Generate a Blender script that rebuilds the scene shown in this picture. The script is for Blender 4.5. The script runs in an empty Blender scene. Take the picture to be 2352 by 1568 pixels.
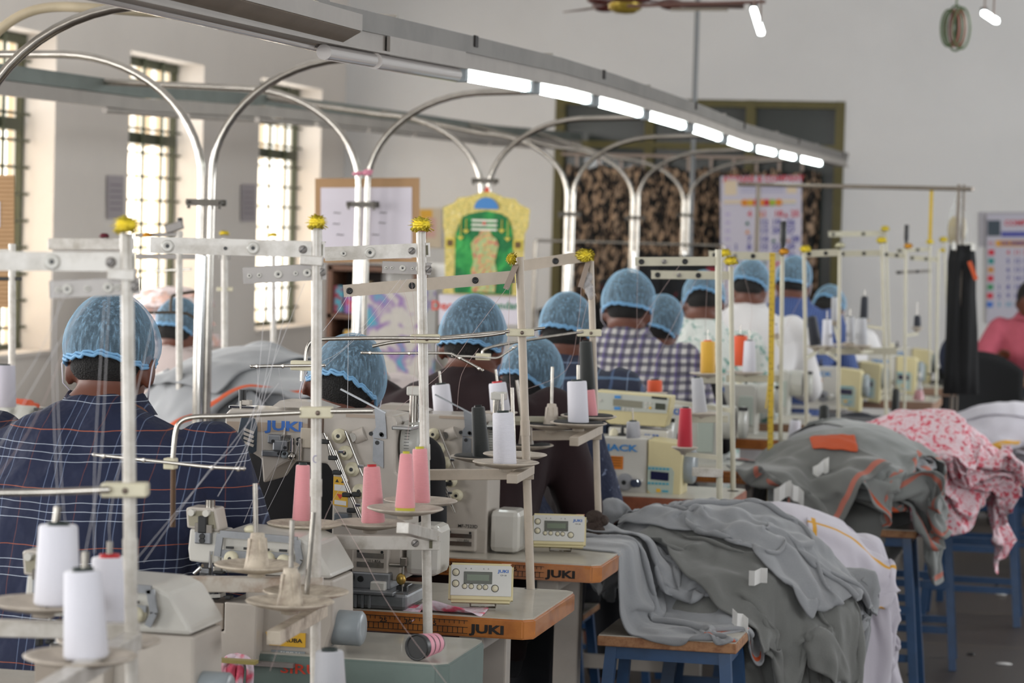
import bpy, bmesh, math, random
import numpy as np
from mathutils import Vector, Matrix, noise

# ------------------------------------------------------------------ camera, world, light, exposure
S = bpy.context.scene
COL = S.collection
PI = math.pi
F = 6000.0                                    # focal length in pixels of the 2352 px wide frame
CAM = Vector((0, 0, 1.5))
YAW, PITCH, ROLL = math.radians(12.44), math.radians(2.395), math.radians(1.6)
MROT = Matrix.Rotation(YAW, 3, 'Z') @ Matrix.Rotation(PI/2 - PITCH, 3, 'X') @ Matrix.Rotation(ROLL, 3, 'Z')
cd = bpy.data.cameras.new('camera'); cam = bpy.data.objects.new('camera', cd); COL.objects.link(cam)
cam.matrix_world = Matrix.Translation(CAM) @ MROT.to_4x4()
cd.sensor_width = 36; cd.lens = F/2352*36; cd.clip_start = .05; cd.clip_end = 200
cd.dof.use_dof = True; cd.dof.focus_distance = 5.2; cd.dof.aperture_fstop = 6.3
S.camera = cam
S.view_settings.view_transform = 'Standard'; S.view_settings.look = 'None'
S.view_settings.exposure = 0.85; S.view_settings.gamma = 1.0
S.view_settings.use_curve_mapping = False
w = bpy.data.worlds.new('world'); S.world = w; w.use_nodes = True
bg = w.node_tree.nodes['Background']; bg.inputs[0].default_value = (1.0, .985, .93, 1); bg.inputs[1].default_value = 1.3

def area(name, loc, direction, sx, sy, power, color=(1, 1, 1)):
    l = bpy.data.lights.new(name, 'AREA'); l.shape = 'RECTANGLE'; l.size = sx; l.size_y = sy
    l.energy = power; l.color = color
    o = bpy.data.objects.new(name, l); COL.objects.link(o); o.location = loc
    o.rotation_euler = Vector(direction).to_track_quat('-Z', 'Y').to_euler()
    return o
# daylight behind the left windows in view; nearer lamps inside the wall are added
for yy in (0.2, 2.7, 5.2, 7.7, 10.2, 12.9, 15.4, 18.0):
    area('window_and_fill_light', (-5.5 if yy < 12 else -5.9, yy, 1.65), (1, 0, -.1), 1.2, 1.6, 40 if yy < 10 else (50 if yy < 12 else 14), (.98, .98, .98))
area('rear_fill_light', (-1.2, -3.4, 2.2), (0, 1, -.08), 4.0, 2.4, 150, (.95, .98, 1))  # added fill behind the camera; the wall there has no door
area('window_and_fill_light', (4.3, 5, 1.9), (-1, .2, -.1), 4.0, 1.6, 60, (.95, .97, 1))  # added fill from the right, no window in that wall
area('window_and_fill_light', (4.3, 13, 1.9), (-1, .1, -.1), 5.0, 1.8, 165, (.93, .97, 1))  # added far fill to brighten the left and back walls

# ------------------------------------------------------------------ placing helpers
def W(px, py, z):
    return CAM + MROT @ Vector(((px-1176)/F, -(py-784)/F, -1))*z
def ray(px, py):
    return MROT @ Vector(((px-1176)/F, -(py-784)/F, -1))
def Wh(px, py, h):
    d = ray(px, py); return CAM + d*((h-1.5)/d.z)
def WX(px, py, X):
    d = ray(px, py); return CAM + d*(X/d.x)
def WY(px, py, Y):
    d = ray(px, py); return CAM + d*(Y/d.y)
FWD = Vector((-math.sin(YAW), math.cos(YAW), 0)); RGT = Vector((math.cos(YAW), math.sin(YAW), 0)); UP = Vector((0, 0, 1))

# ------------------------------------------------------------------ materials
MATS = {}
def lin(h):
    if isinstance(h, tuple): return h
    h = h.lstrip('#'); c = [int(h[i:i+2], 16)/255 for i in (0, 2, 4)]
    return tuple(x/12.92 if x <= .04045 else ((x+.055)/1.055)**2.4 for x in c)
class NT:
    def __init__(s, name):
        s.m = bpy.data.materials.new(name); s.m.use_nodes = True; s.t = s.m.node_tree
        s.b = s.t.nodes['Principled BSDF']; s.out = s.t.nodes['Material Output']
    def n(s, kind, **kw):
        x = s.t.nodes.new(kind)
        for k, v in kw.items():
            if k in x.inputs.keys(): x.inputs[k].default_value = v
            else: setattr(x, k, v)
        return x
    def l(s, a, b): s.t.links.new(a, b)
    def math(s, op, a, b=None, c=None):
        x = s.n('ShaderNodeMath', operation=op)
        for i, q in enumerate((a, b, c)):
            if q is None: continue
            if hasattr(q, 'links'): s.l(q, x.inputs[i])
            else: x.inputs[i].default_value = q
        return x.outputs[0]
    def mix(s, f, a, b, blend='MIX'):
        x = s.n('ShaderNodeMix', data_type='RGBA', blend_type=blend)
        for i, q in ((0, f), (6, a), (7, b)):
            if hasattr(q, 'links'): s.l(q, x.inputs[i])
            elif i == 0: x.inputs[0].default_value = q
            else: x.inputs[i].default_value = (*lin(q), 1)
        return x.outputs[2]
    def coord(s, scale=(1, 1, 1), kind='Object', rot=(0, 0, 0)):
        t = s.n('ShaderNodeTexCoord'); m = s.n('ShaderNodeMapping'); m.inputs['Scale'].default_value = scale
        m.inputs['Rotation'].default_value = rot
        s.l(t.outputs[kind], m.inputs[0]); return m.outputs[0]
    def noise(s, sc, scale=(1, 1, 1), detail=3, rough=.5, dist=0):
        x = s.n('ShaderNodeTexNoise'); x.inputs['Scale'].default_value = sc; x.inputs['Detail'].default_value = detail
        x.inputs['Roughness'].default_value = rough; x.inputs['Distortion'].default_value = dist
        s.l(s.coord(scale), x.inputs['Vector']); return x.outputs[0]
    def ramp(s, f, stops, const=False):
        r = s.n('ShaderNodeValToRGB'); e = r.color_ramp.elements
        if const: r.color_ramp.interpolation = 'CONSTANT'
        while len(e) < len(stops): e.new(.5)
        for i, (p, c) in enumerate(stops):
            e[i].position = p; e[i].color = (*lin(c), 1)
        s.l(f, r.inputs[0]); return r.outputs[0]
    def bump(s, h, d=.1, st=.5):
        b = s.n('ShaderNodeBump'); b.inputs['Strength'].default_value = st; b.inputs['Distance'].default_value = d
        s.l(h, b.inputs['Height']); s.l(b.outputs[0], s.b.inputs['Normal'])
def mat(name, col, rough=.5, metal=0, var=0, vs=12, bump=0, bs=80, em=0, alpha=1, trans=0, coat=0, dirt=None):
    if name in MATS: return MATS[name]
    t = NT(name); c = (*lin(col), 1)
    b = t.b; b.inputs['Base Color'].default_value = c; b.inputs['Roughness'].default_value = rough
    b.inputs['Metallic'].default_value = metal
    if var:
        d = lin(dirt) if dirt else tuple(x*(1-var) for x in lin(col))
        f = t.noise(vs, detail=5, rough=.65)
        r = t.n('ShaderNodeMapRange'); r.inputs[1].default_value = .42; r.inputs[2].default_value = .75
        t.l(f, r.inputs[0])
        t.l(t.mix(r.outputs[0], lin(col), d), b.inputs['Base Color'])
    if bump: t.bump(t.noise(bs, detail=2), bump, .6)
    if em:
        b.inputs['Emission Color'].default_value = c; b.inputs['Emission Strength'].default_value = em
    if alpha < 1: b.inputs['Alpha'].default_value = alpha
    if trans: b.inputs['Transmission Weight'].default_value = trans
    if coat: b.inputs['Coat Weight'].default_value = coat
    MATS[name] = t.m; return t.m
def plaid(name, base, lines, rough=.8, rot=0):
    """lines: (axis 'x'/'z', period, offset, width, colour, strength)"""
    t = NT(name); co = t.coord(rot=(0, rot, 0)); sep = t.n('ShaderNodeSeparateXYZ')
    wob = t.n('ShaderNodeTexNoise'); wob.inputs['Scale'].default_value = 9; t.l(co, wob.inputs['Vector'])
    v = t.n('ShaderNodeVectorMath', operation='MULTIPLY_ADD'); v.inputs[1].default_value = (.014, .014, .014)
    t.l(wob.outputs['Color'], v.inputs[0]); t.l(co, v.inputs[2]); t.l(v.outputs[0], sep.inputs[0])
    cur = t.mix(t.noise(30, detail=4), base, tuple(x*.75 for x in lin(base)))
    for ax, per, off, wd, colr, st in lines:
        src = sep.outputs['X' if ax == 'x' else 'Z']
        q = t.math('ADD', src, 10+off)
        q = t.math('MODULO', q, per); q = t.math('LESS_THAN', q, wd); q = t.math('MULTIPLY', q, st)
        cur = t.mix(q, cur, colr)
    t.l(cur, t.b.inputs['Base Color']); t.b.inputs['Roughness'].default_value = rough
    t.bump(t.noise(14, detail=3), .03, .5)
    MATS[name] = t.m; return t.m
def blotch(name, base, col, sc=14, th=.55, scale=(1, 1, 1), rough=.85, col2=None, soft=.04, dist=.6):
    t = NT(name); f = t.noise(sc, scale, detail=2.5, dist=dist)
    st = [(0, base), (th-soft, base), (th+soft, col)]
    if col2: st.append((th+.12, col2))
    t.l(t.ramp(f, st), t.b.inputs['Base Color']); t.b.inputs['Roughness'].default_value = rough
    t.bump(t.noise(35, detail=3), .02, .5)
    MATS[name] = t.m; return t.m

WALL = mat('painted_wall', '#DBDAD9', .9, var=.06, vs=1.2, bump=.004, bs=60)
WALLL = mat('painted_wall_warm', '#E2DAD2', .9, var=.06, vs=1.2)
CREAM = mat('machine_cream', '#B5ADA3', .35, var=.12, vs=9, coat=.2)
WHITEM = mat('machine_white', '#C4C1B9', .3, var=.08, vs=9, coat=.3)
YCREAM = mat('yellowed_plastic', '#CBBF93', .45, var=.1, vs=8)
STAND = mat('stand_enamel', '#C7C2BA', .35, var=.12, vs=25, coat=.2, dirt='#9E9689')
STANDB = mat('stand_beige', '#B5A898', .45, var=.15, vs=25)
GREYST = mat('grey_bracket', '#8F8A86', .4, metal=.3, var=.2, vs=20)
PLAST = mat('clamp_plastic', '#D0C9AE', .45, var=.12, vs=20)
STEEL = mat('steel_rod', '#A9A49C', .25, metal=1, var=.35, vs=40)
CHROME = mat('chrome', '#D8DADA', .12, metal=1)
CHROMED = mat('worn_chrome', '#BDB8B0', .2, metal=1, var=.3, vs=12)
ALU = mat('aluminium_casting', '#8D8F92', .38, metal=.8, var=.3, vs=18)
DARK = mat('black_plastic', '#0F1011', .45)
RUB = mat('rubber_pad', '#2A2A29', .8, var=.25, vs=60)
DISH = mat('spool_dish', '#BDB2A4', .55, var=.3, vs=22, dirt='#8E8378')
DUSTY = mat('dusty_dish', '#C4B8A6', .7, var=.4, vs=30, dirt='#7D6E60')
GALV = mat('galvanised_channel', '#6E6A65', .5, metal=.2, var=.3, vs=4)
WCH = mat('white_trunking', '#979089', .5, var=.15, vs=6)
TUBEON = mat('lit_tube', '#F3FFFC', .3, em=7)
TUBEOFF = mat('tube_glass_unlit', '#C3BEBB', .15, coat=.5)
WOODE = mat('varnished_wood_edge', '#B56F2E', .3, var=.3, vs=14, coat=.5, dirt='#8A4A1B')
RAWW = mat('raw_board_edge', '#A57A57', .8, var=.4, vs=50, dirt='#6B3E28')
LAM = mat('worktop_laminate', '#B9B3A6', .35, var=.14, vs=30, coat=.25)
GLAM = mat('grey_green_steel', '#6F7C79', .35, var=.12, vs=9)
BLUEP = mat('blue_painted_steel', '#22466E', .4, var=.25, vs=20)
GREYD = mat('grey_motor', '#8E969A', .35, var=.1)
JBLUE = mat('logo_blue', '#2E63AE', .5); JCYAN = mat('logo_light_blue', '#3F86C4', .5)
BLACKI = mat('black_ink', '#1B1410', .7); REDI = mat('red_ink', '#C8412B', .6)
SKIN = mat('skin', '#5E3424', .55, var=.15, vs=10); HAIR = mat('dark_hair', '#12100F', .8, bump=.02, bs=300)
PAPER = mat('white_paper', '#CFC9D2', .8); CARD = mat('cardboard', '#A88662', .85, var=.1, vs=10)
LABELW = mat('label_white', '#D6D5D2', .6)
YELL = mat('yellow_label', '#D9A92C', .5); ORL = mat('orange_label', '#C87422', .5)
GLASSD = mat('dark_window_glass', '#2E3430', .15, coat=.3); LCD = mat('lcd_grey', '#4A4D42', .2, coat=.3)
LCDB = mat('lcd_dark_blue', '#1B1C3C', .2, coat=.3); TEALK = mat('teal_keys', '#4E9AAE', .5)
OLIVE = mat('olive_frame', '#5C5426', .5, var=.2)
def floor_mat():
    t = NT('stone_floor'); br = t.n('ShaderNodeTexBrick'); br.offset = 0
    br.inputs['Scale'].default_value = 1; br.inputs['Brick Width'].default_value = .9; br.inputs['Row Height'].default_value = .9
    br.inputs['Mortar Size'].default_value = .006; br.inputs['Color1'].default_value = (*lin('#463E38'), 1)
    br.inputs['Color2'].default_value = (*lin('#423A35'), 1); br.inputs['Mortar'].default_value = (*lin('#655942'), 1)
    t.l(t.coord(), br.inputs['Vector'])
    c = t.mix(t.noise(3, detail=6), br.outputs[0], '#322C28'); c2 = t.mix(.5, br.outputs[0], c)
    t.l(c2, t.b.inputs['Base Color']); t.b.inputs['Roughness'].default_value = .38
    return t.m
FLOOR = floor_mat()
def yarn(name, col):
    if name in MATS: return MATS[name]
    t = NT(name); wv = t.n('ShaderNodeTexWave', bands_direction='Z'); wv.inputs['Scale'].default_value = 160
    wv.inputs['Distortion'].default_value = 1.0; t.l(t.coord(), wv.inputs['Vector'])
    t.l(t.mix(wv.outputs['Fac'], col, tuple(x*.93 for x in lin(col))), t.b.inputs['Base Color']); t.b.inputs['Roughness'].default_value = .6
    t.b.inputs['Sheen Weight'].default_value = .3
    t.bump(wv.outputs['Fac'], .002, .3)
    MATS[name] = t.m; return t.m

# ------------------------------------------------------------------ mesh builder
TXT = {}
def text_geo(s, bold=0.0, res=2):
    k = (s, bold)
    if k not in TXT:
        cu = bpy.data.curves.new('t', 'FONT'); cu.body = s; cu.align_x = 'CENTER'; cu.align_y = 'CENTER'
        cu.size = 1; cu.offset = bold; cu.resolution_u = res; cu.fill_mode = 'BOTH'; cu.extrude = 0.004
        o = bpy.data.objects.new('t', cu); COL.objects.link(o)
        me = bpy.data.meshes.new_from_object(o)
        TXT[k] = ([v.co.copy() for v in me.vertices], [tuple(p.vertices) for p in me.polygons])
        bpy.data.objects.remove(o); bpy.data.curves.remove(cu); bpy.data.meshes.remove(me)
    return TXT[k]
BOXC = {}
class MB:
    def __init__(s, *mats): s.v = []; s.f = []; s.m = []; s.sm = []; s.mats = list(mats)
    def mi(s, m):
        if m is None: return 0
        if m not in s.mats: s.mats.append(m)
        return s.mats.index(m)
    def add(s, vs, fs, m=None, smooth=False, M=None):
        b = len(s.v); i = s.mi(m)
        s.v += [tuple(M @ Vector(v)) if M is not None else tuple(v) for v in vs]
        for f in fs: s.f.append(tuple(b+k for k in f)); s.m.append(i); s.sm.append(smooth)
        return s
    def bm(s, bm, m=None, smooth=False, M=None):
        bm.verts.index_update()
        s.add([v.co for v in bm.verts], [[v.index for v in f.verts] for f in bm.faces], m, smooth, M); bm.free(); return s
    def box(s, c, size, m=None, r=0, M=None):
        """box centred at c, bevel r"""
        r = min(r, min(size)*.49)
        k = tuple(round(x, 5) for x in size)+(round(r, 5),)
        if k not in BOXC:
            bm = bmesh.new(); bmesh.ops.create_cube(bm, size=1, matrix=Matrix.Diagonal((*size, 1)))
            if r > 0: bmesh.ops.bevel(bm, geom=bm.edges[:], offset=r, segments=2, affect='EDGES', profile=.5)
            bm.verts.index_update()
            BOXC[k] = ([v.co.copy() for v in bm.verts], [[v.index for v in f.verts] for f in bm.faces]); bm.free()
        vs, fs = BOXC[k]; c = Vector(c)
        return s.add([v+c for v in vs], fs, m, False, M)
    def bar(s, p0, p1, h, t, m=None, r=0, up=UP):
        """bar from p0 to p1, height h along up, thickness t"""
        p0 = Vector(p0); p1 = Vector(p1); d = p1-p0; L = d.length; x = d/L
        y = Vector(up).cross(x).normalized(); z = x.cross(y)
        M = Matrix((x, y, z)).transposed().to_4x4(); M.translation = (p0+p1)/2
        return s.box((0, 0, 0), (L, t, h), m, r, M)
    def tube(s, pts, r, m=None, n=10, cap=True, smooth=True):
        pts = [Vector(p) for p in pts]; N = len(pts)
        rs = r if isinstance(r, (list, tuple)) else [r]*N
        T = [(pts[min(i+1, N-1)]-pts[max(i-1, 0)]).normalized() for i in range(N)]
        a = T[0].orthogonal().normalized(); vs = []
        for i in range(N):
            a = (a - T[i]*a.dot(T[i])).normalized(); b = T[i].cross(a)
            for k in range(n):
                an = 2*PI*k/n; vs.append(pts[i]+(a*math.cos(an)+b*math.sin(an))*rs[i])
        fs = [(i*n+k, i*n+(k+1) % n, (i+1)*n+(k+1) % n, (i+1)*n+k) for i in range(N-1) for k in range(n)]
        s.add(vs, fs, m, smooth)
        if cap: s.add(vs[:n], [tuple(range(n))[::-1]], m); s.add(vs[-n:], [tuple(range(n))], m)
        return s
    def lathe(s, prof, M=None, m=None, n=28, smooth=True):
        vs = []; N = len(prof)
        for r, z in prof:
            for k in range(n): an = 2*PI*k/n; vs.append((r*math.cos(an), r*math.sin(an), z))
        fs = [(i*n+k, i*n+(k+1) % n, (i+1)*n+(k+1) % n, (i+1)*n+k) for i in range(N-1) for k in range(n)]
        s.add(vs, fs, m, smooth, M)
        for i, fl in ((0, True), (N-1, False)):
            if prof[i][0] > 1e-6:
                c = tuple(range(i*n, i*n+n)); c = c[::-1] if fl else c
                s.add([vs[k] for k in c], [tuple(range(n))], m, False, M)
        return s
    def sphere(s, c, r, m=None, n=16, k=10, M=None):
        r = (r, r, r) if not isinstance(r, (tuple, list)) else r; vs = []; c = Vector(c)
        for i in range(k+1):
            th = PI*i/k
            for j in range(n):
                a = 2*PI*j/n; vs.append(c+Vector((r[0]*math.sin(th)*math.cos(a), r[1]*math.sin(th)*math.sin(a), r[2]*math.cos(th))))
        fs = [(i*n+j, (i+1)*n+j, (i+1)*n+(j+1) % n, i*n+(j+1) % n) for i in range(k) for j in range(n)]
        return s.add(vs, fs, m, True, M)
    def prism(s, poly, y0, y1, m=None, r=0, M=None, smooth=False):
        """poly in local XZ, extruded along Y"""
        bm = bmesh.new(); vs = [bm.verts.new((x, y0, z)) for x, z in poly]; f = bm.faces.new(vs)
        e = bmesh.ops.extrude_face_region(bm, geom=[f])
        for v in e['geom']:
            if isinstance(v, bmesh.types.BMVert): v.co.y = y1
        bmesh.ops.recalc_face_normals(bm, faces=bm.faces)
        if r: bmesh.ops.bevel(bm, geom=bm.edges[:], offset=r, segments=2, affect='EDGES', profile=.5)
        return s.bm(bm, m, smooth, M)
    def text(s, t, size, M, m=None, bold=0.02, sx=1):
        vs, fs = text_geo(t, bold)
        return s.add([(v.x*size*sx, v.y*size, v.z*size) for v in vs], fs, m, False, M)
    def build(s, name, parent=None, world=False, label=None, smooth_angle=None):
        me = bpy.data.meshes.new(name)
        vs = s.v
        if world and parent is not None:
            inv = MW(parent).inverted(); vs = [tuple(inv @ Vector(v)) for v in s.v]
        me.from_pydata(vs, [], s.f)
        for m in s.mats: me.materials.append(m)
        if s.f:
            me.polygons.foreach_set('material_index', s.m); me.polygons.foreach_set('use_smooth', s.sm)
        me.update()
        o = bpy.data.objects.new(name, me); COL.objects.link(o)
        if parent: o.parent = parent
        if label: o['label'] = label
        return o
def MW(o):
    m = o.matrix_basis
    while o.parent: o = o.parent; m = o.matrix_basis @ m
    return m
def thing(name, label, cat, loc=(0, 0, 0), rz=0, group=None):
    o = bpy.data.objects.new(name, None); COL.objects.link(o); o.empty_display_size = .05
    o.location = loc; o.rotation_euler = (0, 0, rz); tag(o, label, cat, group); return o
def tag(o, label=None, cat=None, group=None, kind=None):
    if label: o['label'] = label
    if cat: o['category'] = cat
    if group: o['group'] = group
    if kind: o['kind'] = kind
    return o
def solo(mb, name, label, cat, group=None, kind=None, org=None):
    """one mesh thing; org moves its origin"""
    if org is not None:
        org = Vector(org); mb.v = [tuple(Vector(v)-org) for v in mb.v]
    o = mb.build(name); tag(o, label, cat, group, kind)
    if org is not None: o.location = org
    return o
def struct(mb, name, parent=None):
    o = mb.build(name, parent)
    if parent is None: o['kind'] = 'structure'
    return o
def copy_tree(o, parent=None):
    c = o.copy(); COL.objects.link(c)
    if parent: c.parent = parent
    for ch in list(o.children): copy_tree(ch, c)
    return c
def FR(o, x, z):
    """frame with local X=x, local Z=z"""
    x = Vector(x).normalized(); z = Vector(z); z = (z-x*z.dot(x)).normalized(); y = z.cross(x)
    M = Matrix((x, y, z)).transposed().to_4x4(); M.translation = Vector(o); return M
def AX(o, z):
    z = Vector(z).normalized(); return FR(o, z.orthogonal(), z)
def TF(o, x=(1, 0, 0), up=(0, 0, 1)):
    """text frame: letters run along x, upright along up"""
    x = Vector(x).normalized(); up = Vector(up).normalized(); return FR(o, x, x.cross(up))
def arc(c, a, b, r0, r1, t0, t1, n=12):
    c = Vector(c); a = Vector(a); b = Vector(b)
    return [c+a*(r0*math.cos(t0+(t1-t0)*i/n))+b*(r1*math.sin(t0+(t1-t0)*i/n)) for i in range(n+1)]
def smoothpath(P, n=6):
    P = [Vector(p) for p in P]; out = []
    for i in range(len(P)-1):
        p0 = P[max(i-1, 0)]; p1 = P[i]; p2 = P[i+1]; p3 = P[min(i+2, len(P)-1)]
        for k in range(n):
            t = k/n
            out.append(.5*((2*p1)+(p2-p0)*t+(2*p0-5*p1+4*p2-p3)*t*t+(3*p1-p0-3*p2+p3)*t**3))
    out.append(P[-1]); return out
# ------------------------------------------------------------------ room shell
XL, XR, YB, YF, HC = -5.64, 4.5, 19.4, -4.0, 4.2
o = struct(MB(FLOOR).box(((XL+XR)/2, (YF+YB)/2, -.05), (XR-XL+.6, YB-YF+.6, .1)), 'floor')
struct(MB(WALL).box(((XL+XR)/2, (YF+YB)/2, HC+.05), (XR-XL+.6, YB-YF+.6, .1)), 'ceiling')
struct(MB(WALL).box((XR+.12, (YF+YB)/2, HC/2), (.24, YB-YF, HC)), 'wall_right')
struct(MB(WALL).box(((XL+XR)/2, YF-.12, HC/2), (XR-XL+.5, .24, HC)), 'wall_front')
WZ0, WZ1 = .75, 2.52
wins = [(4.75, 6.1), (7.25, 8.6), (9.75, 11.1), (12.28, 13.64), (14.78, 16.11), (17.29, 18.76)]
mb = MB(WALLL); T = .26; y = YF
for a, b in wins+[(YB+.24, None)]:
    mb.box((XL-T/2, (y+a)/2, HC/2), (T, a-y, HC))
    if b: mb.box((XL-T/2, (a+b)/2, WZ0/2), (T, b-a, WZ0)); mb.box((XL-T/2, (a+b)/2, (HC+WZ1)/2), (T, b-a, HC-WZ1))
    y = b
struct(mb, 'wall_left')
# back wall with the wide dark window
BX0, BX1, BZ0, BZ1 = -3.99, -1.81, .9, 2.53
mb = MB(WALL)
mb.box(((XL-.3+BX0)/2, YB+.12, HC/2), (BX0-XL+.3, .24, HC)); mb.box(((XR+.24+BX1)/2, YB+.12, HC/2), (XR+.24-BX1, .24, HC))
mb.box(((BX0+BX1)/2, YB+.12, BZ0/2), (BX1-BX0, .24, BZ0)); mb.box(((BX0+BX1)/2, YB+.12, (BZ1+HC)/2), (BX1-BX0, .24, HC-BZ1))
struct(mb, 'wall_back')
struct(MB(WALL).box(((XL+XR)/2, YB-.01, .06), (XR-XL, .02, .12)), 'baseboard_back')

GRN = mat('green_window_frame', '#4F5340', .6, var=.2)
def pane_mat():
    t = NT('frosted_pane'); tr = t.n('ShaderNodeBsdfTranslucent'); tp = t.n('ShaderNodeBsdfTransparent')
    wv = t.n('ShaderNodeTexWave', bands_direction='Y'); wv.inputs['Scale'].default_value = 1.75; wv.inputs['Distortion'].default_value = .3
    t.l(t.coord(), wv.inputs['Vector'])
    t.l(t.ramp(wv.outputs['Fac'], [(0, '#FFFFFF'), (.5, '#F6F0E2'), (.7, '#E0CDB4')]), tr.inputs['Color'])
    mx = t.n('ShaderNodeMixShader'); mx.inputs[0].default_value = .12
    t.l(tr.outputs[0], mx.inputs[1]); t.l(tp.outputs[0], mx.inputs[2]); t.l(mx.outputs[0], t.out.inputs[0]); return t.m
PANE = pane_mat()
for i, (a, b) in enumerate(wins):
    fr = struct(MB(GRN), f'window_{i+1}')
    mb = MB(GRN); xx = XL-.2; W_ = b-a
    for yy in (a+.02, b-.02): mb.box((xx, yy, (WZ0+WZ1)/2), (.035, .04, WZ1-WZ0))
    for zz in (WZ0+.03, WZ1-.03): mb.box((xx, (a+b)/2, zz), (.05, W_, .05))
    mb.box((xx+.003, (a+b)/2, 2.02), (.05, W_-.1, .07))
    mb.build('window_frame', fr)
    g = MB(GRN)
    for k in range(1, 4): g.tube([(xx+.04, a+W_*k/4, WZ0), (xx+.04, a+W_*k/4, WZ1)], .013, n=6)
    for k in range(1, 12): g.tube([(xx+.045, a, WZ0+(WZ1-WZ0)*k/12), (xx+.045, b, WZ0+(WZ1-WZ0)*k/12)], .009, n=6)
    g.build('grille', fr)
    MB(PANE).box((xx-.03, (a+b)/2, (WZ0+WZ1)/2), (.006, W_-.08, WZ1-WZ0-.08)).build('pane', fr)
    MB(WALLL).box((XL-.1, (a+b)/2, WZ0+.012), (.24, W_, .024)).build('window_sill', fr)

fr = struct(MB(OLIVE), 'window_7')
mb = MB(OLIVE); cx = (BX0+BX1)/2; yy = YB+.03
for xx in (BX0+.035, BX0+.72, BX0+1.48, BX1-.035): mb.box((xx, yy, (BZ0+BZ1)/2), (.07, .08, BZ1-BZ0))
for zz in (BZ0+.03, 2.18, BZ1-.03): mb.box((cx, yy, zz), (BX1-BX0, .07, .05))
mb.build('window_frame', fr)
MB(GLASSD).box((cx, YB+.07, (BZ0+BZ1)/2), (BX1-BX0, .01, BZ1-BZ0)).build('pane', fr)
mb = MB(mat('louvre_grey', '#4C5550', .5))
for k in range(5): mb.bar((BX0+.1, YB+.1, 2.22+k*.06), (BX1-.1, YB+.1, 2.22+k*.06), .012, .05)
mb.build('louvres', fr)
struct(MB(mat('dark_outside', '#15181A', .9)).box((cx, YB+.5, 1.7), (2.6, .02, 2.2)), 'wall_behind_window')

# curtain with its rail
def camo():
    t = NT('leaf_print_cloth')
    f = t.noise(24, (1.25, 1, .6), detail=2, dist=.8); g = t.noise(17, (1.6, 1, .8), detail=2, dist=.5)
    a = t.ramp(f, [(0, '#1B1A18'), (.47, '#1B1A18'), (.52, '#5B4A3C'), (.56, '#A58B72'), (.68, '#B79A80')])
    b = t.ramp(g, [(0, '#33191B'), (.38, '#2A1517'), (.46, '#FFFFFF'), (1, '#FFFFFF')])
    t.l(t.mix(1.0, a, b, 'MULTIPLY'), t.b.inputs['Base Color']); t.b.inputs['Roughness'].default_value = .9; return t.m
CAMO = camo()
ct = thing('curtain', 'dark leaf-patterned curtain hanging across the dark back window', 'curtain', (-2.95, YB-.06, 0))
mb = MB(CAMO)
def wavy(mb, x0, x1, z0, z1, amp=.018, per=.09, nx=160, nz=16, y0=0, top=0):
    vs = []; nx1 = nx+1
    for j in range(nz+1):
        for i in range(nx1):
            x = x0+(x1-x0)*i/nx; z = z0+(z1-z0)*j/nz
            zz = z - (top*abs(math.sin(PI*(x-x0)/.26))*.5 if j == nz else 0)
            vs.append((x, y0+amp*math.sin(2*PI*x/per+math.sin(x*5)*1.3)*(1.1-.5*j/nz), zz))
    mb.add(vs, [(j*nx1+i, j*nx1+i+1, (j+1)*nx1+i+1, (j+1)*nx1+i) for j in range(nz) for i in range(nx)], smooth=True)
wavy(mb, -.93, .98, .55, 2.03, top=.08)
mb.build('cloth', ct)
mb = MB(mat('rail_beige', '#A5958A', .6)); mb.tube([(-.98, .03, 2.1), (1.02, .03, 2.1)], .013)
for k in range(11): mb.bar((-.86+k*.17, .02, 2.09), (-.86+k*.17, .02, 1.98), .02, .008, up=(1, 0, 0))
mb.build('curtain_rail', ct)

# ------------------------------------------------------------------ overhead light trusses on chrome arch poles
def truss_path(pts, X): return [WX(px, py, X) for px, py in pts]
def ypx(px, X, py=200): return WX(px, py, X).y
RT = -1.63
top = truss_path([(700, -6), (840, 28), (1070, 82), (1277, 132), (1400, 170), (1600, 240), (1700, 282), (1940, 352)], RT)
def at_y(path, y):
    for a, b in zip(path, path[1:]):
        if y <= b.y or b is path[-1]:
            t = (y-a.y)/(b.y-a.y); return a+(b-a)*t
lt = thing('light_truss', 'bright overhead light rail running down over the right machine line, tubes lit', 'light fixture', (RT, 10, 1.9))
first = top[0]; path = [first+Vector((0, -1.6, -.02))]+top
mb = MB(GALV)
for a, b in zip(path, path[1:]):
    mb.bar(a-Vector((0, 0, .024)), b-Vector((0, 0, .024)), .046, .045)
mb.build('channel', lt, True)
mb = MB(WCH)
for a, b in zip(path, path[1:]):
    mb.bar(a-Vector((0, 0, .066)), b-Vector((0, 0, .066)), .038, .034)
    mb.bar(a-Vector((0, 0, .088)), b-Vector((0, 0, .088)), .006, .07)
mb.build('trunking', lt, True)
for k, px in enumerate((1072, 1372, 1588, 1702, 1830, 1935)):
    p = at_y(top, ypx(px, RT, 200)); MB(BLACKI).box(p+Vector((.024, -.01, -.014)), (.006, .035, .03)).build('channel_joint', lt, True)
for a, b in [(1045, 1207), (1216, 1347), (1356, 1467), (1476, 1568), (1580, 1652), (1661, 1722), (1729, 1779), (1784, 1825), (1833, 1886)]:
    pa = at_y(top, ypx(a, RT)); pb = at_y(top, ypx(b, RT)); off = Vector((0.01, 0, -.106)); L_ = (pb-pa).normalized(); pa = pa+L_*.035; pb = pb-L_*.05
    tb = MB(TUBEON).tube([pa+off, pb+off], .016, n=12).build('lit_tube', lt, True)
    MB(GREYD).box(pb+off+L_*.022, (.036, .036, .038), r=.004).box(pa+off-L_*.018, (.036, .028, .038), r=.004).build('end_cap', tb, True)
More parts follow.
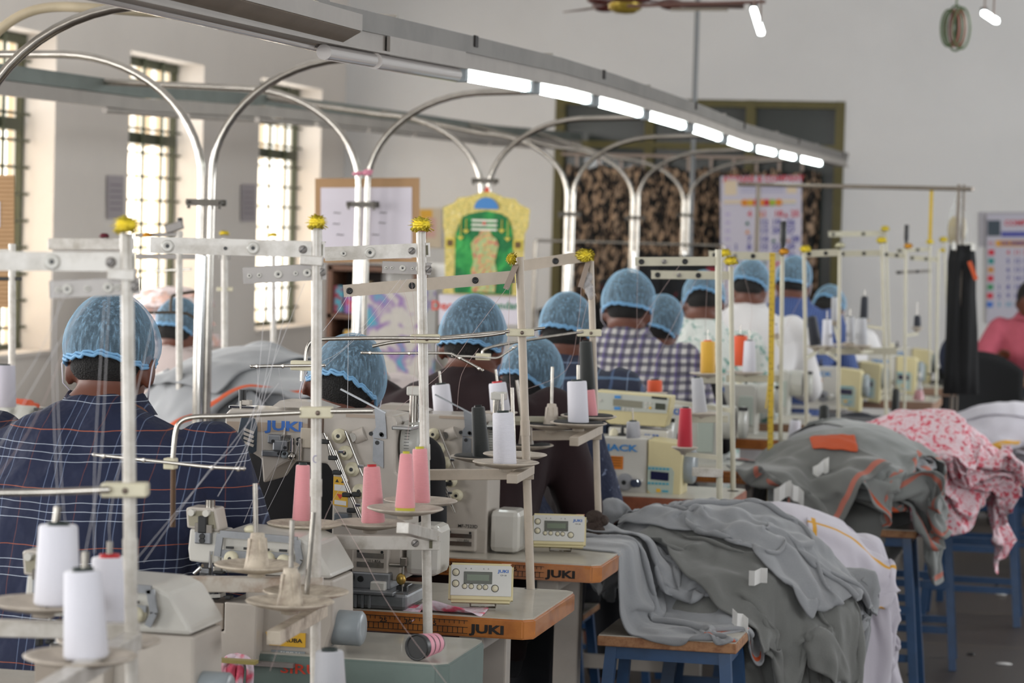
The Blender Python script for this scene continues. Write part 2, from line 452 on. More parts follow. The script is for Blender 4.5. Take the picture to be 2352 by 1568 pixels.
# unlit cover tubes nearer the camera
pa = at_y(top, ypx(852, RT, 100)); pb = at_y(top, ypx(1038, RT, 130)); off = Vector((0.01, 0, -.108))
MB(TUBEOFF).tube([pa+off, pb+off], .019, n=14).build('unlit_tube', lt, True)
pa2 = at_y(path, ypx(735, RT, 60)); MB(TUBEOFF).tube([pa2+off, pa+off-Vector((0, .03, 0))], .017, n=14).build('unlit_tube', lt, True)
pc = at_y(top, ypx(868, RT, 80)); pd = at_y(top, ypx(1045, RT, 100))
MB(WCH).bar(pc+Vector((.026, 0, -.07)), pd+Vector((.026, 0, -.07)), .044, .008).build('cover_plate', lt, True)
# low hanging trough with a reflector, nearest the camera
tr = thing('lamp_trough', 'cream lamp trough with an unlit tube under the near end of the rail', 'light fixture', WX(500, 40, RT))
a = WX(150, -20, RT-.02); b = WX(748, 116, RT-.02)
MB(mat('trough_taupe', '#85786B', .5, var=.25, vs=8)).bar(a+UP*.020+RGT*.035, b+UP*.020+RGT*.035, .095, .005, up=(.87, 0, .5)).bar(a+UP*.004-RGT*.012, b+UP*.004-RGT*.012, .012, .012).build('reflector', tr, True)
MB(WCH).bar(a+UP*.062+RGT*.05, b+UP*.062+RGT*.05, .036, .06).build('trunking', tr, True)
MB(TUBEOFF).tube([a+UP*.002, b+UP*.002], .009).build('unlit_tube', tr, True)
p = WX(712, 22, RT+.02); MB(PLAST).box(p, (.03, .05, .04), r=.006).build('junction_box', tr, True)
p = WX(735, 34, RT+.02); MB(GALV).box(p, (.012, .10, .07)).build('bracket', tr, True)

LT = -3.77
ltop = truss_path([(-260, 120), (0, 152), (320, 197), (640, 222), (940, 262), (1120, 289), (1330, 308)], LT)
l2 = thing('light_truss', 'unlit overhead light rail running down over the left machine line', 'light fixture', (LT, 12, 1.9))
mb = MB(mat('galvanised_green', '#6A716C', .5, metal=.3, var=.25, vs=4))
for a, b in zip(ltop, ltop[1:]): mb.bar(a-UP*.02, b-UP*.02, .055, .045)
mb.build('channel', l2, True); mb = MB(WCH)
for a, b in zip(ltop, ltop[1:]): mb.bar(a-UP*.075, b-UP*.075, .05, .04)
mb.build('trunking', l2, True); mb = MB(TUBEOFF)
for i in range(12):
    y0 = 9.6+i*.95
    if y0 > ltop[-1].y-1: break
    MB(WCH).tube([at_y(ltop, y0)-UP*.112+RGT*.004, at_y(ltop, y0+.88)-UP*.112+RGT*.004], .013).build('unlit_tube', l2, True)

poleY = [5.95, 7.757, 9.549, 11.58, 13.57, 15.59, 17.6]
clampy = [None, 465, 470, 415, 492, 500, 495]
names = ['chrome arch pole off to the left edge, only its arms in view', 'chrome twin-tube arch pole standing nearest, beside the plaid-shirted worker',
         'chrome twin-tube arch pole in front of the cardboard-backed paper', 'chrome twin-tube arch pole behind the ornate gold and green calendar',
         'chrome twin-tube arch pole at the left edge of the curtain', 'chrome twin-tube arch pole in front of the middle of the curtain',
         'chrome twin-tube arch pole beside the grey conduit, farthest of the row']
for i, Y in enumerate(poleY):
    t = thing('arch_pole', names[i], 'pole', (-2.7, Y, 0), group=None)
    hb = 1.62+.02*i; ha = 2.02; tr_ = .0128
    for sgn, TX, tp in ((1, RT, top), (-1, LT, ltop)):
        yy = Y; p = at_y(tp if sgn > 0 else ltop, max(yy, (tp if sgn > 0 else ltop)[0].y)); dx = abs(TX+2.7)
        x0 = .0165*sgn
        pts = [Vector((x0, 0, .0)), Vector((x0, 0, hb))]
        R = .47
        pts += [Vector((x0+sgn*(R-R*math.cos(q)), 0, hb+(ha-hb)*math.sin(q))) for q in [PI/2*k/14 for k in range(1, 15)]]
        pts.append(Vector((sgn*(dx+.02), 0, p.z-.005)))
        MB(CHROMED if i != 9 else CHROME).tube(pts, tr_, n=14).build('arch_tube', t)
    MB(CHROME).tube([(0, -.016, 0), (0, -.014, 1.4)], .0095).build('sleeve_tube', t)
    if clampy[i]:
        q = WX([0, 475, 840, 1115, 1315, 1460, 1590][i], clampy[i], -2.7)
        mb = MB(mat('clamp_steel', '#5F5B55', .5, metal=.6, var=.3))
        mb.box((0, -.022, q.z), (.115, .008, .02)); mb.box((0, .022, q.z), (.115, .008, .02))
        mb.tube([(-.05, -.04, q.z), (-.05, .04, q.z)], .005, n=6); mb.tube([(.05, -.04, q.z), (.05, .04, q.z)], .005, n=6)
        mb.tube([(-.05, -.02, q.z-.02), (-.05, -.02, q.z)], .006, n=6); mb.tube([(.05, -.02, q.z-.02), (.05, -.02, q.z)], .006, n=6)
        mb.build('clamp_plate', t)
# pink rag on the second pole
p = WX(845, 396, -2.68)-Vector((0, .05, 0)); mb = MB(mat('pink_rag', '#C98295', .9))
for k in range(5): mb.sphere(p+Vector((random.uniform(-.03, .03), 0, random.uniform(-.008, .008))), (.02, .012, .008), n=8, k=6)
solo(mb, 'cloth_strip', 'pink rag strip knotted round the chrome pole', 'rag', org=p)
# pale conduit arching in the top left corner
pts = smoothpath([W(-60, 130, 7), W(0, 68, 7), (W(60, 30, 7)), W(130, 16, 7), W(240, 20, 7), W(380, 30, 7.2), W(620, 34, 7.4)])
solo(MB(mat('pale_conduit', '#B9AA8E', .5, var=.2)).tube(pts, .014, n=10), 'conduit_hose', 'pale beige hose arching under the light rail, top left', 'hose', org=pts[0])

# grey vertical conduit from the ceiling
a = WY(1602, 15, 17.9)
mb = MB(mat('grey_conduit', '#7C7F81', .4, metal=.3)); mb.tube([(a.x, a.y, 0), (a.x, a.y, HC)], .017)
solo(mb, 'conduit_pipe', 'grey vertical pipe standing between the arches, floor to ceiling', 'pipe', org=(a.x, a.y, 0))

# ceiling fan, only its underside in the frame
fz = WY(1435, 30, 13.5); fn = thing('ceiling_fan', 'maroon and gold ceiling fan cut by the top edge', 'fan', (fz.x, fz.y, 0))
MAR = mat('maroon_enamel', '#4A1F1C', .3, coat=.4); GLD = mat('gold_cap', '#A08A3A', .3, metal=.6)
c = Vector((0, 0, fz.z))
MB(GLD).lathe([(0, -.005), (.05, .0), (.085, .02), (.09, .05)], Matrix.Translation(c), n=30).build('hub_cap', fn)
MB(MAR).lathe([(.09, .05), (.13, .06), (.14, .1), (.1, .16), (.03, .19)], Matrix.Translation(c), n=30).build('motor_housing', fn)
MB(GLD).tube([c+UP*.18, Vector((0, 0, HC))], .012).build('down_rod', fn)
for k, an in enumerate((.12, .12+2*PI/3, .12-2*PI/3)):
    d = Vector((math.cos(an), math.sin(an), 0)); e = Vector((-d.y, d.x, .2)).normalized()
    MB(MAR).bar(c+d*.1+UP*.065, c+d*.26+UP*.055, .012, .06, up=UP).sphere(c+d*.24+UP*.05, (.07, .07, .03), n=14, k=8).build('blade_bracket', fn)
    MB(mat('fan_blade_brown', '#5B4740', .4)).bar(c+d*.2+UP*.05, c+d*.62+UP*.05, .006, .13, up=Vector((0, 0, 1))+e*.15, r=.002).build('blade', fn)
# pipe frame and two hanging tube lamps
a = W(1440, 14, 13.2); b = W(1758, 4, 13.2)
mb = MB(mat('rust_brown', '#5B3D35', .6)); mb.tube([a, b], .009)
solo(mb, 'hanger_rail', 'thin brown rail under the ceiling beside the fan', 'rail', org=a)
a = W(1540, 22, 13.2); b = W(1672, 22, 13.2)
solo(MB(mat('drab_rail', '#7F766B', .6)).tube([a, b], .008), 'hanger_rail', 'short drab rail crossing the grey pipe near the top edge', 'rail', org=a)
def hang_lamp(p0, p1, z0, z1, lab, wires):
    a = W(*p0, z0); b = W(*p1, z1); t = thing('tube_lamp', lab, 'lamp', a)
    MB(TUBEON).bar(a, b, .028, .03, r=.01, up=UP).build('lit_tube', t, True)
    d = (b-a).normalized(); MB(DARK).box(a-d*.012+UP*.01, (.035, .035, .035), r=.004).build('end_cap', t, True)
    for f in wires:
        q = a+(b-a)*f; MB(mat('wire_brown', '#57443C', .6)).tube([q+UP*.01, Vector((q.x, q.y, HC))], .004, n=6).build('suspension_wire', t, True)
hang_lamp((1731, 22), (1748, 74), 13.0, 11.0, 'small lit tube lamp hanging near the top, left of the coiled cable', (.02, .9))
hang_lamp((2260, 30), (2288, 48), 13.0, 11.6, 'small lit tube lamp hanging in the top right corner', (.05, .8))
# coiled cable
p = W(2195, 55, 12.5); t = thing('coiled_cable', 'green and red coiled cable hanging from the ceiling', 'cable', p)
GC = mat('green_cable', '#3C4A2A', .5); RC = mat('red_cable', '#6E3A2C', .5)
for k in range(9):
    r = random.uniform(.035, .062); ph = random.uniform(-.5, .5); xo = random.uniform(-.035, .035)
    pts = [Vector((xo+r*.75*math.cos(q)*math.cos(ph), r*math.cos(q)*math.sin(ph), -.02+r*1.75*math.sin(q))) for q in [2*PI*j/20 for j in range(21)]]
    MB((GC, RC, GC)[k % 3]).tube(pts, .0055, n=6, cap=False).build('cable_loop', t)
MB(GC).tube([(0, 0, .06), (.004, 0, .2), (0, 0, HC-p.z)], .005, n=6).build('cable_drop', t)

# ------------------------------------------------------------------ papers, boards and calendars
def sheet(name, lab, cat, px0, py0, px1, py1, Y=None, z=None, m=PAPER, group=None, th=.004, Xp=None):
    if Xp is not None: a = WX(px0, py1, Xp); b = WX(px1, py1, Xp); c = WX(px0, py0, Xp)
    elif Y is not None: a = WY(px0, py1, Y); b = WY(px1, py1, Y); c = WY(px0, py0, Y)
    else: a = W(px0, py1, z); b = W(px1, py1, z); c = W(px0, py0, z)
    w_ = (b-a).length; h_ = (c-a).length; x = (b-a).normalized(); up = (c-a).normalized()
    t = thing(name, lab, cat, a, group=group); t['__'] = 0; del t['__']
    M = FR((0, 0, 0), x, x.cross(up)*-1*-1)
    # local frame: u along x, v along up, n out of the sheet towards the viewer
    n_ = x.cross(up)
    def P(u, v, d=0): return Vector(x*u*w_+up*v*h_-(-n_)*d)
    return t, P, w_, h_, x, up, n_
def slab(P, u0, v0, u1, v1, d, m, mb=None, th=.001):
    mb = mb or MB(m); vs = [P(u, v, dd) for dd in (d-th, d) for u, v in ((u0, v0), (u1, v0), (u1, v1), (u0, v1))]
    return mb.add(vs, [(3, 2, 1, 0), (4, 5, 6, 7), (0, 1, 5, 4), (1, 2, 6, 5), (2, 3, 7, 6), (3, 0, 4, 7)], m)
def ptext(mb, P, x, up, u, v, s, size, m, bold=.02, sx=1, d=.0012):
    M = FR(P(u, v, d), x, x.cross(up)); mb.text(s, size, M, m, bold, sx)
# board with a sheet of paper by the shelf
t, P, w_, h_, x, up, n_ = sheet('notice_board', 'cardboard board with a handwritten white sheet, left of the gold calendar', 'board', 737, 413, 962, 592, Y=9.62)
slab(P, -.06, -.06, 1.0, 1.02, 0, CARD, th=.012).build('backing', t)
slab(P, .0, .0, .93, .9, .002, PAPER).build('paper', t)
mb = MB(BLACKI)
for (u, v, wd) in ((.25, .72, .3), (.5, .72, .12), (.12, .58, .1), (.55, .58, .18), (.1, .44, .12), (.55, .45, .16), (.5, .3, .12), (.15, .3, .1)):
    ptext(mb, P, x, up, u+wd/2, v, '~~~'[:max(1, int(wd*10))], .035, BLACKI, 0, 1.5, d=.004)
mb.build('handwriting', t)
t, P, *_ = sheet('cardboard_sheet', 'brown ribbed cardboard standing at the left edge', 'cardboard', -70, 402, 32, 706, z=9.5)
mb = MB(CARD); slab(P, 0, 0, 1, 1, 0, CARD, mb, th=.01)
for k in range(30): slab(P, 0, k/30, 1, k/30+.008, .002, mat('cardboard_ridge', '#94734F', .9), mb)
mb.build('board', t); slab(P, 0, .6, .69, .8, .002, PAPER).build('paper', t)
for px0, py0, px1, py1, lab in ((246, 402, 285, 502, 'small pale notice on the left wall between the first two windows'), (554, 422, 588, 508, 'small pale notice on the left wall beside the third window')):
    t, P, w_, h_, x, up, n_ = sheet('notice_sheet', lab, 'notice', px0, py0, px1, py1, Xp=XL+.01)
    slab(P, 0, 0, 1, 1, 0, mat('mauve_paper', '#ABA3A6', .8)).build('sheet', t)
    mb = MB(mat('faint_ink', '#8F878C', .8))
    for k in range(5): slab(P, .15, .2+k*.14, .85, .24+k*.14, .002, None, mb)
    mb.build('printing', t)
# ornate gold and green calendar
ct = WY(1115, 560, 11.48)
t = thing('picture_calendar', 'gold die-cut calendar with a green temple arch picture, hung on the chrome pole', 'calendar', ct)
s_ = (WY(1215, 560, 11.48)-WY(1015, 560, 11.48)).length/200
GP = blotch('gold_filigree', '#D0BC70', '#A39C55', 70, .52, col2='#DCCB8C'); 
def q(px, py, d=0): return ((px-1115)*s_, -(py-560)*s_)
MBx = MB(GP)
out = [(1015, 480), (1040, 470), (1050, 458), (1075, 455), (1115, 440), (1155, 455), (1180, 458), (1192, 470), (1214, 480), (1212, 520), (1204, 535), (1202, 640), (1206, 674), (1020, 674), (1024, 640), (1020, 540), (1016, 520)]
MBx.prism([q(*p) for p in out], 0, .004).build('die_cut_card', t)
GR = blotch('green_backdrop', '#1E6B3C', '#2B8A45', 8, .5, col2='#3FA050')
MB(GR).prism([q(*p) for p in [(1046, 672), (1046, 540), (1052, 520), (1062, 500), (1082, 492), (1115, 486), (1150, 492), (1166, 502), (1174, 520), (1178, 545), (1178, 672)]], -.003, 0).build('green_panel', t)
mb = MB(mat('calendar_blue', '#3C78B4', .6)); mb.prism([q(1115+28*math.cos(a), 482+26*-math.sin(a)) for a in [PI*k/12 for k in range(13)]], -.006, -.003)
mb.build('blue_arch', t)
FG = blotch('figure_print', '#9DAF7C', '#C8A466', 60, .5, col2='#B9766A')
mb = MB(FG); mb.prism([q(*p) for p in [(1088, 668), (1084, 620), (1090, 600), (1082, 560), (1092, 546), (1100, 542), (1103, 532), (1115, 526), (1127, 532), (1130, 542), (1140, 548), (1146, 562), (1138, 600), (1144, 622), (1140, 668)]], -.007, -.004).build('garlanded_figure', t)
mb = MB(mat('picture_white', '#D8D6C8', .6))
for k in range(3): mb.box((q(1112, 508+k*10)[0], -.008, q(1112, 508+k*10)[1]), (58*s_, .002, 4.5*s_))
mb.lathe([(0, 0), (3.5*s_, 0), (3.5*s_, .002)], AX((q(1112, 514)[0], -.011, q(1112, 514)[1]), (0, -1, 0)), REDI)
mb.build('forehead_mark', t)
mb = MB(mat('lamp_gold', '#C8B545', .5))
for px_, l_ in ((1058, 40), (1070, 25), (1152, 22), (1166, 40)):
    mb.bar((*[q(px_, 505)[0]], -.006, q(px_, 505)[1]), (q(px_, 505+l_)[0], -.006, q(px_, 505+l_)[1]), .003, .002, up=(1, 0, 0))
    mb.prism([q(px_-8, 505+l_), q(px_+8, 505+l_), q(px_, 513+l_)], -.008, -.005)
for px_ in (1034, 1190): mb.box((q(px_, 560)[0], -.004, q(px_, 560)[1]), (22*s_, .003, 22*s_)); mb.box((q(px_, 560)[0], -.006, q(px_, 560)[1]), (13*s_, .003, 14*s_), mat('calendar_brown', '#5B4420', .6))
mb.build('hanging_lamps', t)
MB(REDI).prism([q(1108, 444), q(1115, 430), q(1122, 444)], -.002, .003).build('hanging_tab', t)
cal = t; t, P, w_, h_, x, up, n_ = sheet('calendar_pad', 'x', 'calendar', 1008, 676, 1192, 745, Y=11.5)
slab(P, 0, 0, 1, 1, 0, PAPER).build('pad', t); mb = MB(REDI)
ptext(mb, P, x, up, .25, .62, 'December', .06, REDI); ptext(mb, P, x, up, .75, .62, 'Calendar', .05, mat('ink_green', '#2C7A55', .6)); mb.build('printing', t)
for c_ in list(t.children): c_.parent = cal; c_.location = t.location-cal.location; c_.name = 'date_pad' if c_.name.startswith('pad') else 'printing'
bpy.data.objects.remove(t)
# poster behind it
t, P, w_, h_, x, up, n_ = sheet('poster', 'small poster of a garlanded figure left of the gold calendar', 'poster', 962, 478, 1014, 590, Y=YB-.02)
slab(P, 0, 0, 1, 1, 0, mat('poster_cream', '#C9BDA9', .8)).build('sheet', t)
mb = MB(); mb.prism([(0, 0), (.001, 0), (.001, .001)], 0, .001, YELL)
slab(P, .05, .75, .6, .97, .002, mat('poster_yellow', '#D9A83E', .7), mb); slab(P, .02, .35, .3, .72, .002, mat('poster_red', '#7E2C2E', .7), mb)
slab(P, .35, .4, .75, .8, .003, mat('poster_skin', '#C8A29A', .7), mb); slab(P, .1, .02, .9, .12, .002, mat('poster_orange', '#CF7A3F', .7), mb)
mb.build('printing', t)

# big month calendar in front of the curtain
CR = mat('cal_red', '#C4283A', .6); CB = mat('cal_blue', '#3C3C96', .6); CG = mat('cal_green', '#256B55', .6); CO = mat('cal_orange', '#DB8A2E', .6); CC = mat('cal_cyan', '#3F93B5', .6)
CP = mat('calendar_paper', '#C8C4D2', .75)
t, P, w_, h_, x, up, n_ = sheet('wall_calendar', 'tall month calendar with red heading hanging on the leaf-patterned curtain', 'calendar', 1655, 405, 1841, 700, Y=18.9)
slab(P, 0, 0, 1, 1, 0, CP).build('sheet', t); mb = MB(CP)
H = lambda py: 1-(py-405)/295
U = lambda px: (px-1655)/186
ptext(mb, P, x, up, .53, H(412), 'ATTNAR & COMPANY', .062, CR, .03, .95)
for k in range(3): slab(P, .25, H(425+k*8)-.006, .78, H(425+k*8)+.006, .003, mat('cal_faint', '#A9A9C6', .7), mb)
slab(P, .05, H(448), .2, H(415), .002, mat('cal_cream', '#DCCBB0', .7), mb); slab(P, .82, H(445), .94, H(428), .002, mat('cal_cream', '#DCCBB0', .7), mb)
slab(P, .04, H(468), .93, H(460), .002, mat('cal_cream', '#DCCBB0', .7), mb)
ptext(mb, P, x, up, .17, H(466), 'DECEMBER', .03, CB, .02); ptext(mb, P, x, up, .85, H(465), '2022', .045, CC, .02)
for k, (c_, u_) in enumerate(((CO, .3), (YELL, .37), (CR, .44), (CO, .51), (CR, .57), (mat('cal_lime', '#9CB53A', .6), .64), (CO, .72))):
    mb.sphere(P(u_, H(466), .004), (.026, .004, .026), c_, n=10, k=8)
for r_, (py, nums) in enumerate(((492, [(1722, '4', CR), (1752, '11', CR), (1788, '18', CR), (1826, '25', CR)]), (512, [(1755, '12', CB), (1783, '19', CB), (1816, '26', CB)]),
        (530, [(1755, '13', CB), (1783, '20', CB), (1816, '27', CB)]), (550, [(1721, '7', CB), (1755, '14', CB), (1826, '28', CB)]),
        (568, [(1691, '1', CB), (1721, '8', CB), (1755, '15', CB), (1783, '22', CB), (1816, '29', CB)]), (588, [(1691, '2', CB), (1721, '9', CB), (1755, '16', CB), (1783, '23', CB), (1816, '30', CB)]),
        (607, [(1702, '3', CG), (1720, '10', CR), (1752, '17', CG), (1784, '24', CR), (1814, '31', CG)]))):
    for px_, s, m in nums: ptext(mb, P, x, up, U(px_), H(py), s, .062, m, .03)
for px_, py, m in ((1748, 494, CO), (1805, 494, CR), (1717, 512, CG), (1717, 532, CO), (1777, 552, CG), (1811, 552, mat('cal_brown', '#A6614E', .6))):
    M_ = P(U(px_), H(py), .003); mb.lathe([(.016, -.014), (.008, 0), (0, .014)], FR(M_, x, up), m, n=8)
for k in range(7): slab(P, .06, H(492+k*19)-.01, .12, H(492+k*19)+.01, .002, mat('cal_pale', '#B3A8CB', .7), mb)
for k in range(3): slab(P, .05, H(640+k*18)-.006, .95, H(640+k*18)+.006, .002, mat('cal_pink', '#CDAEBB', .7), mb)
mb.build('printing', t)
# calendar on the right wall part
t, P, w_, h_, x, up, n_ = sheet('notice_sheet', 'large plain white sheet taped behind the right-hand calendar', 'notice', 2248, 487, 2420, 566, Y=YB-.01)
slab(P, 0, 0, 1, 1, 0, mat('grey_paper', '#A9A6AC', .8)).build('sheet', t)
t, P, w_, h_, x, up, n_ = sheet('wall_calendar', 'month calendar with yellow heading strip on the back wall, right edge', 'calendar', 2266, 492, 2410, 742, Y=YB-.03)
slab(P, 0, 0, 1, 1, 0, mat('cal2_paper', '#BDBAC6', .75)).build('sheet', t); mb = MB(CP)
U = lambda px: (px-2266)/144
H = lambda py: 1-(py-492)/250
ptext(mb, P, x, up, U(2345), H(513), 'ராணி', .04, CR, .02) if False else ptext(mb, P, x, up, U(2350), H(513), 'COMPANY', .055, CR, .03)
slab(P, U(2268), H(542), U(2298), H(506), .002, mat('cal_dark', '#3E4A55', .6), mb); slab(P, U(2300), H(544), U(2410), H(532), .002, mat('cal_navy', '#4A4F9C', .6), mb)
slab(P, U(2287), H(566), U(2410), H(552), .002, mat('cal_yellow', '#D79C35', .6), mb)
ptext(mb, P, x, up, U(2330), H(559), 'DECEMBER', .04, CB, .03, d=.004); ptext(mb, P, x, up, U(2275), H(559), '12', .035, CR, d=.004)
for k, m in enumerate((CR, mat('cal_teal', '#2E8A86', .6), mat('cal_tan', '#C48A45', .6), CR, mat('cal_green2', '#3C8A5A', .6), CR, mat('cal_blue2', '#3F6FC0', .6))):
    slab(P, U(2270-k*.6), H(586+k*19.9), U(2284-k*.6), H(573+k*19.9), .002, m, mb)
rows = [['', '4', '11', '18'], ['', '5', '12', '19'], ['', '6', '13', '20'], ['', '7', '14', '21'], ['1', '8', '15', '22'], ['2', '9', '16', '23'], ['3', '10', '17', '24']]
for r_, row in enumerate(rows):
    for c_, s in enumerate(row):
        if s: ptext(mb, P, x, up, U(2295+c_*20.7), H(580+r_*19.9), s, .05, CR if r_ == 0 else (CB if r_ < 6 else CC), .02)
mb.build('printing', t)
# ------------------------------------------------------------------ tables
def G(px, z, h):
    """point at image column px, camera depth z, height h"""
    a = W(px, 500, z).z; b = W(px, 600, z).z; py = 500+(h-a)/(b-a)*100
    return W(px, py, z)
def table(name, lab, Xr, Yf, wd, dp, edge, topm=LAM, th=.04, h=.75, logo=None, legs=True, drawer=False):
    t = thing('sewing_table', lab, 'table', (Xr, Yf, 0), group=None)
    mb = MB(edge)
    r = .02; poly = [(-wd, 0), (-r, 0), (0, r), (0, dp-r), (-r, dp), (-wd, dp)]
    def slabz(poly, z0, z1, m, name, bev=0):
        bm = bmesh.new(); f = bm.faces.new([bm.verts.new((x, y, z0)) for x, y in poly])
        e = bmesh.ops.extrude_face_region(bm, geom=[f])
        for v in e['geom']:
            if isinstance(v, bmesh.types.BMVert): v.co.z = z1
        bmesh.ops.recalc_face_normals(bm, faces=bm.faces)
        if bev: bmesh.ops.bevel(bm, geom=bm.edges[:], offset=bev, segments=2, affect='EDGES')
        return MB(m).bm(bm, m).build(name, t)
    slabz(poly, h-th, h-.0015, edge, 'tabletop_edge', .003)
    q = .004; poly2 = [(-wd+q, q), (-r-q*.4, q), (-q, r+q*.4), (-q, dp-r-q*.4), (-r-q*.4, dp-q), (-wd+q, dp-q)]
    slabz(poly2, h-.002, h+.0015, topm, 'laminate_top')
    if logo:
        mb = MB(BLACKI); zc = h-th/2-.001; s0, s1 = logo
        L = s1-s0
        for a, b in ((zc-.013, zc-.012), (zc+.012, zc+.013), (zc-.001, zc)): mb.box(((s0+s1)/2, -.0008, (a+b)/2), (L, .001, b-a))
        for k in range(int(L/.01)+1): mb.box((s0+k*.01, -.0008, zc-.006), (.0012, .001, .012)); mb.box((s0+k*.01+.003, -.0008, zc+.009), (.0010, .001, .006))
        for k in range(int(L/.05)): mb.text(str(10+k*5), .012, TF((s0+.02+k*.05, -.0012, zc+.004)), BLACKI, .02, 1.3)
        mb.text('JUKI', .023, TF((s1+.04, -.0012, zc-.003)), BLACKI, .045, 1.55)
        mb.build('ruler_print', t)
    if legs:
        for x in (-.13, -wd+.13):
            mb = MB(CREAM); mb.box((x, dp*.55, .36), (.06, .045, .70), r=.004); mb.box((x, dp*.5, .045), (.05, dp*.95, .045), r=.006); mb.box((x, dp*.5, h-th-.015), (.05, dp*.85, .03), r=.004)
            mb.build('leg', t)
        mb = MB(CREAM); mb.bar((-wd+.13, dp*.75, .22), (-.13, dp*.75, .22), .04, .025); mb.build('cross_brace', t)
    return t
DGE = mat('steel_apron_green', '#66756F', .4, var=.15, vs=10)
T1 = table('t', 'grey-green steel-fronted table with the overlock machine and fallen pink spool, nearest row', -1.06, 4.36, 1.15, .30, DGE, mat('grey_top', '#AAA79D', .3, var=.12, vs=20, coat=.3), th=.10)
mb = MB(REDI); mb.text('SIRUBA', .024, TF((-.243, -.0012, .7255)), REDI, .012, 1.5); mb.build('logo_print', T1)
T0 = table('t', 'table at the bottom left edge carrying the nearest cream machine', -1.15, 3.62, 1.0, .42, DGE, th=.08)
T2 = table('t', 'varnished orange-edged table with ruler print, bearing the nearer control box', -1.03, 4.93, 1.2, .44, WOODE, logo=(-.47, -.13))
T3 = table('t', 'varnished orange-edged table with ruler print, bearing the farther control box', -1.06, 5.80, 1.2, .55, WOODE, logo=(-.47, -.13))
T4 = table('t', 'pale-topped table with a chipped reddish edge behind the grey garment heap', -.98, 7.40, 1.15, .38, mat('reddish_edge', '#8F4F33', .5, var=.4, vs=30))
T5 = table('t', 'orange-edged table with ruler print under the yellow tape measure', -.96, 8.36, 1.15, .36, WOODE, logo=(-.4, -.1))
T5b = table('t', 'orange-edged table with a black cone of thread, behind the second grey heap', -.93, 9.75, 1.1, .40, WOODE)
T6 = table('t', 'brown-edged table holding a grey metal tray', -.765, 10.62, 1.15, .55, mat('brown_edge', '#8D6A50', .6, var=.25, vs=20))
T7 = table('t', 'plywood-edged table with the small red-based bottle', -.69, 12.5, 1.1, .5, mat('ply_edge', '#967560', .6, var=.2, vs=20))
T8 = table('t', 'farthest plywood-edged table of the line beside the black chair', -.67, 13.75, 1.1, .45, mat('ply_edge', '#967560', .6, var=.2, vs=20))

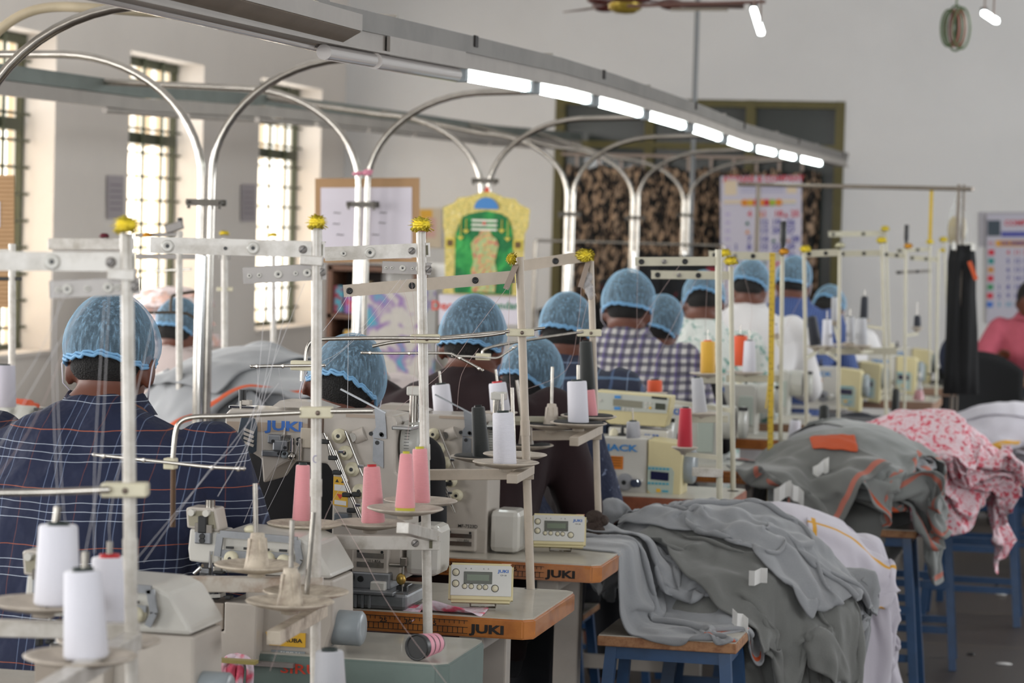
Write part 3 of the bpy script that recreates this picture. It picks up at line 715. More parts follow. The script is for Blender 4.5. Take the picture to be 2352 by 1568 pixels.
# ------------------------------------------------------------------ coverstitch machines
def PX(px0, py0, s): return (lambda px, py, y=0: Vector(((px-px0)/s, y, (py0-py)/s)))
def coverstitch(lab, loc):
    t = thing('coverstitch_machine', lab, 'sewing machine', loc)
    s = 1154; L = PX(757, 1395, s); P2 = lambda pts: [(L(*p).x, L(*p).z) for p in pts]
    mb = MB(CREAM)
    mb.prism(P2([(494, 962), (506, 948), (860, 944), (896, 948), (904, 962), (904, 1075), (925, 1092), (925, 1325), (757, 1325), (757, 1085), (742, 1064), (650, 1062), (622, 1078), (600, 1112), (590, 1116), (584, 1060), (556, 1045), (505, 1030), (494, 1000)]), 0, .13, CREAM, r=.004)
    mb.prism(P2([(600, 940), (618, 926), (690, 926), (740, 940)]), .02, .1, CREAM)
    mb.build('body', t)
    mb = MB(mat('brown_strip', '#A1907F', .4)); mb.prism(P2([(500, 977), (712, 974), (712, 994), (500, 998)]), -.002, .001); mb.prism(P2([(785, 948), (862, 948), (862, 955), (785, 955)]), -.002, .001)
    mb.box(L(715, 976, -.005), (.03, .012, .03), mat('brown_block', '#5E4A3C', .5)); mb.build('trim_strip', t)
    mb = MB(JBLUE); mb.text('JUKI', .026, TF(L(640, 983, -.003)), JBLUE, .04, 1.55); mb.build('logo', t)
    mb = MB(mat('cream_plate', '#B3A897', .4)); mb.box(L(694, 1006, -.006), (.022, .014, .04), r=.002)
    mb.tube([L(677, 1010, -.016), L(677, 1010, 0)], .004, DARK, 8); mb.tube([L(677, 1020, -.016), L(677, 1020, 0)], .004, DARK, 8); mb.build('needle_bar_cover', t)
    mb = MB(ALU)
    mb.box(L(620, 1012, -.008), (.028, .02, .018), r=.003, M=None); mb.box(L(635, 1026, -.012), (.03, .016, .022), r=.003); mb.box(L(612, 1046, -.006), (.04, .014, .012), r=.002)
    mb.tube([L(661, 1008, -.01), L(661, 1046, -.01)], .004, CHROME); mb.tube([L(682, 1008, -.012), L(682, 1058, -.012)], .005, STEEL)
    mb.tube([L(643, 985, -.01), L(643, 1003, -.01)], .002, STEEL); mb.sphere(L(645, 1047, -.012), .008, GREYD); mb.sphere(L(662, 1050, -.012), .009, STEEL)
    for q in ((648, 1030), (647, 1044), (634, 1044), (619, 1016)): mb.tube([L(*q, -.022), L(*q, -.01)], .0035, DARK, 8)
    for k in range(5): mb.bar(L(625, 1003+k*3, -.004), L(655, 1003+k*3, -.004), .0015, .004, STEEL)
    mb.build('needle_mechanism', t)
    mb = MB(mat('guard_grey', '#4C545C', .3, metal=.5)); mb.prism(P2([(545, 962), (560, 958), (578, 966), (584, 985), (583, 1040), (572, 1047), (545, 1030), (536, 1008)]), -.03, -.027, r=.0008)
    for k in range(4): mb.bar(L(553, 990+k*10, -.032), L(577, 998+k*10, -.032), .005, .002, CREAM)
    mb.build('finger_guard', t)
    mb = MB(ALU); mb.box(L(527, 945, .03), (.055, .02, .006), CHROME, r=.001); mb.tube([L(524, 905, .03), L(524, 946, .03)], .008, DARK); mb.tube([L(524, 930, .02), L(524, 970, .02)], .002, STEEL)
    mb.box(L(535, 934, .03), (.018, .02, .01), CREAM, r=.002); mb.build('presser_lifter', t)
    for k, (x, y) in enumerate(((773, 998), (789, 1036), (806, 1073), (825, 1122), (842, 1160))):
        M = AX(L(x, y, 0), (0, -1, 0))
        MB(CREAM).lathe([(.013, 0), (.013, .008), (.0145, .010), (.0145, .014), (.008, .017), (.008, .019)], M, PLAST, 22).lathe([(.004, .0191), (.0005, .0192)], M, DARK, 10).build('tension_knob', t)
    mb = MB(CREAM); mb.tube([L(808, 1000, -.003), L(832, 990, -.003)], .014, CREAM, 16); mb.tube([L(806, 1000, -.019), L(806, 1000, 0)], .009, STEEL, 16)
    for q in ((847, 990), (871, 990), (862, 1010), (873, 992)): mb.tube([L(*q, -.008), L(*q, 0)], .0042, DARK, 10)
    mb.build('thread_guide_boss', t)
    mb = MB(CHROME)
    for a, b in (((742, 992), (842, 1205)), ((753, 1006), (835, 1180)), ((748, 1000), (760, 1050)), ((792, 985), (836, 1085)), ((770, 1030), (800, 1100)), ((800, 1118), (834, 1190))):
        mb.tube([L(*a, -.024), L(*b, -.024)], .003, CHROMED, 8)
    for q in ((745, 1011), (765, 1047), (776, 1080), (800, 1130), (812, 1165), (822, 1128)): mb.box(L(*q, -.025), (.018, .014, .009), DARK, r=.002)
    for q in ((832, 1063), (828, 1152), (785, 1032)): mb.box(L(*q, -.028), (.012, .006, .006), CHROME, r=.001)
    mb.build('looper_thread_tubes', t)
    mb = MB(ALU); mb.prism(P2([(853, 932), (878, 940), (882, 972), (884, 1000), (870, 1000), (852, 1000), (848, 990), (858, 975)]), -.006, -.002)
    mb.prism(P2([(852, 1000), (876, 1006), (878, 1068), (852, 1052)]), -.005, -.001); mb.bar(L(777, 890, -.02), L(880, 941, -.004), .003, .012, ALU); mb.build('take_up_bracket', t)
    mb = MB(WHITEM); mb.box(L(935, 892, .05), (.034, .034, .018), r=.003); mb.tube([L(928, 900, .05), L(928, 965, .05)], .008, STEEL, 14); mb.tube([L(943, 900, .05), L(943, 965, .05)], .004, CHROME); mb.build('needle_bar_post', t)
    MB(CHROME).box(L(928, 972, -.01), (.042, .05, .008), r=.002).build('lever', t)
    M = FR(L(909, 1015, .06), (0, 1, 0), (1, 0, 0)); mb = MB(CREAM); mb.lathe([(.045, 0), (.047, .004), (.047, .032), (.04, .038), (.02, .04)], M, mat('wheel_grey', '#A7A69F', .35), 36)
    for k in range(14): a = PI*.5+.9*(k-7)/7; mb.box((L(925, 1015).x, .06-.0475*math.cos(a-PI/2), L(925, 1015).z+.0475*math.sin(a-PI/2)), (.01, .001, .0008), DARK)
    mb.build('handwheel', t)
    mb = MB(YELL); mb.prism(P2([(759, 1092), (794, 1095), (794, 1162), (759, 1158)]), -.0015, .0)
    mb.prism(P2([(762, 1110), (792, 1112), (792, 1126), (762, 1124)]), -.0025, 0, LABELW); mb.prism(P2([(763, 1146), (791, 1148), (791, 1158), (763, 1156)]), -.0025, 0, LABELW)
    for q in ((768, 1102), (782, 1103)): mb.prism(P2([(q[0]-4, q[1]+3), (q[0]+4, q[1]+3), (q[0], q[1]-4)]), -.003, 0, DARK)
    mb.prism(P2([(768, 1132), (784, 1133), (776, 1144)]), -.003, 0, REDI); mb.build('warning_label', t)
    MB(mat('steel_grey_box', '#5A6066', .4)).box(L(787, 1185, -.01), (.03, .03, .02), r=.003).build('solenoid', t)
    mb = MB(CREAM); mb.box(L(856, 1278, -.008), (.074, .02, .052), CREAM, r=.003)
    for y in (1267, 1288): mb.box(L(857, y, -.019), (.055, .002, .010), STEEL)
    for q in ((828, 1258), (884, 1258), (828, 1288), (884, 1288)): mb.tube([L(*q, -.0195), L(*q, -.01)], .003, DARK, 8)
    mb.text('MF-7523D', .011, TF(L(872, 1243, -.001)), DARK, .01); mb.text('U11-B56', .008, TF(L(865, 1280, -.0195)), DARK, .01); mb.build('name_plate', t)
    MB(CREAM).box(L(972, 1253, .05), (.07, .10, .10), WHITEM, r=.014).build('motor_cover', t)
    b = MB(ALU)
    b.box(L(836, 1325, .03), (.12, .1, .035), r=.004); b.box(L(858, 1366, .03), (.16, .14, .034), r=.008); b.box(L(840, 1347, .02), (.145, .15, .008), r=.002)
    for k in range(6): b.box(L(785+k*16, 1368, -.042), (.006, .008, .028), ALU, r=.002)
    b.tube([L(806, 1318, -.03), L(806, 1318, 0)], .013, DARK, 18); b.tube([L(836, 1321, -.025), L(836, 1321, 0)], .006, DARK); b.prism(P2([(903, 1345), (952, 1345), (940, 1368), (905, 1388)]), -.03, .1, ALU)
    b.build('casting_base', t)
    MB(DARK).box(L(800, 1396, .02), (.03, .05, .016), r=.004).box(L(880, 1396, .02), (.035, .05, .016), r=.004).build('rubber_foot', t)
    MB(WHITEM).box(L(880, 1335, -.025), (.03, .02, .02), r=.003).build('cover_block', t)
    mb = MB(STEEL); mb.tube([L(900, 1287, -.01), L(930, 1287, -.01)], .004); mb.box(L(934, 1278, -.01), (.014, .014, .018), r=.002); mb.tube([L(932, 1285, -.01), L(932, 1360, -.01)], .003); mb.sphere(L(928, 1318, -.01), (.01, .008, .012), BRASS); mb.box(L(930, 1345, -.005), (.022, .015, .02), DARK, r=.002)
    mb.build('adjuster', t)
    return t
BRASS = mat('brass', '#A68A4A', .35, metal=.8)
M3 = coverstitch('cream coverstitch machine with grey cast base, behind the pink thread spools', W(757, 1395, 5.2))
M4 = copy_tree(M3); M4.location = W(976, 1332, 6.12); M4['label'] = 'cream coverstitch machine with MF-7523D plate and rounded motor cover, behind the black and white spools'
for c in list(M4.children):
    if c.name.split('.')[0] in ('casting_base', 'rubber_foot', 'cover_block', 'adjuster'): bpy.data.objects.remove(c)

# ------------------------------------------------------------------ overlock machines
def overlock(lab, loc):
    t = thing('overlock_machine', lab, 'sewing machine', loc); s = 1290; L = PX(450, 1507, s); P2 = lambda pts: [(L(*p).x, L(*p).z) for p in pts]
    MB(CREAM).prism(P2([(503, 1218), (688, 1222), (722, 1236), (764, 1300), (766, 1312), (503, 1312)]), .0, .15, WHITEM, r=.006).build('top_cover', t)
    MB(CREAM).prism(P2([(560, 1315), (767, 1315), (770, 1420), (745, 1507), (560, 1507)]), .01, .14, CREAM, r=.005).build('body', t)
    mb = MB(CREAM); mb.prism(P2([(452, 1440), (528, 1440), (528, 1372), (606, 1374), (604, 1507), (450, 1507)]), -.03, .1, r=.003); mb.build('front_cover', t)
    MB(mat('taupe_plate', '#92877B', .4)).prism(P2([(462, 1376), (526, 1376), (526, 1436), (464, 1440)]), -.028, .05, r=.002).build('cloth_plate', t)
    mb = MB(ALU)
    mb.bar(L(508, 1221, -.014), L(690, 1226, -.014), .012, .006); mb.bar(L(508, 1220, -.014), L(502, 1272, -.014), .012, .006, up=(1, 0, 0)); mb.bar(L(688, 1226, -.014), L(697, 1270, -.014), .012, .006, up=(1, 0, 0))
    mb.bar(L(697, 1270, -.014), L(685, 1296, -.014), .010, .006, up=(1, 0, 0)); mb.bar(L(506, 1266, -.012), L(600, 1268, -.012), .014, .004); mb.bar(L(600, 1262, -.012), L(680, 1264, -.012), .010, .004)
    for k in range(4): mb.box(L(532+k*42, 1251, -.016), (.014, .004, .004), DARK)
    mb.build('thread_frame', t)
    for q in ((536, 1275), (622, 1272), (660, 1276)):
        M = AX(L(*q, -.012), (0, -1, 0)); MB(PLAST).lathe([(.013, -.01), (.013, .006), (.011, .012), (.008, .014)], M, PLAST, 20).lathe([(.0035, .0141), (.0002, .0142)], M, DARK, 10).build('tension_knob', t)
    MB(PLAST).sphere(L(565, 1213, .02), (.012, .012, .008)).build('tension_knob', t)
    mb = MB(YCREAM); mb.prism(P2([(417, 1170), (424, 1166), (488, 1167), (499, 1215), (494, 1220), (421, 1214)]), .0, .05, CREAM, r=.003)
    mb.prism(P2([(424, 1174), (484, 1174), (492, 1212), (428, 1208)]), -.003, .0, mat('head_recess', '#8C8672', .5)); 
    for q in ((436, 1177), (471, 1177)): mb.tube([L(*q, -.014), L(*q, .0)], .006, WHITEM, 12)
    mb.build('needle_head_cap', t)
    MB(GREYST).tube([L(467, 1150, .02), L(467, 1168, .02)], .009, STEEL, 14).build('top_post', t)
    MB(WHITEM).prism(P2([(428, 1215), (500, 1220), (503, 1292), (455, 1292), (428, 1290), (424, 1262)]), .0, .08, r=.004).build('needle_head', t)
    mb = MB(DARK); mb.box(L(463, 1203, -.008), (.016, .012, .03), r=.002); mb.box(L(464, 1228, -.006), (.03, .01, .03), ALU, r=.002)
    for q in ((464, 1229), (464, 1239)): mb.tube([L(*q, -.016), L(*q, -.004)], .0048, DARK, 12)
    mb.box(L(451, 1210, -.008), (.008, .01, .016), STEEL); mb.box(L(480, 1212, -.008), (.01, .01, .014), STEEL); mb.tube([L(485, 1262, -.01), L(483, 1300, -.01)], .003, CHROME); mb.build('needle_mechanism', t)
    mb = MB(STEEL); random.seed(5)
    for k in range(16):
        x = random.uniform(455, 560); y = random.uniform(1292, 1365); mb.box(L(x, y, random.uniform(-.03, .01)), (random.uniform(.008, .03), .016, random.uniform(.005, .014)), random.choice((STEEL, DARK, ALU, CHROME)), r=.002)
    mb.bar(L(455, 1365, -.02), L(520, 1358, -.02), .006, .03, CHROME); mb.tube([L(455, 1312, -.03), L(470, 1298, -.03)], .004, CHROME); mb.build('presser_foot', t)
    M = FR(L(735, 1430, .05), (0, 1, 0), (1, 0, 0)); MB(DARK).lathe([(.034, -.004), (.034, .016)], M, DARK, 30).build('belt_cover', t)
    MB(GREYD).lathe([(.030, .016), (.031, .02), (.031, .066), (.027, .070), (.012, .070)], M, GREYD, 36).build('motor', t)
    mb = MB(YELL); mb.prism(P2([(612, 1442), (706, 1440), (706, 1472), (622, 1472)]), .006, .01, YELL); mb.prism(P2([(626, 1482), (706, 1482), (706, 1495), (626, 1493)]), .006, .01, GREYD)
    mb.text('SIRUBA', .010, TF(L(672, 1458, .005)), DARK, .02, 1.3); mb.text('514M2-24', .008, TF(L(672, 1488, .005)), LABELW, .02, 1.1); mb.build('name_plate', t)
    MB(GREYST).box(L(560, 1510, .05), (.2, .14, .008)).build('mounting_plate', t)
    return t
M1 = overlock('cream overlock machine with grey frame and motor, behind the empty spool dishes', W(450, 1507, 4.62))
M0 = copy_tree(M1); M0.location = W(79, 1666, 3.93); M0['label'] = 'cream overlock machine cut by the bottom edge, beside the big white spools'
# brass strip along the table
mb = MB(mat('brass_strip', '#A89A5E', .4, metal=.3)); a = Wh(430, 1513, .752); mb.box((a.x+.07, a.y, .754), (.11, .02, .006)); solo(mb, 'edge_strip', 'dull yellow strip lying along the grey-green table edge', 'strip', org=a)

# ------------------------------------------------------------------ lockstitch machines
def lockstitch(kind, lab, loc):
    t = thing('lockstitch_machine', lab, 'sewing machine', loc); s = 789; L = PX(1195, 1150, s); P2 = lambda pts: [(L(*p).x, L(*p).z) for p in pts]
    wm = WHITEM if kind == 'jack' else mat('juki_white', '#B9B8B0', .35, var=.08, vs=9, coat=.2)
    body = [(1195, 1018), (1203, 1006), (1484, 1003), (1486, 1150), (1372, 1150), (1370, 1080), (1350, 1062), (1240, 1060), (1240, 1092), (1197, 1092)]
    if kind == 'juki': body = [(1195, 1010), (1203, 998), (1440, 996), (1455, 1004), (1455, 1150), (1360, 1150), (1358, 1080), (1340, 1062), (1240, 1060), (1240, 1092), (1197, 1092)]
    MB(wm).prism(P2(body), -.02, .10, wm, r=.006).build('body', t)
    MB(wm).box(L(1340, 1149, .03), (.46, .17, .012), wm, r=.004).build('bed', t)
    mb = MB(STEEL); mb.tube([L(1216, 1090, .04), L(1216, 1128, .04)], .004); mb.box(L(1216, 1136, .04), (.02, .03, .006)); mb.tube([L(1225, 1090, .04), L(1225, 1140, .04)], .0015, CHROME); mb.build('presser_foot', t)
    mb = MB(STEEL); mb.lathe([(.012, 0), (.012, .006), (.005, .008), (.005, .03)], Matrix.Translation(L(1418, 1003, .03)), DARK, 16); mb.lathe([(.014, 0), (.012, .012), (.005, .02)], Matrix.Translation(L(1398, 1003, .03)), PLAST, 16)
    mb.build('bobbin_winder', t)
    if kind == 'jack':
        mb = MB(JCYAN); mb.text('JACK', .026, TF(L(1425, 1029, -.0215)), JCYAN, .035, 1.5); mb.build('logo', t)
        mb = MB(ORL); mb.box(L(1405, 1063, -.0205), (.06, .002, .038)); mb.prism(P2([(1384, 1075), (1392, 1075), (1388, 1066)]), -.0225, -.021, DARK)
        for k in range(4): mb.box(L(1410, 1052+k*6, -.022), (.035, .001, .002), mat('brown_ink', '#6B4014', .6))
        mb.build('warning_label', t)
        M = AX(L(1434, 1107, -.02), (0, -1, 0)); MB(GREYD).lathe([(.026, 0), (.025, .014), (.02, .018), (.007, .018)], M, mat('dial_grey', '#85868A', .35), 30).lathe([(.007, .0181), (.0004, .0182)], M, DARK, 12).build('stitch_dial', t)
        mb = MB(CHROME); mb.tube([L(1459, 1107, -.02), L(1459, 1107, -.045)], .012, CHROME, 16); mb.tube([L(1466, 1107, -.02), L(1466, 1107, -.04)], .012, CHROME, 16); mb.build('tension_knob', t)
        MB(YCREAM).prism(P2([(1487, 1005), (1560, 1012), (1568, 1020), (1565, 1160), (1487, 1150)]), -.026, .10, YCREAM, r=.005).build('end_housing', t)
        mb = MB(mat('panel_face', '#A9B3A6', .4)); mb.prism(P2([(1488, 1066), (1543, 1068), (1549, 1078), (1547, 1142), (1505, 1138), (1488, 1120)]), -.0285, -.026)
        mb.prism(P2([(1495, 1078), (1537, 1080), (1537, 1099), (1495, 1097)]), -.0305, -.028, LCDB)
        for k in range(6):
            mb.box(L(1492+k*8.5, 1072, -.0295), (.008, .002, .006), TEALK); mb.box(L(1492+k*8.5, 1106, -.0295), (.008, .002, .006), TEALK)
        mb.box(L(1514, 1122, -.0295), (.012, .002, .010), YELL); mb.box(L(1530, 1123, -.0295), (.018, .002, .006), TEALK); mb.text('JACK', .008, TF(L(1522, 1133, -.030)), JBLUE, .04, 1.4); mb.build('control_panel', t)
        M = FR(L(1565, 1067, .045), (0, 1, 0), (1, 0, 0)); MB(GREYD).lathe([(.05, 0), (.052, .01), (.052, .026), (.045, .032), (.02, .033)], M, GREYD, 30).build('handwheel', t)
    else:
        mb = MB(JBLUE); mb.text('JUKI', .026, TF(L(1330, 1016, -.0215)), JBLUE, .04, 1.5); mb.build('logo', t)
        MB(CREAM).box(L(1425, 1075, -.024), (.055, .008, .11), mat('panel_face_grey', '#A2ABA2', .4), r=.003).build('control_panel', t)
        M = FR(L(1455, 1040, .04), (0, 1, 0), (1, 0, 0)); MB(wm).lathe([(.055, 0), (.056, .01), (.056, .05), (.052, .054), (.03, .054)], M, wm, 30).build('belt_cover', t)
        M = FR(L(1505, 1040, .04), (0, 1, 0), (1, 0, 0)); MB(wm).lathe([(.03, 0), (.052, .004), (.054, .012), (.054, .022), (.048, .028), (.02, .03)], M, mat('wheel_pale', '#ADADA6', .3), 32).build('handwheel', t)
        mb = MB(DARK); M = AX(L(1300, 1008, -.02), (0, -1, 0)); mb.lathe([(.008, 0), (.012, .004), (.012, .008), (.004, .012), (.004, .02)], M, DARK, 14); mb.build('tension_knob', t)
        mb = MB(DARK); mb.box(L(1520, 1002, .0), (.03, .004, .012), DARK); mb.build('label_plate', t)
    return t
def lpos(xright, z, h=.75): # put the machine's right end at pixel column xright
    p = G(xright, z, .75); return Vector((p.x-.5, p.y, h))
J1 = lockstitch('jack', 'pale machine with light blue JACK lettering and a cream end panel, above the grey garments', lpos(1590, 7.62, .725))
K1 = lockstitch('juki', 'white machine with handwheel on the ruler-edged table under the yellow tape', lpos(1764, 8.62))
def put(src, lab, x, z):
    c = copy_tree(src); c.location = lpos(x, z); c['label'] = lab; return c
put(K1, 'white machine with blue lettering behind the red cone, between two thread poles', 1838, 9.95)
put(K1, 'white machine with pale handwheel left of the black cone on the far table', 1903, 11.1)
put(K1, 'white machine mostly hidden behind the grey box-type control unit', 1600, 8.0)
put(J1, 'cream-ended machine with JACK lettering, first behind the grey metal tray', 1992, 11.7)
put(J1, 'cream-ended machine second behind the grey metal tray, between two poles', 2036, 12.4)
put(J1, 'cream-ended machine with JACK lettering beside the red-based bottle', 2118, 13.1)
put(J1, 'farthest cream-ended machine, left of the black hanging trousers', 2150, 14.1)
# box-type control unit on the machine arm
a = W(1368, 976, 7.78); t = thing('control_unit', 'wide cream control box with a display, standing behind the JACK machine', 'control box', a); s = 6000/7.78
q = lambda px, py: ((px-1368)/s, -(py-976)/s)
MB(YCREAM).prism([q(1368, 948), (q(1365, 896)), q(1543, 903), q(1538, 945), q(1530, 974), q(1400, 972)], 0, .08, YCREAM, r=.004).build('housing', t)
mb = MB(mat('unit_face', '#B6B9B0', .4)); mb.prism([q(1368, 900), q(1537, 907), q(1532, 942), q(1368, 940)], -.003, .001); mb.prism([q(1408, 914), q(1475, 917), q(1475, 932), q(1408, 929)], -.006, 0, mat('unit_lcd', '#858272', .3)); mb.prism([q(1506, 919), q(1529, 920), q(1529, 934), q(1506, 933)], -.006, 0, LCD)
mb.prism([q(1497, 904), q(1532, 906), q(1532, 911), q(1497, 909)], -.006, 0, DARK)
for x, y in ((1418, 909), (1418, 935)): mb.box((q(x, y)[0], -.005, q(x, y)[1]), (.018, .003, .008), JCYAN)
for x, y in ((1484, 920), (1494, 920), (1484, 930), (1494, 931), (1432, 936), (1442, 936), (1450, 936), (1378, 918)): mb.lathe([(.004, 0), (.004, .003)], AX((q(x, y)[0], -.003, q(x, y)[1]), (0, -1, 0)), YELL if y == 931 else WHITEM, 10)
mb.build('control_face', t)
# machine head under it with lettering
mb = MB(WHITEM); mb.prism([q(1398, 978), q(1536, 982), q(1534, 1035), q(1398, 1030)], .0, .1, WHITEM, r=.006); mb.build('support', t)
mb = MB(JBLUE); mb.text('JUKI', .026, TF((q(1488, 1000)[0], -.002, q(1488, 1000)[1])), JBLUE, .04, 1.5); mb.build('logo', t)

# small control boxes on the tables
def cbox(lab, loc, rz):
    t = thing('control_box', lab, 'control box', loc, rz); w_, h_, d_ = .128, .078, .035
    tilt = Matrix.Rotation(math.radians(-14), 4, 'X') @ Matrix.Translation((0, 0, .012))
    mb = MB(YCREAM)
    bm = bmesh.new(); bmesh.ops.create_cube(bm, size=1, matrix=Matrix.Translation((0, 0, h_/2)) @ Matrix.Diagonal((w_, d_, h_, 1)))
    bmesh.ops.bevel(bm, geom=bm.edges[:], offset=.006, segments=3, affect='EDGES'); mb.bm(bm, YCREAM, False, tilt); mb.build('housing', t)
    mb = MB(mat('unit_face2', '#C4C3BD', .4)); mb.box((0, -d_/2-.0005, h_*.55), (w_-.008, .003, h_*.78), r=.001, M=tilt); mb.build('face_plate', t)
    mb = MB(LCD); mb.box((-.006, -d_/2-.002, h_*.62), (.056, .003, .024), r=.0008, M=tilt); mb.box((-.006, -d_/2-.0038, h_*.62), (.044, .001, .012), mat('lcd_green', '#5E6A55', .3), M=tilt); mb.build('display', t)
    mb = MB(DARK)
    for x, z, r in ((-.05, .058, .0075), (-.05, .036, .0075), (-.032, .031, .0055), (-.019, .031, .0055), (-.003, .030, .0055), (.009, .030, .0055), (.028, .028, .0075)):
        M = tilt @ AX((x, -d_/2-.002, z), (0, -1, 0))
        mb.lathe([(r, 0), (r, .0006), (r*.86, .0006), (r*.86, .0001)], M, DARK, 18); mb.lathe([(r*.85, 0), (r*.85, .0004), (.0002, .0004)], M, PLAST, 18)
    mb.build('buttons', t)
    mb = MB(JBLUE); mb.text('JUKI', .008, tilt @ TF((.044, -d_/2-.0024, .062)), JBLUE, .035, 1.4); mb.text('CP-18', .004, tilt @ TF((.044, -d_/2-.0024, .054)), DARK, .01, 1.2)
    for x in (-.03, -.02, .005, .014): mb.text('A', .004, tilt @ TF((x, -d_/2-.0024, .066)), DARK, .01)
    mb.build('logo', t)
    mb = MB(mat('pink_smear', '#D99084', .5)); mb.box((.05, 0, h_+.0003), (.02, .02, .001), r=.0004, M=tilt); mb.build('paint_smear', t)
    MB(STEEL).tube([(-.02, .0, .012), (-.02, .02, .002), (.03, .02, .002), (.03, 0, .012)], .0022, STEEL, 6).build('wire_stand', t)
    return t
c1 = cbox('cream control box with seven buttons and display on the nearer ruler-edged table', Wh(1103, 1399, .753), .22)
c2 = copy_tree(c1); c2.location = Wh(1282, 1269, .753); c2.rotation_euler.z = .22; c2['label'] = 'cream control box with buttons on the farther ruler-edged table beside the grey garments'
# power box hung under the farther table
a = Wh(1214, 1345, .64); t = thing('power_box', 'beige switch box with a red switch under the farther ruler-edged table', 'switch box', (a.x, T3.location.y+.06, .62))
MB(CREAM).box((0, .07, 0), (.17, .12, .09), r=.004).build('housing', t); MB(REDI).box((-.02, .008, -.005), (.022, .006, .012), r=.001).build('red_switch', t)
MB(mat('green_lamp', '#3C8A5A', .4)).box((.02, .008, -.005), (.006, .006, .012)).build('green_button', t); mb = MB(LABELW); mb.box((.045, .009, -.008), (.024, .002, .012)); mb.text('JUKI', .007, TF((.045, .0075, -.008)), JBLUE, .03, 1.3); mb.build('label', t)

# ------------------------------------------------------------------ flowers
FY = mat('marigold_yellow', '#F2DB3C', .6, var=.12, vs=60); FO = mat('marigold_orange', '#E2A529', .6); FW = mat('flower_white', '#D5D1B4', .7); FRD = mat('flower_dark_red', '#7B2A3A', .6)
random.seed(11)
def flower_mesh(m, name='f'):
    mb = MB(m)
    for lay, (n, tilt, ln) in enumerate(((20, -.6, .95), (22, -.3, 1.05), (22, 0, 1.08), (20, .3, 1.05), (18, .6, 1.0), (14, .9, .95), (10, 1.2, .9))):
        for k in range(n):
            a = 2*PI*k/n+random.uniform(-.15, .15); tl = tilt+random.uniform(-.12, .12); ln_ = ln*random.uniform(.85, 1.12)
            d = Vector((math.cos(a)*math.cos(tl), math.sin(a)*math.cos(tl), math.sin(tl))); sd = Vector((-math.sin(a), math.cos(a), 0)); u = d.cross(sd)
            wd = .17; p0 = d*.15; p1 = d*.62*ln_+u*.06; p2 = d*ln_+u*-.03
            mb.add([p0+sd*wd*.5, p0-sd*wd*.5, p1-sd*wd, p1+sd*wd, p2-sd*wd*.8, p2+sd*wd*.8, p1+u*-.05], [(0, 1, 2, 3), (3, 2, 4, 5), (0, 3, 6), (1, 6, 2), (3, 5, 4, 6), (2, 6, 4)], m, True)
    mb.sphere((0, 0, .08), (.72, .72, .58), m, 14, 10)
    return mb
FM = {}
def flower(px, py, rpx, z, lab, m=FY, tilt=(0, 0, 0), sq=1):
    if m.name not in FM: FM[m.name] = flower_mesh(m).build('marigold')
    o = FM[m.name]
    if o.get('category'): o = o.copy(); COL.objects.link(o)
    o.name = 'marigold'; p = W(px, py-rpx*.1, z); r = rpx*z/F*1.12; o.location = p; o.scale = (r, r, r*sq); o.rotation_euler = tilt
    tag(o, lab, 'flower', 'flowers stuck on the thread stands'); return o

# ------------------------------------------------------------------ thread stands
def chan(name, t, a, b, h, z, m, holes=(), screws=(), flange=-1, slot=None, up=UP, tang=None, dep=.02):
    """pressed-steel arm from pixel a to b (centre line), height h px"""
    s = F/z; A = W(*a, z); B = W(*b, z); hh = h/s; d = (B-A).normalized(); n = Vector(up).cross(d).normalized()
    if n.dot(FWD) < 0: n = -n
    u = d.cross(n); u = -u if u.z < 0 else u
    mb = MB(m); mb.bar(A, B, hh, .0025, m, up=u); mb.bar(A+u*(hh/2)+n*dep/2, B+u*(hh/2)+n*dep/2, .002, dep, m, up=u)
    o = mb.build(name, t, True); e = MB(WHITEM)
    for x in holes:
        p = A+(B-A)*x[0]-n*.0022-u*hh*x[1]; M = AX(p, -n); R = .0105 if len(x) < 3 else x[2]
        e.lathe([(R, -.001), (R, .0012), (R*.62, .002), (R*.3, .0004)], M, WHITEM if len(x) < 4 else x[3], 20); e.lathe([(R*.3, .0006), (.0002, .0007)], M, DARK, 10)
    if holes: e.build('thread_eyelet', o, True) if False else child(e, 'thread_eyelet', o)
    for x in screws:
        p = A+(B-A)*x[0]-n*.002-u*hh*x[1]; M = AX(p, -n); e = MB(GREYST)
        e.lathe([(.0068, 0), (.0068, .003), (.006, .0042), (.0002, .0042)], M, GREYST, 16); e.box((0, 0, .0043), (.012, .0014, .0006), DARK, M=M); child(e, 'screw', o)
    if slot:
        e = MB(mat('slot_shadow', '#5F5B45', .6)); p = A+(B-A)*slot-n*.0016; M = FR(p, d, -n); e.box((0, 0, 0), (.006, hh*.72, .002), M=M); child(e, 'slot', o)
    return o
def child(mb, name, par):
    inv = MW(par).inverted(); mb.v = [tuple(inv @ Vector(v)) for v in mb.v]; o = mb.build(name); o.parent = par; return o
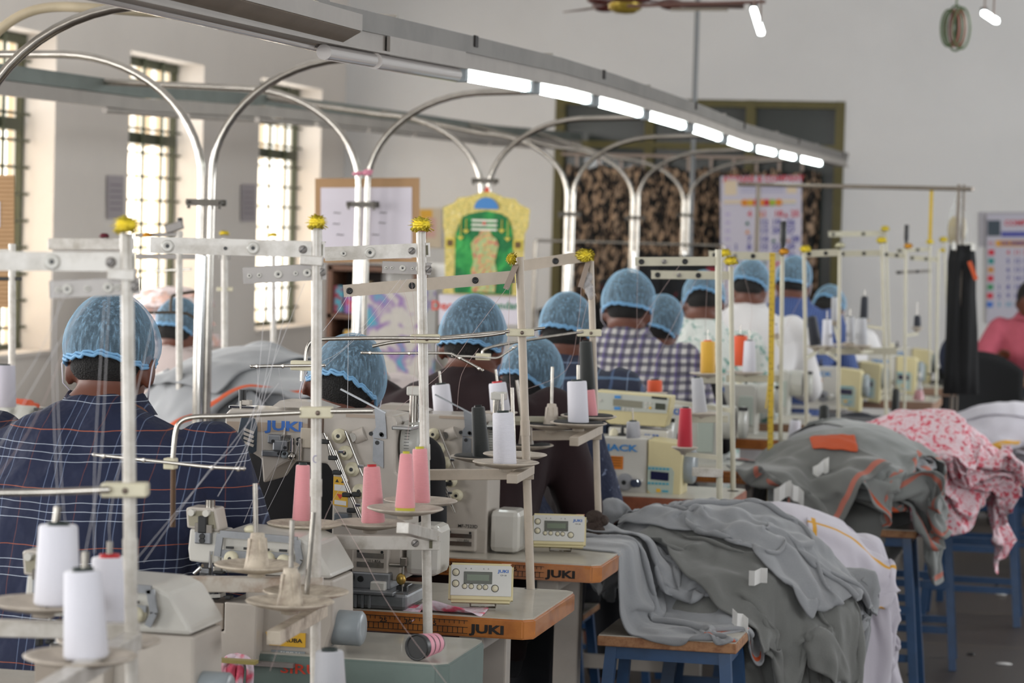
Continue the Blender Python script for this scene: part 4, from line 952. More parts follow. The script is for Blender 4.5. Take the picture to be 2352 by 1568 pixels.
def dish(t, px, py, wpx, kind='plain', m=DISH, top=None, hold=True, name='spool_dish'):
    """saucer with rim centre at px,py and width wpx; returns depth"""
    z = .136*F/wpx; R = .068; c = W(px, py, z); M = Matrix.Translation(c)
    prof = [(.006, -.020), (.014, -.018), (.014, -.013), (.028, -.011), (.055, -.005), (R, .0), (R+.001, .0015), (R-.001, .003), (.056, .0), (.03, -.006), (.012, -.009)]
    mb = MB(m); mb.lathe(prof, M, m, 44)
    if kind == 'broken':
        mb = MB(m); random.seed(3)
        for k in range(7):
            a = 2*PI*k/7+.3; d = Vector((math.cos(a), math.sin(a), 0)); e = Vector((-d.y, d.x, 0))
            mb.bar(c+d*.01+UP*random.uniform(-.004, .006), c+d*random.uniform(.05, .072)+UP*random.uniform(-.008, .01), .004, .035, m, up=UP+e*.2, r=.001)
        mb.lathe([(.014, -.02), (.014, -.008)], M, m, 20)
    o = mb.build(name, t, True)
    if kind == 'pad':
        child(MB(RUB).lathe([(.056, -.001), (.061, .003), (.058, .0055), (.03, .0035), (.004, .002)], M, RUB, 40), 'rubber_pad', o)
    if kind in ('holder', 'broken', 'padholder'):
        if kind == 'padholder': child(MB(RUB).lathe([(.056, -.001), (.061, .003), (.058, .0055), (.03, .0035), (.004, .002)], M, RUB, 40), 'rubber_pad', o)
        e = MB(m); e.lathe([(.021, -.006), (.017, .018), (.012, .046), (.011, .052), (.005, .053)], M, m, 20)
        for k in range(4):
            a = PI/4+PI/2*k; e.bar(c+Vector((math.cos(a)*.018, math.sin(a)*.018, -.004)), c+Vector((math.cos(a)*.0135, math.sin(a)*.0135, .044)), .003, .008, m, up=(math.cos(a), math.sin(a), 0))
        child(e, 'cone_holder', o)
    if top:
        tp = W(top[0], top[1], z); child(MB(STEEL).tube([c-UP*.02, tp], .0042 if len(top) < 3 else top[2], STEEL if len(top) < 4 else top[3], 10), 'spindle', o)
    return z
def clamp(t, px, py, w_, h_, z, m=PLAST):
    s = F/z; c = W(px, py, z); a = W(px-w_/2, py, z); b = W(px+w_/2, py, z)
    mb = MB(m); mb.bar(a-FWD*.006, b-FWD*.006, h_/s, .030, r=.003)
    mb.lathe([(.004, 0), (.004, .002), (.0002, .002)], AX(W(px+4, py, z)-FWD*.021, -FWD), mat('bolt_brown', '#6F6258', .4, metal=.5), 12); return mb.build('clamp', t, True)
def stand(lab, z, tp, bt, dia, m=STAND, sleeve=None, foot=False):
    t = thing('thread_stand', lab, 'thread stand', W(*bt, z)); s = F/z
    MB(m).tube([W(*bt, z), W(*tp, z)], dia/2, m, 20).build('pole', t, True)
    if sleeve:
        f0 = (sleeve[0]-tp[1])/(bt[1]-tp[1]); f1 = (sleeve[1]-tp[1])/(bt[1]-tp[1]); A = W(*tp, z); B = W(*bt, z)
        MB(m).tube([A+(B-A)*f0, A+(B-A)*f1], dia/2*1.14, m, 20).build('pole_sleeve', t, True)
    if foot: MB(CHROME).lathe([(.022, 0), (.022, .003), (.014, .006)], Matrix.Translation(W(*bt, z)), CHROME, 24).build('foot_flange', t, True)
    return t
def rod(t, pts, z, r=.0035, m=STEEL, name='guide_rod', n=6, zs=None):
    P = [W(p[0], p[1], (z if len(p) < 3 else p[2])) for p in pts]
    return MB(m).tube(smoothpath(P, n) if len(P) > 2 else P, r, m, 10).build(name, t, True)
def eyebar(t, pts, z, holes, r=.0028, m=CHROMED):
    P = [W(*p, z) for p in pts]; mb = MB(m).tube(smoothpath(P, 5) if len(P) > 2 else P, r, m, 10)
    for e in (P[0], P[-1]): mb.sphere(e, r*1.25, m, 8, 6)
    for h in holes: mb.lathe([(r*1.5, 0), (r*1.5, .002), (r*.6, .002)], AX(W(*h, z)-FWD*r*.9, -FWD), m, 12)
    return mb.build('eyelet_bar', t, True)
def beam(t, a, b, h, z, m=STAND, z2=None, t_=.022, screw=None, slot=None, name='cross_beam'):
    s = F/z; A = W(*a, z); B = W(*b, z2 or z); mb = MB(m); mb.bar(A, B, h/s, t_, m, r=.0015); o = mb.build(name, t, True)
    d = (B-A).normalized(); n = UP.cross(d).normalized(); n = n if n.dot(FWD) < 0 else -n
    if screw: child(MB(GREYST).lathe([(.007, 0), (.007, .003), (.0055, .0042), (.0002, .0042)], AX(W(*screw, z)+n*(t_/2), n), GREYST, 16).box((0, 0, .0043), (.012, .0014, .0006), DARK, M=AX(W(*screw, z)+n*(t_/2), n)), 'screw', o)
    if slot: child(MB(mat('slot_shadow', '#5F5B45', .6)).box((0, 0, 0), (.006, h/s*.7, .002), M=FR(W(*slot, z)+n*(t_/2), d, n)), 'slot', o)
    return o
# --- stand A (nearest, left)
zA = 3.36
A = stand('thick cream thread stand at far left with a large yellow flower on top', zA, (291, 536), (303, 1600), .0170, sleeve=(1237, 1310))
o = chan('top_arm', A, (-80, 600), (312, 602), 42, zA, STAND, holes=[(.513, .1), (.83, .1)] and [((120+80)/392, 0), ], screws=[((255+80)/392, 0, )], slot=(303+80)/392)
beam(A, (250, 628), (312, 632), 26, zA, name='top_bracket')
chan('lower_arm', A, (114, 666), (322, 657), 38, zA, GREYST, holes=[(.1, .0, .004), (.2, 0, .007), (.42, 0, .004), (.65, 0, .007), (.75, 0, .004)], screws=[(.94, 0)], dep=.03)
clamp(A, 289, 1123, 106, 32, zA); rod(A, [(-60, 1132), (100, 1130), (252, 1124)], zA-.03, .0045)
beam(A, (-60, 1440), (318, 1450), 36, zA+.02, t_=.025); beam(A, (305, 1470), (60, 1620), 40, zA, z2=2.9, t_=.024, name='side_arm', m=STAND)
dish(A, 100, 1384, 246, top=(133, 1163, .0048)); dish(A, 185, 1508, 258, top=(196, 1266, .0048)); dish(A, 250, 1472, 238, top=(252, 1243, .0042)); dish(A, -62, 1378, 170)
flower(290, 523, 31, zA-.02, 'largest yellow flower, on the thick pole at far left', sq=.8)
# --- stand B
zB = 4.25
B = stand('cream thread stand with purple pen mark, second pole from the left foreground', zB, (728, 512), (724, 1600), .0175, sleeve=(1100, 1140))
chan('top_arm', B, (345, 563), (746, 574), 36, zB, STAND, holes=[(.1, .02), (.65-.06, 0), ], screws=[(.875, 0)], slot=.978); MB(DARK).tube([W(518, 570, zB)-FWD*.004, W(518, 570, zB)], .003, DARK, 8).build('bolt', B, True)
beam(B, (690, 596), (742, 600), 22, zB, name='top_bracket')
chan('lower_arm', B, (558, 634), (748, 624), 36, zB, GREYST, holes=[(.08, 0, .004), (.2, 0, .004), (.43, 0, .007), (.64, 0, .004), (.78, 0, .007)], screws=[(.95, 0)], dep=.03)
clamp(B, 728, 946, 76, 26, zB); rod(B, [(690, 947), (520, 955), (450, 957), (418, 966), (404, 990), (397, 1056)], zB-.02, .0042); rod(B, [(760, 944), (857, 943)], zB-.02, .0042)
MB(PLAST).box(W(392, 1064, zB-.02), (.019, .02, .018), r=.002).build('clamp', B, True); rod(B, [(398, 1075), (397, 1210)], zB-.02, .0045, mat('rusty_rod', '#4F3B2A', .5, metal=.6, var=.4), 'spindle_rod')
eyebar(B, [(216, 1044), (330, 1056), (388, 1062), (480, 1072), (560, 1076)], zB-.035, [(238, 1047), (330, 1056), (487, 1073), (548, 1076)])
beam(B, (338, 1340), (742, 1342), 34, zB, t_=.024, m=mat('peeling_enamel', '#C5BFB5', .5, var=.25, vs=22, dirt='#8C6A4C')); beam(B, (738, 1400), (628, 1465), 30, zB, z2=3.95, t_=.022, name='side_arm', m=DUSTY)
dish(B, 398, 1296, 152, 'broken', mat('brittle_plastic', '#BFB09A', .7, var=.3, vs=30), top=(397, 1220, .004, mat('rusty_rod', '#4F3B2A', .5)))
dish(B, 590, 1298, 194, 'holder', DUSTY, top=(586, 1110)); dish(B, 703, 1359, 196, 'plain', DUSTY, top=(720, 1176)); dish(B, 666, 1382, 202, 'holder', DUSTY, top=(671, 1194))
flower(728, 515, 23, zB-.01, 'yellow flower on the pen-marked pole left of the white notice sheet', sq=.9)
MB(mat('pen_purple', '#5A4C96', .6)).tube([W(725+6*math.cos(a), 1054+8*math.sin(a), zB-.0095) for a in [PI*.4+k*.28 for k in range(15)]], .0005, n=5).build('pen_mark', B, True)
# --- stand C
zC = 4.85
C = stand('cream thread stand bearing the pink spools, third pole of the foreground', zC, (967, 532), (983, 1464), .0180, sleeve=(1020, 1056))
chan('top_arm', C, (746, 584), (988, 574), 31, zC, STAND, holes=[(.18, 0, .0055), (.43, 0)], screws=[(.825, 0)], slot=.965)
chan('lower_arm', C, (878, 614), (990, 618), 26, zC, GREYST, holes=[(.08, 0, .003), (.2, 0, .003), (.42, 0, .006), (.62, 0, .003), (.75, 0, .006)], screws=[(.95, 0)], dep=.03)
clamp(C, 977, 777, 68, 20, zC); rod(C, [(1010, 777), (880, 776), (760, 778), (720, 782), (706, 800), (702, 830)], zC-.02, .0038); rod(C, [(945, 782), (1100, 772), (1160, 764)], zC+.01, .003)
MB(PLAST).box(W(694, 839, zC-.02), (.04, .02, .018), r=.002).build('clamp', C, True); rod(C, [(694, 850), (693, 875)], zC-.02, .0035)
eyebar(C, [(578, 841), (650, 840), (744, 839)], zC-.035, [(590, 841), (650, 840)])
beam(C, (738, 1244), (1010, 1246), 32, zC-.03, t_=.024, screw=(954, 1245), slot=(990, 1246)); beam(C, (1000, 1232), (925, 1212), 24, zC, z2=zC-.35, t_=.022, name='side_arm')
dish(C, 700, 1203, 172, 'plain', DUSTY); dish(C, 850, 1201, 166, 'plain', DISH); dish(C, 966, 1150, 168, 'plain', DISH); dish(C, 931, 1168, 174, 'plain', DISH)
flower(968, 521, 26, zC-.01, 'yellow flower on the pole bearing the pink spools', sq=.8)
# --- stand D
zD = 5.5
D = stand('beige leaning thread stand between the two ruler-edged tables', zD, (1193, 590), (1219, 1358), .0178, m=STANDB, sleeve=(965, 1000), foot=True)
chan('top_arm', D, (789, 669), (1182, 636), 27, zD, STANDB, holes=[(.035, 0, .007, DARK), (.40, 0, .007, DARK), (.77, 0, .007, DARK)])
chan('lower_arm', D, (1186, 608), (1162, 664), 12, zD-.02, mat('bracket_brown', '#8B7C70', .5, metal=.3), up=RGT)
clamp(D, 1195, 763, 64, 17, zD); rod(D, [(1170, 761), (1000, 776), (950, 782), (900, 786), (855, 795)], zD-.02, .0036); rod(D, [(1220, 757), (1252, 753)], zD, .003)
eyebar(D, [(832, 810), (900, 811), (1020, 811), (1050, 819), (1108, 850)], zD-.03, [(850, 810), (940, 811), (1056, 822), (1100, 846)])
beam(D, (985, 1090), (1226, 1088), 24, zD, m=STANDB, t_=.022); beam(D, (1216, 1078), (1176, 1100), 20, zD, z2=zD-.25, m=STANDB, name='side_arm')
dish(D, 1162, 1062, 152, 'plain', DISH); dish(D, 1183, 1044, 146, 'plain', DISH, top=(1176, 890)); dish(D, 1105, 1050, 140, 'pad', DISH); dish(D, 1008, 1050, 124, 'pad', DISH); dish(D, 1208, 1022, 126, 'padholder', DISH, top=(1187, 873))
flower(1176, 596, 14, zD-.03, 'small yellow flower lying on its side beside the beige pole top', tilt=(0, -1.3, .4))
# --- stand E
zE = 6.42
E_ = stand('beige thread stand wrapped in plastic at its top and a brown rag at its foot', zE, (1356, 592), (1376, 1236), .0165, m=STANDB)
chan('top_arm', E_, (1190, 612), (1352, 588), 24, zE, STANDB, holes=[(.53, 0, .008, DARK)])
chan('lower_arm', E_, (1352, 600), (1334, 660), 10, zE-.02, mat('bracket_brown', '#8B7C70', .5, metal=.3), up=RGT)
clamp(E_, 1353, 764, 56, 16, zE); rod(E_, [(1340, 762), (1250, 775), (1160, 790), (1115, 801), (1108, 812)], zE-.02, .0036)
MB(PLAST).box(W(1110, 819, zE-.02), (.036, .018, .016), r=.002).build('clamp', E_, True); eyebar(E_, [(1040, 817), (1100, 820), (1140, 822), (1160, 812), (1185, 795)], zE-.03, [(1180, 798)])
beam(E_, (1222, 1000), (1382, 998), 22, zE, m=STANDB); beam(E_, (1375, 985), (1318, 1014), 20, zE, z2=zE-.25, m=STANDB, name='side_arm')
dish(E_, 1266, 976, 128, 'padholder', DISH, top=(1269, 842)); dish(E_, 1352, 956, 128, 'pad', DISH); dish(E_, 1329, 972, 130, 'pad', DISH, top=(1328, 838))
flower(1344, 588, 19, zE-.03, 'yellow flower on the plastic-wrapped beige pole', tilt=(.5, .2, 0), sq=.7)
mb = MB(mat('clear_plastic', '#C9C6C6', .2, alpha=.45)); 
for k in range(9): mb.sphere(W(1350+random.uniform(-7, 8), 630+k*6, zE-.01), (.008, .008, .012), n=8, k=6)
mb.add([W(1335, 657, zE-.01), W(1352, 640, zE-.02), W(1372, 684, zE-.015), W(1360, 668, zE-.01)], [(0, 1, 2, 3)]); mb.build('plastic_wrap', E_, True)
mb = MB(mat('brown_rag', '#3C302A', .9, bump=.01)); random.seed(8)
for k in range(14): mb.sphere(W(1374+random.uniform(-14, 12), 1184+k*3.6, zE-.02), (random.uniform(.012, .022), .018, .014), n=10, k=7)
solo(mb, 'rag', 'dark brown rag tied round the foot of the beige pole', 'rag', org=W(1374, 1236, zE))

# --- far stands: (label, pole top, foot, z, dia, arm, flower)
far = [
 ('white-painted chipped thread stand with upper arm over the checked-shirt worker', (1650, 573), (1653, 1172), 7.25, .018, [((1458, 601), (1650, 600), 19)], None, (1650, 1088)),
 ('cream thread stand with two small flowers, foot on the pale chipped table', (1679, 612), (1684, 1130), 7.75, .015, [((1496, 631), (1676, 633), 18)], [(1665, 582, 13), (1679, 601, 15)], None),
 ('cream thread stand right of the yellow tape, orange-tinged flower on top', (1797, 588), (1792, 1066), 8.78, .014, [((1628, 585), (1797, 590), 17)], [(1800, 579, 11)], None),
 ('cream thread stand with yellow flower in front of the blue-shirted worker', (1847, 580), (1853, 1010), 9.8, .014, [], [(1850, 573, 12)], None),
 ('cream thread stand topped by a white flower', (1929, 574), (1925, 1002), 10.0, .014, [((1852, 583), (1926, 580), 15)], None, None),
 ('cream thread stand with yellow flower right of the navy cone', (2026, 562), (2036, 963), 11.1, .015, [((1928, 583), (2022, 581), 13)], [(2025, 553, 11)], None),
 ('tan thread stand behind, with the highest yellow flower', (2035, 532), (2046, 925), 12.6, .012, [((1903, 538), (2036, 536), 12)], [(2033, 526, 9)], None),
 ('cream thread stand with a black cone handle on its top', (2081, 572), (2077, 944), 11.7, .013, [((2032, 584), (2078, 588), 11)], [(2086, 566, 9)], None),
 ('tan thread stand hung with the dark perforated arm', (2136, 560), (2136, 860), 12.9, .010, [((2060, 576), (2140, 572), 8), ((2058, 626), (2140, 622), 7)], [(2136, 556, 8)], None),
 ('cream thread stand beside the red-based bottle', (2156, 572), (2150, 913), 12.8, .013, [((2090, 592), (2152, 596), 10)], None, None),
 ('farthest cream thread stand with yellow flowers near the hanging black trousers', (2168, 556), (2184, 877), 14.3, .011, [], [(2167, 551, 9), (2165, 575, 6)], None)]
FLAB = ['small yellow flower, upper of two above the pale chipped table', 'small yellow flower, lower of two above the pale chipped table', 'orange-tinged flower under the black handle before the big calendar',
 'yellow flower between the big calendar and the white flower', 'yellow flower just left of and below the highest one', 'highest yellow flower, at the end of the tan arm',
 'orange-tinged flower under the black handle before the plain wall', 'pale yellow flower at the foot of the hanging tape', 'yellow flower nearest the black trousers, upper one', 'yellow flower nearest the black trousers, lower small one']
for lab, tp, bt, z, dia, arms, fl, low in far:
    t = stand(lab, z, tp, bt, dia, m=mat('stand_pale', '#B9B4A0', .45, var=.12, vs=25))
    for k, (a, b, h) in enumerate(arms):
        m = mat('stand_pale', '#B9B4A0') if not (lab.startswith('tan thread stand hung') and k) else GREYST
        chan('top_arm' if k == 0 else 'lower_arm', t, a, b, h, z, m, holes=[(.08, 0, .008, DARK), (.6, 0, .008, DARK)], screws=[(.35, 0)] if z < 9 else [])
    MB(DARK).lathe([(.018, 0), (.018, .004), (.01, .006)], Matrix.Translation(W(*bt, z)), DARK, 20).build('foot_flange', t, True)
    if fl:
        for k, (x, y, r) in enumerate(fl):
            flower(x, y, r, z-.02, FLAB.pop(0), m=FO if x == 2086 or x == 1800 else FY, tilt=(.3, 0, 0), sq=.7)
    if low: beam(t, (1590, 1083), (1660, 1086), 20, z, m=STAND)
flower(1938-8, 565, 12, 9.98, 'white flower on a pole right of the curtain', m=FW, sq=.6)
for x, y, m, lab in ((338, 541, FO, 'blurred orange-yellow flower just right of the largest flower'), (515, 537, FY, 'blurred yellow flower right of the nearest chrome pole'), (628, 541, FY, 'blurred yellow flower in front of the third window'), (240, 543, FRD, 'blurred dark red flower left of the largest flower')):
    flower(x, y, 12, {338: 8.57, 240: 8.57, 515: 9.2}.get(x, 10.5), lab, m=m, sq=.55)
# black cone handles standing on pole tops
for (x, y0, y1, r, z, lab) in ((1797, 508, 588, 8, 8.78, 'black handle standing upright on a pole in front of the big calendar'), (2081, 516, 571, 5.5, 11.7, 'black handle standing upright on a pole before the plain back wall')):
    p = W(x, y1, z); s = F/z; h = (y1-y0)/s; R = r/s
    solo(MB(DARK).lathe([(R*.45, 0), (R*.5, h*.2), (R*1.0, h*.45), (R*.95, h*.97), (R*.8, h)], None, DARK, 16), 'handle', lab, 'handle', org=None).location = p
# cross beams with spool dishes on the right line
def simple_dish(px, py, wpx, z, lab, beamx=None, m=DISH):
    t = thing('spool_rack', lab, 'spool rack', W(px, py, z)); R = wpx/2*z/F; M = Matrix.Translation(W(px, py, z))
    MB(m).lathe([(.01, -.02), (.014, -.012), (R, 0), (R, .002), (.01, -.006)], M, m, 30).build('dish', t, True)
    if beamx: beam(t, (beamx[0], py+14), (beamx[1], py+14), 16, z, m=mat('stand_pale', '#B9B4A0'))
    return t
simple_dish(1626, 858, 84, 8.3, 'rack dish under the yellow cone', (1600, 1660)); simple_dish(1712, 855, 90, 8.8, 'rack dish under the orange and white cones', (1668, 1790))
simple_dish(1610, 948, 90, 7.6, 'rack dish under the grey cone left of the chipped white pole', (1560, 1672)); t = simple_dish(1955, 792, 90, 11.0, 'long rack under the pale cones right of the white-flowered pole', (1880, 2060))

# ------------------------------------------------------------------ thread cones
WH = yarn('yarn_white', '#D9D8E0'); PK = yarn('yarn_pink', '#E0959A'); GY = yarn('yarn_grey', '#B4B4B8'); BK = yarn('yarn_black', '#1C201E'); NV = yarn('yarn_navy', '#161A28'); RD = yarn('yarn_red', '#C21F36')
OR = yarn('yarn_orange', '#E4582A'); YE = yarn('yarn_yellow', '#DDAA35'); GYL = mat('core_yellow_green', '#B9B13C', .5); CORD = mat('core_dark', '#26302E', .5); CORR = mat('core_red', '#B6282E', .5)
RACKED = []
def cone(lab, tx, ty, bx, by, wt, wb, z, ym, core=CORD, group='cones of thread on the stands', foot=0, tip=None, rack=False, tab=False):
    if tab: q_ = Wh(bx, by, .753); dz_ = ((q_-CAM) @ (MROT @ Vector((0, 0, -1)))); z = dz_
    if rack: RACKED.append((bx, by+2, wb*1.7, z, lab))
    a = W(bx, by, z); b = W(tx, ty, z); h = (b-a).length; s = F/z; t = thing('thread_cone', lab, 'thread cone', a, group=group)
    d = (b-a).normalized(); M = AX((0, 0, 0), d); rt = wt/2/s; rb = wb/2/s; f = foot/s
    MB(ym).lathe([(rb*.9, f), (rb, f+.003), (rt*1.0+(rb-rt)*.06, h-.004), (rt*.92, h-.001), (rt*.55, h-.002)], M, ym, 40).build('yarn', t)
    MB(core).lathe([(rb*1.01, 0), (rb*.96, f+.001), (rb*.5, f+.001)] if f else [(rb*.8, 0), (rb*.5, .001)], M, core, 30).lathe([(rt*.58, h-.006), (rt*.58, h+.003), (rt*.42, h+.003), (rt*.42, h-.01)], M, core, 24).build('core_tube', t)
    if tip: MB(STEEL).tube([Vector((0, 0, 0))+d*(h-.02), d*(h+tip/s)], .0018 if z > 7 else .003, STEEL, 8).build('spindle_tip', t)
    return t
cone('white cone with bare spindle, left and tallest of the three by the bottom left corner', 134, 1203, 131, 1388, 88, 106, 3.32, WH)
cone('white cone nearest the camera, front one of the three in the bottom left corner', 190, 1308, 198, 1510, 86, 103, 3.17, WH, CORD)
cone('white cone with red core, right one of the three beside the thick pole', 252, 1277, 252, 1478, 82, 90, 3.43, WH, CORR)
cone('blurred white cone cut by the left edge', 8, 838, 8, 935, 54, 58, 7.4, yarn('yarn_mauve_white', '#C6C2CE'))
cone('pink cone with black core half behind the pen-marked pole', 696, 1066, 692, 1195, 32, 42, 4.75, PK); cone('pink cone with red core, standing alone on its dish', 854, 1070, 857, 1200, 37, 55, 4.9, PK, CORR)
cone('pink cone with yellow-green rings at top and foot', 933, 1040, 930, 1178, 28, 47, 4.69, PK, GYL, foot=11); cone('pink cone with a yellow-green top, partly behind the cream pole', 964, 1029, 969, 1155, 34, 39, 4.82, PK, GYL)
cone('silver-grey cone cut by the bottom edge, before the grey-green table', 757, 1492, 758, 1600, 64, 76, 3.9, GY)
cone('short white cone behind the cream pole with the pink spools', 1012, 882, 1019, 951, 41, 45, 6.36, WH, CORD, tip=30, rack=True); cone('white cone behind the machine post, left of the beige pole', 1142, 878, 1150, 945, 40, 46, 6.36, WH, CORR, tip=30, rack=True)
cone('black cone on a dark pad left of the tall white one', 1098, 933, 1106, 1048, 30, 40, 5.82, BK, DARK); cone('white cone on the front dish of the beige stand', 1155, 946, 1160, 1068, 48, 54, 5.37, WH, CORD, tip=42)
cone('white cone on a black pad in front of the maroon-shirted worker', 1325, 874, 1329, 978, 45, 48, 6.28, WH, CORD)
cone('dark green-black cone behind the white one on the plastic-wrapped stand', 1345, 783, 1350, 896, 28, 36, 6.4, BK, DARK); cone('pink cone under the dark green-black one', 1354, 894, 1360, 958, 24, 27, 6.38, PK, DARK)
cone('short grey cone on top of the JACK machine', 1454, 967, 1455, 1006, 30, 33, 7.3, GY, CORD, tip=30); cone('orange cone peeping over the wide control box', 1504, 872, 1504, 900, 34, 35, 8.2, OR, rack=True)
cone('red cone leaning at the right of the JACK machine', 1575, 936, 1573, 1026, 27, 36, 7.35, RD, CORD, rack=True); cone('grey cone left of the chipped white pole', 1601, 867, 1608, 947, 26, 34, 7.6, GY)
cone('yellow cone beside the chipped white pole', 1626, 783, 1626, 857, 33, 35, 8.25, YE, OR, tip=26); cone('orange cone between two poles, behind the white one', 1701, 770, 1701, 840, 32, 34, 8.85, OR, CORD, tip=24)
cone('white cone in front of the orange one', 1722, 782, 1721, 854, 25, 32, 8.75, WH, CORD, tip=24); cone('navy cone tilted on its dish in front of the blue-shirted worker', 1864, 727, 1874, 793, 22, 28, 10.4, NV, rack=True)
cone('white cone right of the tilted navy one', 1900, 733, 1900, 793, 20, 24, 10.7, WH, CORD, tip=20, rack=True); cone('grey cone behind the white-flowered pole', 1917, 682, 1917, 736, 14, 16, 11.6, GY, rack=True)
cone('slim grey cone right of the white-flowered pole', 1953, 727, 1954, 786, 18, 21, 11.0, GY, CORD, tip=18, rack=True); cone('wide grey cone under the upright navy cone', 1978, 730, 1978, 792, 24, 31, 10.9, GY, rack=True)
cone('upright navy cone before the plain back wall', 1986, 681, 1984, 732, 16, 19, 11.4, NV, DARK, tip=14, rack=True); cone('small navy cone between the two tan poles', 2107, 725, 2107, 750, 15, 17, 12.0, NV, DARK, tip=30, rack=True)
cone('white cone standing on the table by the yellow tape', 1827, 964, 1824, 1010, 24, 30, 9.6, WH, tab=True); cone('black cone standing on the orange-edged table in front of the tray', 1893, 931, 1892, 995, 22, 27, 9.95, BK, tab=True)
cone('black cone standing on the white corner of the tray table', 2058, 893, 2056, 950, 17, 20, 11.0, BK, DARK, tab=True); cone('small white cone behind the yellow tape', 1783, 745, 1783, 765, 8, 9, 9.4, WH, rack=True)
POLES = [(1376, 6.42, 1190), (1653, 7.25, 1150), (1682, 7.75, 1120), (1795, 8.78, 1060), (1850, 9.8, 1000), (1927, 10.0, 1000), (2032, 11.1, 950), (2079, 11.7, 940), (2150, 12.8, 900)]
for bx, by, wd, z, lab in RACKED:
    t = simple_dish(bx, by, wd, z, 'rack dish under the '+' '.join(lab.split()[:11])); q = min(POLES, key=lambda q: abs(q[1]-z)*60+abs(q[0]-bx))
    A_ = W(bx, by+14, z); B_ = G(q[0], q[1], A_.z); MB(STAND).bar(A_, B_, .012, .012, mat('stand_pale', '#B9B4A0')).build('cross_beam', t, True)
# fallen, nearly empty cone on the grey table
a = Wh(953, 1487, .775); t = thing('thread_cone', 'fallen black spool with three bands of pink thread lying on the grey table', 'thread cone', (a.x+.022, a.y, .7755), group=None)
M = FR((-.02, 0, 0), (0, 0, 1), Vector((.34, 1.0, -.0))); mb = MB(DARK); mb.lathe([(.0195, .004), (.0235, 0), (.023, .004), (.016, .068), (.0145, .068), (.0205, .006), (.018, .03), (.001, .045)], M, DARK, 32); mb.build('core_tube', t)
mb = MB(PK)
for z0, z1 in ((.016, .029), (.034, .047), (.052, .064)): r0 = .0225-z0*.095; r1 = .0225-z1*.095; mb.lathe([(r0-.001, z0-.001), (r0+.001, z0), (r1+.001, z1), (r1-.001, z1+.001)], M, mat('pink_thread_band', '#D898A6', .6), 32)
mb.build('yarn', t)
# ------------------------------------------------------------------ people
def fuse(mb, voxel, smooth_it=6):
    me = bpy.data.meshes.new('tmp'); me.from_pydata(mb.v, [], mb.f); o = bpy.data.objects.new('tmp', me); COL.objects.link(o)
    r = o.modifiers.new('r', 'REMESH'); r.mode = 'VOXEL'; r.voxel_size = voxel; r.use_smooth_shade = True
    s = o.modifiers.new('s', 'SMOOTH'); s.factor = .6; s.iterations = smooth_it
    dg = bpy.context.evaluated_depsgraph_get(); dg.update(); ev = o.evaluated_get(dg); m2 = bpy.data.meshes.new_from_object(ev)
    bpy.data.objects.remove(o); bpy.data.meshes.remove(me)
    n = len(m2.vertices); co = np.empty(n*3); m2.vertices.foreach_get('co', co); nr = np.empty(n*3); m2.vertices.foreach_get('normal', nr)
    fs = [tuple(p.vertices) for p in m2.polygons]; bpy.data.meshes.remove(m2)
    return co.reshape(-1, 3), nr.reshape(-1, 3), fs
def wrinkle(co, nr, amp, sc, stretch=(1, 1, .45), seed=0):
    out = co.copy()
    for i in range(len(co)):
        p = Vector((co[i][0]*stretch[0]*sc+seed, co[i][1]*stretch[1]*sc, co[i][2]*stretch[2]*sc))
        q = p+Vector((noise.noise(p*.6), noise.noise(p*.6+Vector((5, 0, 0))), 0))*.8
        v = 1-abs(noise.noise(q))*2.2; v2 = noise.noise(p*2.7)*.3
        out[i] += nr[i]*amp*(v*.8+v2-.3)
    return out
def ellloft(mb, cs, rs, n=20, axis=None):
    """closed loft of ellipses: centres, (rx, ry) radii; ring planes perpendicular to the path with local x kept along X"""
    cs = [Vector(c) for c in cs]; N = len(cs); vs = []
    for i in range(N):
        T = (cs[min(i+1, N-1)]-cs[max(i-1, 0)]).normalized(); X = Vector(axis or (1, 0, 0)); X = (X-T*X.dot(T)).normalized(); Y = T.cross(X)
        rx, ry = rs[i]
        for k in range(n): a = 2*PI*k/n; vs.append(cs[i]+X*rx*math.cos(a)+Y*ry*math.sin(a))
    b = len(vs); fs = [(i*n+k, i*n+(k+1) % n, (i+1)*n+(k+1) % n, (i+1)*n+k) for i in range(N-1) for k in range(n)]
    fs += [tuple(range(n))[::-1], tuple(range((N-1)*n, N*n))]
    mb.add(vs, fs)
def limb(mb, pts, rs, n=14, sub=5):
    P = smoothpath(pts, sub); R = []
    for i in range(len(pts)-1):
        for k in range(sub): R.append(rs[i]+(rs[i+1]-rs[i])*k/sub)
    R.append(rs[-1]); mb.tube(P, R, None, n); mb.sphere(P[0], R[0]*.98, n=12, k=8); mb.sphere(P[-1], R[-1]*.98, n=12, k=8)
CAPM = {}
